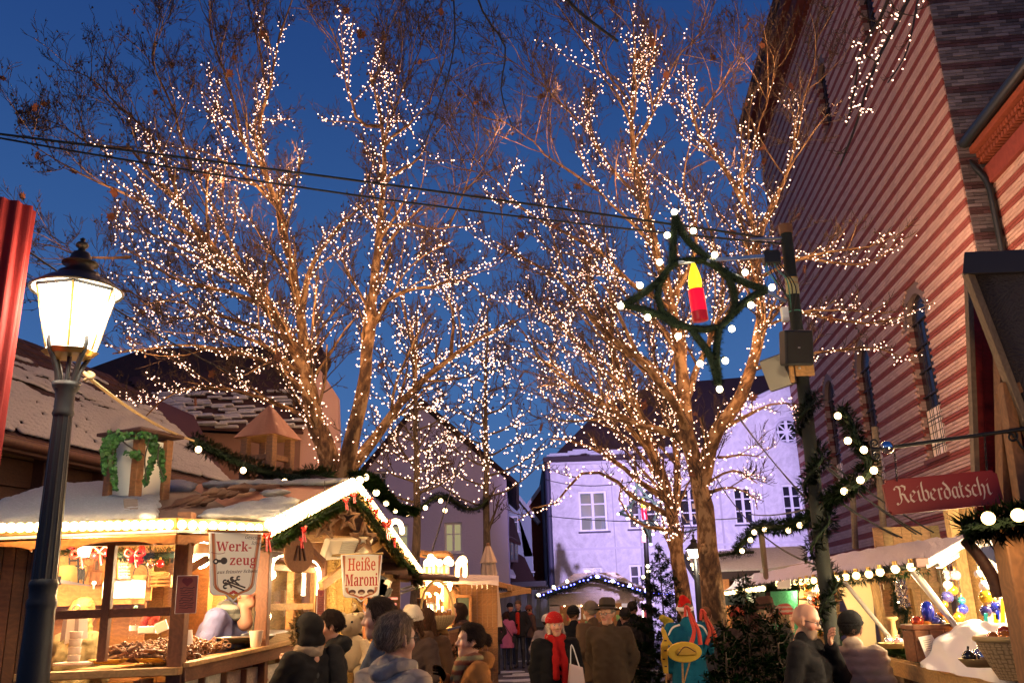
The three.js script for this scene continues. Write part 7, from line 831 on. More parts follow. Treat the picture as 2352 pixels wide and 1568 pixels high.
const sl=th('hut_lights','short chain of warm bulbs on the end rafter of the snowy hut','string lights');for(const[x,y,s]of[[1582,1282,.03],[1590,1297,.04],[1594,1306,.035],[1600,1318,.06],[1668,1362,.04],[1672,1362,.04],[1625,1404,.045],[1634,1406,.045],[1652,1410,.04]]) bulb(sl,P(x,y,19.6),s,glow(11,7.6,3.4));mesh(sl,'wire',tube([P(1580,1280,19.65),P(1602,1320,19.65)],.01,4),M.wire);lampAt(P(1640,1400,19.4),2,[1,.65,.32]);mesh(sh,'timber_post',[1640,1672].map((x)=>beam(P(x,1440,19.8).setY(0),P(x-6,1330,19.8),.14,.14,v(0,0,1))),M.pineD);garland('dark garland lying on the snowy hut ridge',B_([[1650,1276,21],[1690,1270,21.5],[1730,1268,22]]),.09,160,{len:.1});mesh(thing('wooden_pole','wooden pole carrying the high garland over the snowy hut','pole'),'shaft',tube([P(1760,1325,14),P(1748,1215,11.5)],.04,8),M.oldWood);
// ---- spruces ----
const spruce=(x,d,yTop,w,lb,seed,dens,trunkPx)=>{R=rng(seed);const o=th('spruce',lb,'spruce tree'),b=G(x,d),h=hAt(G(trunkPx||x,d),yTop);const tw=[tube([b,b.clone().lerp(v(b.x,h,b.z),.5),v(b.x,h,b.z)],(k)=>.022*(1-k)+.004,6)],nd=[];const nb=Math.round(h*dens);for(let i=0;i<nb;i++){const k=Math.pow((i+R()) / nb,.85),y=lerp(.12,h-.05,k),a=i*2.399+rr(-.3,.3),l=w*(1-k)*rr(.75,1.15)+.06,dr=v(Math.cos(a),lerp(-.05,.55,k),Math.sin(a)).normalize(),p0=v(b.x,y,b.z),p1=p0.clone().addScaledVector(dr,l*.55).add(v(0,-.03,0)),p2=p0.clone().addScaledVector(dr,l).add(v(0,.05*l,0));tw.push(tube([p0,p1,p2],[.006,.002],4,false));nd.push(needles([p0.clone().lerp(p1,.3),p1,p2],.012,330,.05,1,.13));const m=Math.round(l*9);for(let j=0;j<m;j++){const f=(j+1) / (m+1),q=p0.clone().lerp(p2,f),s=j%2?1:-1,sd=v(-dr.z,0,dr.x).multiplyScalar(s).addScaledVector(dr,.9).add(v(0,rr(-.1,.15),0)).normalize(),sl2=l*.42*(1-f*.6),e=q.clone().addScaledVector(sd,sl2);tw.push(tube([q,e],[.0025,.0012],3,false));nd.push(needles([q,e],.01,300,.045,1,.13));}} mesh(o,'trunk',tw,M.twig);mesh(o,'crown',nd,M.spruce);};
spruce(1522,13.5,1245,.95,'dark spruce left of the plane trunks with a bare spiky top',141,22,1511);spruce(1712,8.2,1310,.62,'thin loose spruce standing before the thick plane trunk',142,21,1700);spruce(1655,7.8,1420,.5,'low bushy spruce at the foot of the thick trunk, left of the thin one',143,22);spruce(1775,8.0,1385,.5,'low bushy spruce right of the thin loose one',144,21);spruce(1480,16,1500,.55,'low spreading fir boughs beside the bottom of the lane',145,20);
}
// ---------- goods inside the sweet stall ----------
{
R=rng(151);
const Z1=(x,y,d)=>P(x / 3.136 / 1.7415,(1950+y / 3.136) / 1.7415,d),Z2=(x,y,d)=>P((600+x / 3.36) / 1.7415,(2300+y / 3.36) / 1.7415,d);
garland('green garland with red bows and baubles inside the corner window',[Z1(740,760,7.6),Z1(900,780,7.6),Z1(1100,800,7.6),Z1(1390,830,7.6),Z1(1550,840,7.6),Z1(1800,860,7.6),Z1(2180,840,7.6)],.075,1100,{mat:M.needleLit,len:.055});
[[885,725],[1110,850],[1190,845],[1335,815],[1770,765],[1885,965],[2005,950],[1640,900],[1750,915]].forEach(([x,y],i)=>{const o=thing('window_bauble',['dark red bauble high at the left of the window garland','silver pink bauble under the left window garland','red bauble by the orange bow in the window','red bauble left of the mullion','small red bauble just right of the mullion, high','silver pink bauble under the right window garland','red bauble at the right end of the window garland','dark bauble right of the mullion','dark red bauble below the right window bow'][i],'bauble',Z1(x,y,7.5));mesh(o,'globe',sph(.032,14,10),i===1||i===5?M.chrome:mat(.5,.015,.02,.1,{metalness:.5}));mesh(o,'cap',lathe([[0,.05],[.009,.048],[.01,.03]],8),M.brass);});
const bow=(x,y,l)=>{const o=thing('window_bow',l,'bow'),p=Z1(x,y,7.5);for(const q of[-1,1]) mesh(o,'loop',tube(curve([v(0,0,0),v(.05*q,.04,.02),v(.08*q,0,0),v(.04*q,-.02,.01),v(0,0,0)].map((e)=>e.add(p)),10),.014,5),M.ribbon);mesh(o,'tail',tube([p,p.clone().add(v(.03,-.11,.01))],.014,4),M.ribbon);};bow(1010,840,'big red bow on the left half of the window garland');bow(1250,800,'orange red bow left of the mullion on the window garland');bow(1690,830,'orange red bow right of the mullion on the window garland');
const sh=(n,l,c,f)=>{const o=thing(n,l,c);f(o);},D=8.45;
const bx=(o,nm,x0,y0,x1,y1,d,dp,m)=>{const a=Z1(x0,y1,d),b=Z1(x1,y0,d);return mesh(o,nm,rbox(b.x-a.x,b.y-a.y,dp,.008,(a.x+b.x) / 2,(a.y+b.y) / 2,a.z-dp / 2),m);};
sh('cutlery_sack','pale burlap sack standing on the shelf behind iron frames','sack',(o)=>{const a=Z1(905,1200,D),b=Z1(905,930,D);mesh(o,'sack',lathe([[.0,0],[.11,.02],[.125,.15],[.1,b.y-a.y-.03],[.06,b.y-a.y],[0,b.y-a.y]],18).translate(a.x,a.y,a.z),M.straw);mesh(o,'tie',new THREE.TorusGeometry(.07,.01,6,16).rotateX(1.57).translate(a.x,b.y-.02,a.z),M.rope);});
sh('iron_stand','black iron display stand with hooked rods on the shelf','stand',(o)=>{for(const x of[870,980,1040]) mesh(o,'rod',tube([Z1(x,1210,D-.1),Z1(x-8,880,D-.1)],.008,6),M.iron);for(const y of[915,985]) mesh(o,'bar',tube([Z1(865,y,D-.1),Z1(1045,y-5,D-.1)],.008,6),M.iron);mesh(o,'hook',[0,1,2].map((k)=>tube(curve([Z1(990+k*25,1010,D-.15),Z1(1000+k*25,1080,D-.15),Z1(985+k*25,1150,D-.15)],8),.012,5)),M.iron);});
sh('coffee_mill','brown wooden cabinet with a little window on the shelf','cabinet',(o)=>{bx(o,'case',1105,1050,1270,1230,D,.16,M.pineD);bx(o,'upper_case',1150,900,1255,1050,D,.12,M.pineD);bx(o,'glass_front',1180,920,1225,1030,D-.13,.01,mat(.1,.06,.03,.1));});
sh('saw_blade','grey toy saw lying on the shelf in the corner window','toy saw',(o)=>{mesh(o,'blade',slab([Z1(760,1150,D-.2),Z1(1140,1225,D-.2),Z1(1140,1236,D-.2),Z1(760,1200,D-.2)],.01),M.steel);mesh(o,'handle',tube(curve([Z1(735,1110,D-.2),Z1(730,1160,D-.2),Z1(745,1215,D-.2)],8),.02,7),M.black);});
sh('white_carton','white cardboard carton standing across the mullion','carton',(o)=>{bx(o,'box',1265,1150,1650,1400,7.6,.3,M.paper);bx(o,'flap',1290,1140,1620,1152,7.55,.2,M.paper);});
for(let r=0;r<6;r++) sh('jar_row','stack of small jars with silver lids on the white carton, '+['bottom','second','third','fourth','fifth','top'][r]+' layer','jars',(o)=>{for(let k=0;k<4;k++){const p=Z1(1505+k*30,1140-r*42,7.75);mesh(o,'jar',lathe([[0,0],[.02,0],[.021,.026],[.019,.032]],10).translate(p.x,p.y-.01,p.z),mat(.6,.4,.2,.2));mesh(o,'lid',lathe([[0,.042],[.02,.04],[.021,.03]],10).translate(p.x,p.y-.01,p.z),M.chrome);}});
sh('straw_crate','yellow slatted crate filled with straw on the shelf','crate',(o)=>{for(let i=0;i<3;i++) bx(o,'slat',1845,1110+i*48,2140,1150+i*48,D,.02,M.pine);bx(o,'side',1845,1095,1870,1250,D-.03,.2,M.pine);bx(o,'side',2120,1095,2145,1250,D-.03,.2,M.pine);mesh(o,'straw',[...Array(70)].map(()=>tube(curve([Z1(rr(1860,2120),rr(1070,1120),D+.05),Z1(rr(1860,2120),rr(1050,1110),D),Z1(rr(1860,2120),rr(1070,1120),D+.04)],5),.004,3)),M.straw).userData.kind='stuff';});
sh('wire_basket','little wire basket of straw left of the yellow crate','basket',(o)=>{const p=Z1(1745,1240,D);mesh(o,'bowl',lathe([[.03,0],[.06,.06],[.075,.1],[.07,.1]],14).translate(p.x,p.y,p.z),M.straw);mesh(o,'handle',tube(arc(0,.1,.07,.1,0,Math.PI,12).map(([a,b])=>v(p.x+a,p.y+b,p.z)),.005,5),M.wire);});
sh('small_lamp','tiny lit candle lamp on the shelf edge left of the carton','lamp',(o)=>{const p=Z1(1175,1195,8.1);mesh(o,'flame',sph(.016,10,8).translate(p.x,p.y,p.z),glow(20,15,8));mesh(o,'stem',tube([p.clone().add(v(0,-.05,0)),p],.008,6),M.white);});
// counter goods
const y0=Z2(300,1140,6.9);
{const ms=[],cl=[];const p0=G(412,6.62),p1=G(603,8.2),sC=hAt(p0,1534),sE=hAt(p1,1492);for(let i=0;i<360;i++){const a=rr(.04,.62),b=rr(.1,.75),p=p0.clone().lerp(p1,a).add(v(-b*.8,0,-.25*b));p.y=lerp(sC,sE,a)+.045+rr(0,.05)+b*.07;ms.push(MX(p,v(rr(.8,1.6),1,1),new THREE.Quaternion().setFromEuler(new THREE.Euler(rr(-.3,.3),rr(-1.2,1.2),rr(-.3,.3)))));const k=rr(.5,1.4);cl.push(new THREE.Color(.2*k,.085*k,.035*k));}
const heap=thing('chocolate_tools','heap of chocolate tools spread over the serving counter','sweets');const geo=[tube([v(-.05,0,0),v(.05,0,0)],.011,6),norm2(new THREE.TorusGeometry(.016,.006,5,10)).translate(.062,0,0)];const g=mg(geo);for(let i=0;i<120;i++){const b=mesh(heap,'tool',g,ctm(i%3));b.applyMatrix4(ms[i]);} inst(heap,'tools',g,mat(1,1,1,.5),ms.slice(120),cl.slice(120));}
{const ms=[],cl=[];const p0=G(110,6.6),p1=G(405,6.7),s=hAt(G(412,6.62),1534);for(let i=0;i<260;i++){const a=rr(.42,.98),b=rr(.22,.8),p=p0.clone().lerp(p1,a).add(v(0,s+.045+rr(0,.05)+.02*b,-b*.75));ms.push(MX(p,v(rr(.8,1.6),1,1),new THREE.Quaternion().setFromEuler(new THREE.Euler(rr(-.3,.3),rr(-1.2,1.2),rr(-.3,.3)))));const k=rr(.5,1.5);cl.push(new THREE.Color(.24*k,.11*k,.04*k));} const heap=thing('chocolate_sticks','heap of brown chocolate pieces behind the corner window','sweets');inst(heap,'sticks',tube([v(-.05,0,0),v(.05,0,0)],.012,6),mat(1,1,1,.5),ms,cl);
sh('yellow_dish','long yellow dish with two hollows behind the corner window','dish',(o)=>{for(const k of[.42,.78]){const p=p0.clone().lerp(p1,k).add(v(0,s+.03,-.16));mesh(o,'hollow',lathe([[0,0],[.1,.006],[.15,.035],[.145,.038],[.09,.012],[0,.008]],26).scale(1,1,.55).translate(p.x,p.y,p.z),mat(.75,.46,.04,.35));}});
sh('white_tray','white tray leaning low in the left pane of the corner window','tray',(o)=>{const p=p0.clone().lerp(p1,.16).add(v(0,s+.045,-.2));mesh(o,'tray',rbox(.28,.02,.2,.008,p.x,p.y,p.z),M.white);mesh(o,'box',rbox(.12,.035,.12,.006,p.x+.22,p.y,p.z),M.greyWood);});
sh('stacked_tubs','stack of white tubs in the left corner of the window','tubs',(o)=>{for(let i=0;i<4;i++){const p=p0.clone().lerp(p1,.05).add(v(.02,s+.05+i*.055,-.3));mesh(o,'tub',lathe([[0,0],[.04,0],[.046,.048],[.04,.05],[0,.05]],18).translate(p.x,p.y,p.z),M.paper);}});
sh('water_bottle','clear plastic water bottle with pale green cap behind the window','bottle',(o)=>{const p=P(305,1466,7.5);mesh(o,'bottle',lathe([[0,0],[.036,0],[.038,.02],[.036,.08],[.038,.1],[.036,.16],[.014,.21],[.013,.235]],18).translate(p.x,p.y,p.z),M.pane);mesh(o,'cap',lathe([[0,.255],[.015,.253],[.015,.232],[0,.232]],12).translate(p.x,p.y,p.z),mat(.2,.6,.4,.4));mesh(o,'label',lathe([[.0375,.06],[.0375,.1]],18).translate(p.x,p.y,p.z),M.paper);});
sh('net_bag','red mesh bag with a white paper band hanging behind the window','bag',(o)=>{const p=P(342,1446,7.5);mesh(o,'mesh',[...Array(5)].map((_,i)=>sph(.034,10,8).scale(1,1.2,.8).translate(p.x+(i-2)*.022,p.y+.06+(i%3)*.035,p.z)),mat(.55,.05,.03,.8,{bumpMap:rep(T.fabric,4),bumpScale:.01}));mesh(o,'band',rbox(.14,.06,.06,.01,p.x,p.y,p.z+.03),M.paper);mesh(o,'tag',rbox(.1,.08,.012,.004).applyMatrix4(new THREE.Matrix4().makeRotationZ(.4).setPosition(p.x+.12,p.y+.02,p.z+.06)),M.paper);});
sh('hanging_towel','white kitchen towel hanging in the left pane','towel',(o)=>{const p=P(174,1408,7.3),pos=[];mesh(o,'cloth',[0,1,2,3].map((i)=>slab([v(p.x-.09+i*.045,p.y,p.z+(i%2)*.03),v(p.x-.045+i*.045,p.y,p.z+((i+1)%2)*.03),v(p.x-.04+i*.05,p.y-.19-(i%3)*.02,p.z+((i+1)%2)*.04),v(p.x-.1+i*.05,p.y-.19-((i+1)%3)*.02,p.z+(i%2)*.04)],.006)),M.white);mesh(o,'ring',new THREE.TorusGeometry(.03,.006,6,14).translate(p.x,p.y+.03,p.z),M.steel);});}
sh('white_cup_stack','white paper cup standing upside down behind the corner post','cup',(o)=>{const p=Z2(490,945,7.2);mesh(o,'cup',lathe([[.045,0],[.034,.115],[0,.115]],20).translate(p.x,p.y,p.z),M.white);mesh(o,'rim',new THREE.TorusGeometry(.045,.004,6,20).rotateX(1.57).translate(p.x,p.y+.003,p.z),M.white);});
sh('tip_cup','beige paper cup hung on the post of the serving hatch','cup',(o)=>{const p=Z2(1415,975,8.0);mesh(o,'cup',lathe([[0,0],[.04,0],[.06,.14],[.056,.14],[.037,.01]],20).translate(p.x,p.y,p.z),mat(.7,.55,.4,.6));mesh(o,'wire',tube([p.clone().add(v(-.03,.14,0)),p.clone().add(v(-.03,.3,-.05))],.004,4),M.wire);});
sh('roasting_pan','wide black roasting pan with chestnuts beside the seller','pan',(o)=>{const p=G(565,8.35).setY(hAt(G(565,8.1),1496)+.03).add(v(-.1,.03,0));mesh(o,'pan',lathe([[0,0],[.3,.01],[.36,.06],[.35,.065],[.28,.02],[0,.015]],32).translate(p.x,p.y,p.z),M.iron);for(let i=0;i<40;i++){const a=R()*6.28,r=Math.sqrt(R())*.27;mesh(o,'chestnut',chg(),ctm(i%3),v(p.x+Math.cos(a)*r,p.y+.035,p.z+Math.sin(a)*r));} mesh(o,'rim_light',new THREE.TorusGeometry(.355,.008,6,40).rotateX(1.57).translate(p.x,p.y+.063,p.z),M.steel);});
sh('wicker_tray','low wicker tray edge on the counter right of the hatch post','tray',(o)=>{const a=G(615,8.35),b=G(690,8.95),y=hAt(G(640,8.5),1478);mesh(o,'weave',slab([a.clone().setY(y),b.clone().setY(y+.02),b.clone().setY(y+.1),a.clone().setY(y+.08)],.03),mat(1,1,1,.8,{map:rep(T.wicker,6,6),bumpMap:rep(T.wicker,6,6),bumpScale:.004}));mesh(o,'cloth',slab([a.clone().setY(y+.085),b.clone().setY(y+.105),b.clone().setY(y+.12).add(v(-.4,0,0)),a.clone().setY(y+.1).add(v(-.4,0,0))],.01),M.white);});
}
function ctm(k){return(ctm.m||=[mat(.16,.065,.028,.45),mat(.26,.12,.045,.5),mat(.09,.035,.016,.4)])[k];}
function chg(){return(chg.g||=sph(.018,8,6).scale(1,.8,1));}
// ---------- people ----------
const cap=(a,b,ra,rb,c)=>({a,b,ra,rb,c}),sm=(a,b,k)=>{const h=Math.max(k-Math.abs(a-b),0) / k;return Math.min(a,b)-h*h*k*.25;};
function dCap(p,q){const bx=q.b.x-q.a.x,by=q.b.y-q.a.y,bz=q.b.z-q.a.z,ax=p.x-q.a.x,ay=p.y-q.a.y,az=p.z-q.a.z,l=bx*bx+by*by+bz*bz,h=l?Math.min(1,Math.max(0,(ax*bx+ay*by+az*bz) / l)):0;return Math.hypot(ax-bx*h,ay-by*h,az-bz*h)-(q.ra+(q.rb-q.ra)*h);}
// one closed surface round a field, by surface nets
function skinOf(f,lo,hi,cell,color){
const nx=Math.ceil((hi.x-lo.x) / cell)+1,ny=Math.ceil((hi.y-lo.y) / cell)+1,nz=Math.ceil((hi.z-lo.z) / cell)+1,F3=new Float32Array(nx*ny*nz),p=v(),I=(x,y,z)=>(z*ny+y)*nx+x;
for(let z=0;z<nz;z++) for(let y=0;y<ny;y++) for(let x=0;x<nx;x++) F3[I(x,y,z)]=f(p.set(lo.x+x*cell,lo.y+y*cell,lo.z+z*cell));
const id=new Int32Array(nx*ny*nz).fill(-1),pos=[],col=[],idx=[],E=[[0,1],[2,3],[4,5],[6,7],[0,2],[1,3],[4,6],[5,7],[0,4],[1,5],[2,6],[3,7]],c8=new Float32Array(8);
for(let z=0;z<nz-1;z++) for(let y=0;y<ny-1;y++) for(let x=0;x<nx-1;x++){
let m=0;for(let k=0;k<8;k++){c8[k]=F3[I(x+(k&1),y+(k>>1&1),z+(k>>2))];if(c8[k]<0) m++;} if(!m||m===8) continue;
let sx=0,sy=0,sz=0,n=0;for(const[a,b]of E) if(c8[a]<0!==c8[b]<0){const t=c8[a] / (c8[a]-c8[b]);sx+=(a&1)+t*((b&1)-(a&1));sy+=(a>>1&1)+t*((b>>1&1)-(a>>1&1));sz+=(a>>2)+t*((b>>2)-(a>>2));n++;}
id[I(x,y,z)]=pos.length / 3;p.set(lo.x+(x+sx / n)*cell,lo.y+(y+sy / n)*cell,lo.z+(z+sz / n)*cell);pos.push(p.x,p.y,p.z);const c=color(p);col.push(c[0],c[1],c[2]);
}
const quad=(a,b,c,d,s)=>{if(Math.min(a,b,c,d)<0) return;s?idx.push(a,b,c,a,c,d):idx.push(a,c,b,a,d,c);};
for(let z=1;z<nz-1;z++) for(let y=1;y<ny-1;y++) for(let x=1;x<nx-1;x++){const s=F3[I(x,y,z)]<0;if(s!==F3[I(x+1,y,z)]<0) quad(id[I(x,y-1,z-1)],id[I(x,y,z-1)],id[I(x,y,z)],id[I(x,y-1,z)],s);if(s!==F3[I(x,y+1,z)]<0) quad(id[I(x-1,y,z-1)],id[I(x-1,y,z)],id[I(x,y,z)],id[I(x,y,z-1)],s);if(s!==F3[I(x,y,z+1)]<0) quad(id[I(x-1,y-1,z)],id[I(x,y-1,z)],id[I(x,y,z)],id[I(x-1,y,z)],s);}
const g=new THREE.BufferGeometry();g.setAttribute('position',new THREE.Float32BufferAttribute(pos,3));g.setAttribute('color',new THREE.Float32BufferAttribute(col,3));g.setIndex(idx);g.computeVertexNormals();return norm(g);
}
function blob(prims,cell,k=.03,o={}){
const lo=v(9,9,9),hi=v(-9,-9,-9),m=cell*2+.02;for(const q of prims){const r=Math.max(q.ra,q.rb)+m;for(const e of[q.a,q.b]){lo.min(v(e.x-r,e.y-r,e.z-r));hi.max(v(e.x+r,e.y+r,e.z+r));}}
const f=(p)=>{let d=9;for(const q of prims) d=sm(d,dCap(p,q),k);if(o.wr) d+=o.wr*(N3(p.x*13,p.y*20,p.z*13)+.8*N3(p.x*7+5,p.y*28+p.x*20,p.z*7));if(o.puff) d-=o.puff*Math.abs(Math.sin(p.y*42));if(o.cut) d=Math.max(d,o.cut(p));return d;};
return skinOf(f,lo,hi,cell,(p)=>{let b=9,c;for(const q of prims){const d=dCap(p,q);if(d<b){b=d;c=q.c;}} return typeof c==='function'?c(p):c;});
}
const SKIN=[.48,.24,.15],LIP=[.4,.12,.09],D3=[.03,.02,.016];
const headGeo=(()=>{
const eye=(p)=>{const x=Math.abs(p.x)-.031;return Math.hypot(x,p.y-.008)<.006?[.02,.015,.01]:[.55,.5,.46];};
const pr=[cap(v(0,.03,-.03),v(0,.03,.005),.083,.078,SKIN),cap(v(0,.06,-.02),v(0,.06,.01),.068,.065,SKIN),cap(v(0,-.03,.02),v(0,-.06,.035),.062,.05,SKIN),cap(v(-.012,-.096,.056),v(.012,-.096,.056),.024,.024,SKIN),cap(v(0,.018,.08),v(0,-.022,.102),.009,.0135,SKIN),cap(v(-.014,-.026,.088),v(.014,-.026,.088),.008,.008,SKIN),cap(v(-.034,.03,.07),v(.034,.03,.07),.0165,.0165,SKIN),cap(v(-.04,-.02,.05),v(.04,-.02,.05),.03,.03,SKIN),cap(v(0,-.1,-.02),v(0,-.21,-.035),.052,.058,SKIN)];
const eyes=[-1,1].map((s)=>cap(v(s*.031,.008,.0685),v(s*.031,.008,.0685),.0125,.0125,eye)),lips=[cap(v(-.02,-.055,.077),v(.02,-.055,.077),.0072,.0072,LIP),cap(v(-.016,-.064,.076),v(.016,-.064,.076),.007,.007,LIP)],brow=[-1,1].map((s)=>cap(v(s*.018,.03,.0855),v(s*.046,.031,.0745),.0042,.003,[.1,.06,.035])),ears=[-1,1].flatMap((s)=>[cap(v(s*.08,.018,-.012),v(s*.079,-.022,-.004),.0115,.009,SKIN)]);
const all=[...pr,...ears],f=(p)=>{let d=9;for(const q of all) d=sm(d,dCap(p,q),.022);for(const s of[-1,1]){const e=Math.hypot(p.x-s*.031,p.y-.006,p.z-.096)-.015;d=-sm(-d,e,.012);} d=sm(d,Math.min(dCap(p,lips[0]),dCap(p,lips[1])),.006);d=sm(d,Math.min(dCap(p,brow[0]),dCap(p,brow[1])),.004);return Math.min(d,dCap(p,eyes[0]),dCap(p,eyes[1]));};
return skinOf(f,v(-.11,-.29,-.13),v(.11,.15,.13),.0052,(p)=>{for(const q of[...eyes,...lips,...brow]) if(dCap(p,q)<.0028) return typeof q.c==='function'?q.c(p):q.c;const ch=Math.hypot(Math.abs(p.x)-.045,p.y+.025,p.z-.07);return ch<.03?[.52,.21,.14]:SKIN;});
})();
const handGeo=(()=>{
const pr=[cap(v(-.024,-.035,0),v(-.026,-.085,.004),.0145,.013,SKIN),cap(v(0,-.03,0),v(0,-.09,.004),.015,.0135,SKIN),cap(v(.022,-.035,0),v(.025,-.085,.004),.0145,.012,SKIN),cap(v(0,.01,0),v(0,-.04,0),.024,.02,SKIN)];
[[-.03,.062,.0085],[-.011,.07,.009],[.009,.066,.0088],[.028,.05,.0078]].forEach(([x,l,r])=>{const a=v(x,-.09,.006),b=v(x*1.08,-.09-l*.42,.016),c=v(x*1.08,-.09-l*.68,.036),d=v(x*1.05,-.09-l*.74,.058);pr.push(cap(a,b,r+.001,r,SKIN),cap(b,c,r,r*.92,SKIN),cap(c,d,r*.92,r*.8,SKIN));});
pr.push(cap(v(-.03,-.03,.008),v(-.048,-.062,.028),.0125,.0105,SKIN),cap(v(-.048,-.062,.028),v(-.044,-.092,.046),.0105,.0085,SKIN));return blob(pr,.0042,.006);
})();
const ARM={down:[[.255,1.15,-.03],[.27,.9,.05]],pocket:[[.29,1.14,-.07],[.215,.95,.09]],fold:[[.27,1.15,.03],[.06,1.12,.21]],reach:[[.24,1.2,.14],[.17,1.14,.39]],up:[[.27,1.2,.1],[.1,1.36,.2]],face:[[.25,1.2,.16],[.06,1.45,.17]],back:[[.27,1.15,-.08],[.2,.93,-.06]]};
function person(label,px,d,topPy,yaw,o={}){
const g0=G(px,d),gr=o.y0||0,H=hAt(g0,topPy)-gr,hatH={none:.0,beanie:.02,brim:.03,santa:.05,hood:.03,beret:.03,cap:.02}[o.hat||'none'],s=(H-hatH) / 1.765,t=thing('person',label,'person',v(g0.x,gr,g0.z),o.group);t.rotation.y=yaw;t.scale.setScalar(s);
const cell=(d<9?.015:d<17?.019:.026),hem=o.hem??.82,C=o.coat||[.02,.02,.022],T_=o.legs||[.02,.02,.024],lean=o.lean||0,piv=v(0,.95,0),ro=(x,y,z)=>v(x,y,z).sub(piv).applyAxisAngle(v(1,0,0),lean).add(piv),w=o.wide||1;
const st=o.stride||0,sh=[.025,.02,.018],leg=(q)=>{const k=q*st;return[cap(v(q*.09,.93,0),v(q*.1,.5,.02+k*.12),.088,.062,T_),cap(v(q*.1,.5,.02+k*.12),v(q*.1,.1,-.02+k*.2),.06,.045,T_),cap(v(q*.1,.055,-.03+k*.2),v(q*.115,.045,.13+k*.2),.05,.042,sh)];};
const arms=(o.arms||['down','down']).map((a,i)=>{const q=i?-1:1,[e,h]=Array.isArray(a)?a:ARM[a];return{q,hide:a==='pocket'||a==='back',s:ro(q*.19*w,1.42,-.01),e:ro(q*e[0],e[1],e[2]),w:ro(q*h[0],h[1],h[2])};});
const body=[cap(v(-.07,.96,0),v(.07,.96,0),.12,.12,T_),cap(ro(0,1.0,0),ro(0,1.3,-.01),.1,.11,C),cap(ro(0,1.42,-.015),ro(0,1.53,-.02),.058,.055,SKIN),...leg(1),...leg(-1)];for(const a of arms) body.push(cap(a.s,a.e,.055,.045,C),cap(a.e,a.w,.044,.03,a.hide?C:SKIN));
const hq=new THREE.Quaternion().setFromEuler(new THREE.Euler(o.nod||0,o.turn||0,o.tilt||0,'YXZ')),hc=ro(0,1.635,.015),HM=new THREE.Matrix4().compose(hc,hq,v(1.02,1.04,1.02)),parts=[blob(body,cell,.04),headGeo.clone().applyMatrix4(HM)];
for(const a of arms) if(!a.hide){const dir=a.w.clone().sub(a.e).normalize(),y=dir.negate(),x=y.clone().cross(v(0,.3,1)).normalize(),z=x.clone().cross(y);parts.push(handGeo.clone().applyMatrix4(new THREE.Matrix4().makeBasis(x.multiplyScalar(a.q),y,z).setPosition(a.w)));}
mesh(t,'body',parts,M.skin);
// coat
const cc=[cap(ro(-.075*w,1.3,0),ro(-.06*w,1.05,.0),.135,.13,C),cap(ro(.075*w,1.3,0),ro(.06*w,1.05,.0),.135,.13,C),cap(ro(-.16*w,1.415,-.015),ro(.16*w,1.415,-.015),.078,.078,o.yoke||C),cap(ro(0,1.44,-.02),ro(0,1.51,-.025),.09,.072,o.collar||C)];
const hr=lean?ro:v,fl=o.flare||.02;for(const q of[-1,1]) cc.push(cap(ro(q*.07*w,1.05,0),v(q*.075*w,hem-.02,.0),.13,.145+fl,C));for(const a of arms) cc.push(cap(a.s,a.e,.078,.066,C),cap(a.e,a.w.clone().lerp(a.e,a.hide?0:.06),.066,.052,o.cuff||C));if(o.hood) cc.push(cap(ro(-.05,1.49,-.1),ro(.05,1.49,-.1),.07,.07,C));
mesh(t,o.coatName||'coat',blob(cc,cell,.035,{wr:.011,puff:o.puff,cut:(p)=>hem-p.y}),M.cloth);
if(o.front){mesh(t,'zip_front',blob([cap(ro(0,1.42,.1),ro(0,hem+.1,.15),.06,.06,o.front)],cell,.02),M.cloth);}
const at=(x,y,z)=>v(x,y,z).applyMatrix4(HM),hp=(fn,prims,cl,wr)=>blob(prims,cl,.02,{wr,cut:(p)=>fn(p.clone().sub(hc).applyQuaternion(hq.clone().invert()))}),hcell=d<9?.009:.013;
const hc3=o.hairC||[.06,.035,.02],P_=(x,y,z,x2,y2,z2,r,r2,c=hc3)=>cap(at(x,y,z),at(x2,y2,z2),r,r2,c),skull=(r,c)=>[P_(0,.04,-.03,0,.04,.0,.083+r,.078+r,c),P_(0,.07,-.02,0,.07,.005,.068+r,.066+r,c)];
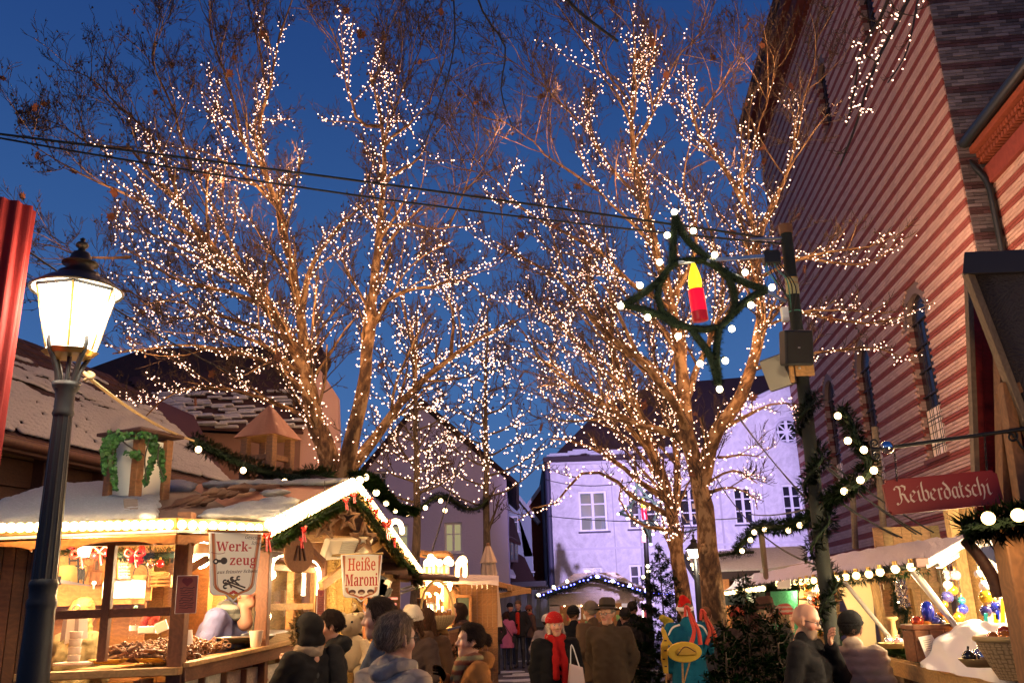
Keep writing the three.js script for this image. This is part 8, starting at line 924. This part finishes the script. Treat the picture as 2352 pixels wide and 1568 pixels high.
if(o.hair!=='none'){const pr=skull(.012,hc3);if(o.hair==='bun') pr.push(P_(0,.03,-.13,0,.02,-.14,.042,.035));if(o.hair==='long') pr.push(P_(-.07,0,-.02,-.085,-.17,.01,.04,.035),P_(.07,0,-.02,.085,-.17,.01,.04,.035),P_(0,0,-.07,0,-.2,-.08,.06,.05));if(o.hair==='bob') pr.push(P_(-.075,0,-.01,-.08,-.1,.03,.03,.025),P_(.075,0,-.01,.08,-.1,.03,.03,.025),P_(0,0,-.06,0,-.1,-.05,.06,.05));mesh(t,'hair',hp((p)=>Math.max(p.z-.012-Math.max(0,p.y-.045)*1.6-(Math.abs(p.x)>.07?.03:0),(o.hair==='long'||o.hair==='bob')?-1:-.055-p.y-.35*Math.max(0,-p.z-.05)),pr,hcell,.007),M.cloth);if(d<10){const hm=t.children[t.children.length-1],q=hm.geometry.attributes.position,nn=hm.geometry.attributes.normal,ps=[],cs=[];for(let i=0;i<2600;i++){const j=Math.floor(R()*q.count),a=v(q.getX(j),q.getY(j),q.getZ(j)),n=v(nn.getX(j),nn.getY(j),nn.getZ(j)),dn=v(rr(-.35,.35),-1,-.5+rr(-.3,.3));dn.addScaledVector(n,-dn.dot(n)).normalize();const s1=dn.clone().cross(n).multiplyScalar(.0022),e=a.clone().addScaledVector(dn,rr(.02,.05)).addScaledVector(n,rr(.002,.009)),k=rr(.5,1.7);a.addScaledVector(n,.001);for(const z of[a.clone().add(s1),a.clone().sub(s1),e]){ps.push(z.x,z.y,z.z);cs.push(hc3[0]*k,hc3[1]*k,hc3[2]*k);}} const g=new THREE.BufferGeometry();g.setAttribute('position',new THREE.Float32BufferAttribute(ps,3));g.setAttribute('color',new THREE.Float32BufferAttribute(cs,3));g.computeVertexNormals();hm.geometry=mg([hm.geometry,g]);}}
const hC=o.hatC||[.02,.02,.02],band=(y,rx,r,c)=>{const a=[];for(let i=0;i<14;i++){const b=i / 14*6.283,e=(i+1) / 14*6.283;a.push(P_(Math.cos(b)*rx,y+.012*Math.sin(b),Math.sin(b)*rx*1.16-.014,Math.cos(e)*rx,y+.012*Math.sin(e),Math.sin(e)*rx*1.16-.014,r,r,c));} return a;};
const hat=new THREE.Group();hat.name='hat';const addHat=(g)=>mesh(t,'hat',g,M.cloth);
if(o.hat==='beanie'||o.hat==='beret'||o.hat==='cap'){const st2=o.hatStripe,fn=st2?(p)=>Math.sin(p.y*130)>0?hC:st2:hC,pr=skull(.022,fn);if(o.hat==='beret') pr.push(P_(-.03,.115,-.04,.03,.115,-.02,.06,.06,hC));if(o.hat==='cap') pr.push(P_(-.04,.06,.09,.04,.06,.09,.014,.014,hC));addHat([hp((p)=>.034-p.y-p.z*.12,pr,hcell,.005),blob(band(.045,.087,.017,o.bandC||fn),hcell,.015)]);}
if(o.hat==='brim') addHat([lathe([[.09,0],[.15,-.012],[.155,-.006],[.1,.012],[.097,.02],[.09,.1],[.06,.125],[0,.115]],26),tint(lathe([[.098,.014],[.0985,.04]],26),[.02,.015,.01])].map((g)=>(g.attributes.color?g:tint(g,hC)).scale(1,1,1.12).applyMatrix4(HM.clone().multiply(new THREE.Matrix4().makeTranslation(0,.062,-.012).multiply(new THREE.Matrix4().makeRotationX(-.08))))));
if(o.hat==='santa'){addHat([blob([P_(0,.06,-.02,0,.1,-.02,.1,.075,hC),P_(0,.1,-.02,.02,.15,-.05,.075,.05,hC),P_(.02,.15,-.05,.05,.1,-.12,.045,.02,hC)],hcell,.03),blob(band(.035,.092,.024,[.75,.7,.66]),hcell,.02),tint(sph(.033,12,8),[.75,.7,.66]).applyMatrix4(new THREE.Matrix4().setPosition(at(.01,-.03,-.14)))]);}
if(o.hat==='hood'){addHat(hp((p)=>Math.max(p.z-.05,-.16-p.y),[...skull(.032,hC),P_(-.05,-.06,-.03,.05,-.06,-.03,.08,.08,hC)],hcell,.006));if(o.fur) mesh(t,'fur_rim',needles([at(-.09,-.08,.05),at(-.1,.04,.05),at(0,.14,.05),at(.1,.04,.05),at(.09,-.08,.05)],.025,1600,.06),mat(.45,.27,.12,.95,{vertexColors:true}));}
if(o.scarf){const c=o.scarf2?(p)=>Math.sin(p.y*90)>0?o.scarf:o.scarf2:o.scarf,a=[];for(let i=0;i<12;i++){const b=i / 12*6.283,e=(i+1) / 12*6.283;a.push(cap(ro(Math.cos(b)*.085,1.495+.02*Math.cos(b*2),Math.sin(b)*.085),ro(Math.cos(e)*.085,1.495+.02*Math.cos(e*2),Math.sin(e)*.085),.04,.04,c));} const L=o.scarfLen??.25;if(L>0) for(const q of[[.03,L],[-.03,L*.8]]) a.push(cap(ro(q[0],1.47,.11),ro(q[0]*1.6,1.42-q[1]*.4,.155),.035,.04,c),cap(ro(q[0]*1.6,1.42-q[1]*.4,.155),ro(q[0]*1.7,1.42-q[1],.165),.04,.042,c));mesh(t,'scarf',blob(a,cell*.8,.02,{wr:.01}),M.cloth);}
if(o.beard) mesh(t,'beard',hp((p)=>Math.max(p.y+.035,-.02-p.z),[P_(0,-.03,.02,0,-.07,.035,.068,.056,o.beard),P_(-.02,-.1,.05,.02,-.1,.05,.033,.033,o.beard)],.008,.006),M.cloth);
if(o.glasses){const a=[];for(const q of[-1,1]){a.push(new THREE.TorusGeometry(.021,.0022,5,18).scale(1,.8,1).applyMatrix4(HM.clone().multiply(new THREE.Matrix4().makeTranslation(q*.032,.006,.1))),tube([at(q*.052,.01,.098),at(q*.085,.012,-.01)],.002,4));} a.push(tube([at(-.012,.009,.103),at(.012,.009,.103)],.002,4));mesh(t,'glasses',a,M.black);}
if(o.bag){mesh(t,'shoulder_strap',tube(curve([ro(.13,1.46,-.07),ro(.0,1.3,-.155),ro(-.13,1.1,-.16),ro(-.2,.98,-.08)],14),.012,5),M.black);mesh(t,'shoulder_bag',rbox(.09,.2,.22,.03,-.23,.92,0),M.black);}
if(o.piping) mesh(t,'piping',[-1,1].map((q)=>tube(curve([ro(q*.1,1.47,-.1),ro(q*.19,1.44,-.1),ro(q*.245,1.36,-.08),ro(q*.27,1.27,-.065)],12),.013,6)),M.white);
return{t,at,ro};
}
R=rng(201);
person('man with grey hair and glasses in a pale grey jacket, largest in front',905,4.6,1411,2.35,{coat:[.52,.37,.25],hairC:[.24,.16,.1],hair:'short',glasses:1,scarf:[.38,.31,.25],scarfLen:0,arms:['pocket','pocket'],wide:1.12,legs:[.03,.03,.04]});
person('man in profile with short dark hair and blue grey collar behind the large grey man',874,6.3,1376,-1.5,{coat:[.05,.06,.09],hairC:[.05,.03,.02],hair:'short',arms:['pocket','pocket'],collar:[.1,.12,.17]});
const hw=person('woman in black coat with fur edged black hood and beige scarf at the stall counter',712,7.5,1408,-2.2,{coat:[.018,.016,.016],hat:'hood',hatC:[.016,.014,.014],fur:1,scarf:[.3,.22,.15],scarfLen:.5,arms:['up','fold'],hem:.62,wide:1.1,nod:.15});
person('dark haired boy in a black jacket looking left at the stall counter',764,7.8,1404,-1.35,{coat:[.02,.018,.018],hairC:[.02,.012,.01],hair:'short',arms:['pocket','fold'],nod:.12,hood:1,hem:.78});
const seller=person('seller in a blue grey sweater bending over the counter with a white cup',462,8.3,1302,1.42,{coat:[.16,.16,.3],coatName:'sweater',hem:.9,lean:.5,hairC:[.1,.06,.03],scarf:[.1,.1,.09],scarf2:[.3,.3,.25],scarfLen:0,arms:[[[.25,1.12,.12],[.12,1.12,.36]],[[.26,1.1,.08],[.14,.98,.28]]],nod:-.3,legs:[.04,.04,.07],y0:.12});
person('woman with long fair hair and khaki jacket turned away inside the stall window',186,7.75,1376,2.7,{coat:[.22,.18,.1],hair:'long',hairC:[.42,.27,.1],arms:['fold','fold'],hem:.75,y0:.12});
person('woman with dark hair tied back in a tan jacket and striped knitted scarf walking left',1082,6.6,1434,-1.3,{coat:[.3,.12,.035],hair:'bun',hairC:[.025,.014,.01],scarf:[.2,.07,.04],scarf2:[.24,.2,.1],scarfLen:.55,hood:1,arms:['pocket','up'],stride:1,nod:-.12});
person('person in a round cream hat and dark coat behind the large grey man',947,8.6,1392,2.8,{coat:[.05,.03,.025],hat:'beret',hatC:[.62,.5,.36],hair:'bob',hairC:[.09,.04,.02],arms:['pocket','pocket']});
person('person with long brown hair and fur collar beside the cream hat',978,9.3,1399,2.9,{coat:[.07,.035,.02],hair:'long',hairC:[.07,.03,.015],arms:['pocket','pocket'],hood:1});
person('woman with dark curls and dark jacket leaning at the drinks counter, facing left',1076,11.8,1383,-1.4,{coat:[.06,.035,.03],hair:'bob',hairC:[.03,.016,.012],scarf:[.08,.045,.04],scarfLen:0,arms:['reach','fold'],lean:.18,nod:-.15,bag:1});
person('woman in a pink jacket with a dark shoulder strap, seen from behind',1162,25.5,1405,3.0,{coat:[.42,.12,.24],hairC:[.04,.02,.015],hair:'bob',bag:1,hem:.66,arms:['down','fold']});
person('man in a black jacket with red front looking down beside the pink jacket',1190,26,1380,-.2,{coat:[.025,.025,.028],front:[.42,.025,.015],hairC:[.16,.1,.06],arms:['pocket','fold'],nod:.35});
person('person with black cap standing behind the red fronted man',1171,27.6,1384,.4,{coat:[.03,.03,.035],hat:'cap',hatC:[.02,.02,.025],arms:['pocket','pocket']});
person('person in a brown jacket with a reddish knit hat, right of the red fronted man',1214,27,1389,2.3,{coat:[.12,.07,.05],hat:'beanie',hatC:[.22,.07,.05],arms:['pocket','down'],scarf:[.3,.06,.04],scarfLen:.1});
person('half hidden woman with dark hair by the parasol foot',1134,24,1400,-.4,{coat:[.03,.025,.025],hair:'long',hairC:[.03,.02,.02],arms:['pocket','pocket']});
const red=person('woman in a red knitted hat, red scarf and long black coat walking towards the viewer',1272,9.8,1405,.25,{coat:[.012,.011,.012],hat:'beanie',hatC:[.4,.015,.015],hair:'bob',hairC:[.5,.4,.3],scarf:[.36,.012,.012],scarfLen:.42,hem:.35,arms:['pocket','down'],tilt:.06,wide:1.12,flare:.05});
person('small person with a pale cap hidden behind the red hat',1255,15,1410,2.8,{coat:[.3,.25,.24],hat:'beanie',hatC:[.6,.55,.5],arms:['pocket','pocket']});
person('man in a black coat and flat black cap walking away behind the red hat',1316,13.4,1390,2.95,{coat:[.012,.012,.014],hat:'cap',hatC:[.012,.012,.013],hem:.55,arms:['pocket','pocket'],wide:1.1,stride:.6});
person('man in a grey felt hat and olive brown jacket turned away',1357,12.6,1380,-2.5,{coat:[.1,.06,.035],hat:'beanie',hatC:[.13,.1,.08],hairC:[.2,.16,.12],arms:['pocket','down'],hem:.72,legs:[.04,.055,.08],wide:1.1});
person('man with brimmed hat and glasses in a long brown coat facing left',1394,10.6,1378,-.45,{coat:[.062,.04,.025],hat:'brim',hatC:[.07,.05,.04],hairC:[.25,.2,.16],glasses:1,hem:.3,arms:['back','back'],wide:1.15,flare:.06,turn:-.15});
person('person in a long black coat walking away right of the brimmed hat',1452,15.5,1382,2.9,{coat:[.012,.012,.014],hairC:[.02,.015,.012],hem:.5,arms:['pocket','pocket'],wide:1.1});
person('person in dark jacket and beige trousers walking away near the brimmed hat',1434,14.6,1396,-2.8,{coat:[.02,.018,.018],hat:'beret',hatC:[.02,.018,.018],legs:[.2,.14,.09],arms:['pocket','down'],stride:1});
const tq=person('person in a turquoise jacket with white piping and a red santa hat, seen from behind',1572,11.7,1371,3.1,{coat:[.01,.105,.18],hat:'santa',hatC:[.5,.012,.01],hairC:[.15,.1,.06],piping:1,hem:.72,arms:['down','fold'],wide:1.15,collar:[.012,.13,.21]});
person('person in grey jacket behind the turquoise one, facing away',1618,13.2,1396,2.8,{coat:[.09,.08,.085],hairC:[.14,.06,.03],arms:['pocket','pocket']});
person('man in profile wearing a brown hat and dark coat at the ornament stall',1755,10.4,1375,1.25,{coat:[.03,.02,.018],hat:'brim',hatC:[.08,.035,.025],glasses:1,arms:['up','fold'],hairC:[.2,.15,.1]});
person('woman with striped knit hat looking right at the ornament stall',1798,10.2,1387,1.35,{coat:[.04,.035,.032],hat:'beanie',hatC:[.3,.22,.17],hatStripe:[.32,.05,.04],glasses:1,hair:'bob',hairC:[.2,.13,.07],arms:['up','reach']});
person('bald man with glasses and a light beard touching his chin, dark coat, before the pole',1842,6.9,1388,.95,{coat:[.014,.013,.014],hair:'none',beard:[.3,.2,.14],glasses:1,arms:['face','pocket'],nod:.25,wide:1.12,hem:.6});
person('person in a black knit cap and silvery padded jacket right of the pole',1945,7.1,1402,2.5,{coat:[.42,.33,.25],hat:'beanie',hatC:[.012,.012,.013],hairC:[.02,.02,.02],puff:.014,arms:['pocket','down'],hem:.78});
person('person in a dark red cap half hidden by the thick trunk',1690,12.5,1395,2.5,{coat:[.05,.03,.03],hat:'beanie',hatC:[.2,.03,.02],arms:['pocket','pocket']});
// things they hold or that hang beside them
{const c=thing('paper_cup','white paper cup held by the bending seller','cup'),h=v(-.0,0,0);seller.t.updateMatrixWorld(true);const p=seller.ro(.12,1.1,.46).applyMatrix4(seller.t.matrixWorld);mesh(c,'cup',lathe([[0,0],[.03,0],[.042,.11],[.039,.11],[.028,.01]],18).translate(p.x,p.y-.03,p.z),M.white);mesh(c,'rim',new THREE.TorusGeometry(.042,.003,6,20).rotateX(1.57).translate(p.x,p.y+.08,p.z),M.white);
const b=thing('carrier_bag','thin white and pink carrier bag beside the long black coat of the red hat','bag'),q=P(1322,1528,9.5);mesh(b,'bag',plate([[-.1,-.3],[.1,-.3],[.07,-.02],[-.06,.02]],.08,.02).translate(q.x,q.y,q.z-.04),mat(.55,.4,.36,.5));mesh(b,'handles',[tube(curve([v(q.x-.05,q.y,q.z),v(q.x-.03,q.y+.2,q.z),v(q.x+.04,q.y-.02,q.z)],10),.006,4)],M.white);
const sc=(n,x,y0,y1,d,l)=>{const o=thing('ribbon_scarf',l,'scarf');for(const k of[-1,1]) mesh(o,'tail',tube(curve([P(x,y0,d),P(x+12+k*3,lerp(y0,y1,.35),d),P(x+22+k*5,lerp(y0,y1,.65),d),P(x+20+k*11,y1,d)],14),(t)=>.012+.016*t,6),n?mat(.55,.06,.03,.7):mat(.62,.05,.03,.7));mesh(o,'loop',tube(curve([P(x-4,y0+24,d),P(x-2,y0,d),P(x+8,y0+10,d)],8),.018,6),mat(.6,.05,.03,.7));};sc(0,1578,1392,1480,11.3,'orange red scarf hanging down the back of the turquoise jacket');sc(1,1614,1400,1480,11.6,'second orange red scarf hanging right of the turquoise jacket');
const ym=mat(.62,.38,.02,.6);const yh=thing('yellow_hat_sign','yellow hat shaped wooden cutout on a stick before the turquoise jacket','toy'),yp=P(1572,1497,11);mesh(yh,'brim',plate(arc(0,0,.2,.115,0,6.28,26),.03,.01).translate(yp.x,yp.y,yp.z),ym);mesh(yh,'crown',plate([...arc(0,-.02,.12,.075,Math.PI,0,14),[.1,-.045],[-.1,-.045]],.04,.012).translate(yp.x+.02,yp.y+.01,yp.z+.035),mat(.5,.28,.02,.6));mesh(yh,'crease',[tube(curve([yp.clone().add(v(-.1,-.03,.085)),yp.clone().add(v(0,.06,.085)),yp.clone().add(v(.12,0,.085))],10),.006,5)],M.walnut);mesh(yh,'stick',[tube([yp.clone().add(v(-.03,-.1,0)),yp.clone().add(v(-.07,-.75,0))],.012,6),tube([yp.clone().add(v(.06,-.1,0)),yp.clone().add(v(-.06,-.4,0))],.01,6)],M.pine);mesh(yh,'paper_tag',box(.12,.2,.01,yp.x+.04,yp.y-.5,yp.z+.03),M.paper);
const yg=thing('yellow_animal_cutout','yellow wooden animal cutout on a stick left of the turquoise jacket','toy'),gp=P(1536,1480,11.2);mesh(yg,'body',plate([[-.06,-.4],[.03,-.4],[.05,-.1],[.08,.0],[.18,-.06],[.2,-.02],[.1,.07],[.04,.2],[-.02,.26],[-.05,.2],[-.02,.08],[-.08,.0],[-.1,-.2]].map(([a,b])=>[a*.55,b*.8]),.03,.006).translate(gp.x-.05,gp.y,gp.z),ym);mesh(yg,'spots',[[-.05,-.2],[0,-.08],[.02,.06],[-.02,-.3]].map(([x,y])=>box(.03,.015,.004,gp.x-.05+x*.5,gp.y+y*.8,gp.z+.042)),M.walnut);mesh(yg,'stick',tube([gp.clone().add(v(-.06,-.35,0)),gp.clone().add(v(-.06,-1.1,0))],.012,6),M.pine);
const yb=thing('yellow_cloth','yellow cloth bundle glimpsed behind the spruce','cloth'),bp=P(1532,1425,13);mesh(yb,'bundle',blob([cap(bp.clone().add(v(-.06,.04,0)),bp.clone().add(v(.03,-.03,0)),.05,.06,[.4,.32,.04]),cap(bp.clone().add(v(0,-.12,0)),bp.clone().add(v(.05,-.22,0)),.06,.045,[.42,.33,.04])],.02,.04,{wr:.02}),M.cloth);}
renderer.render(scene,camera);
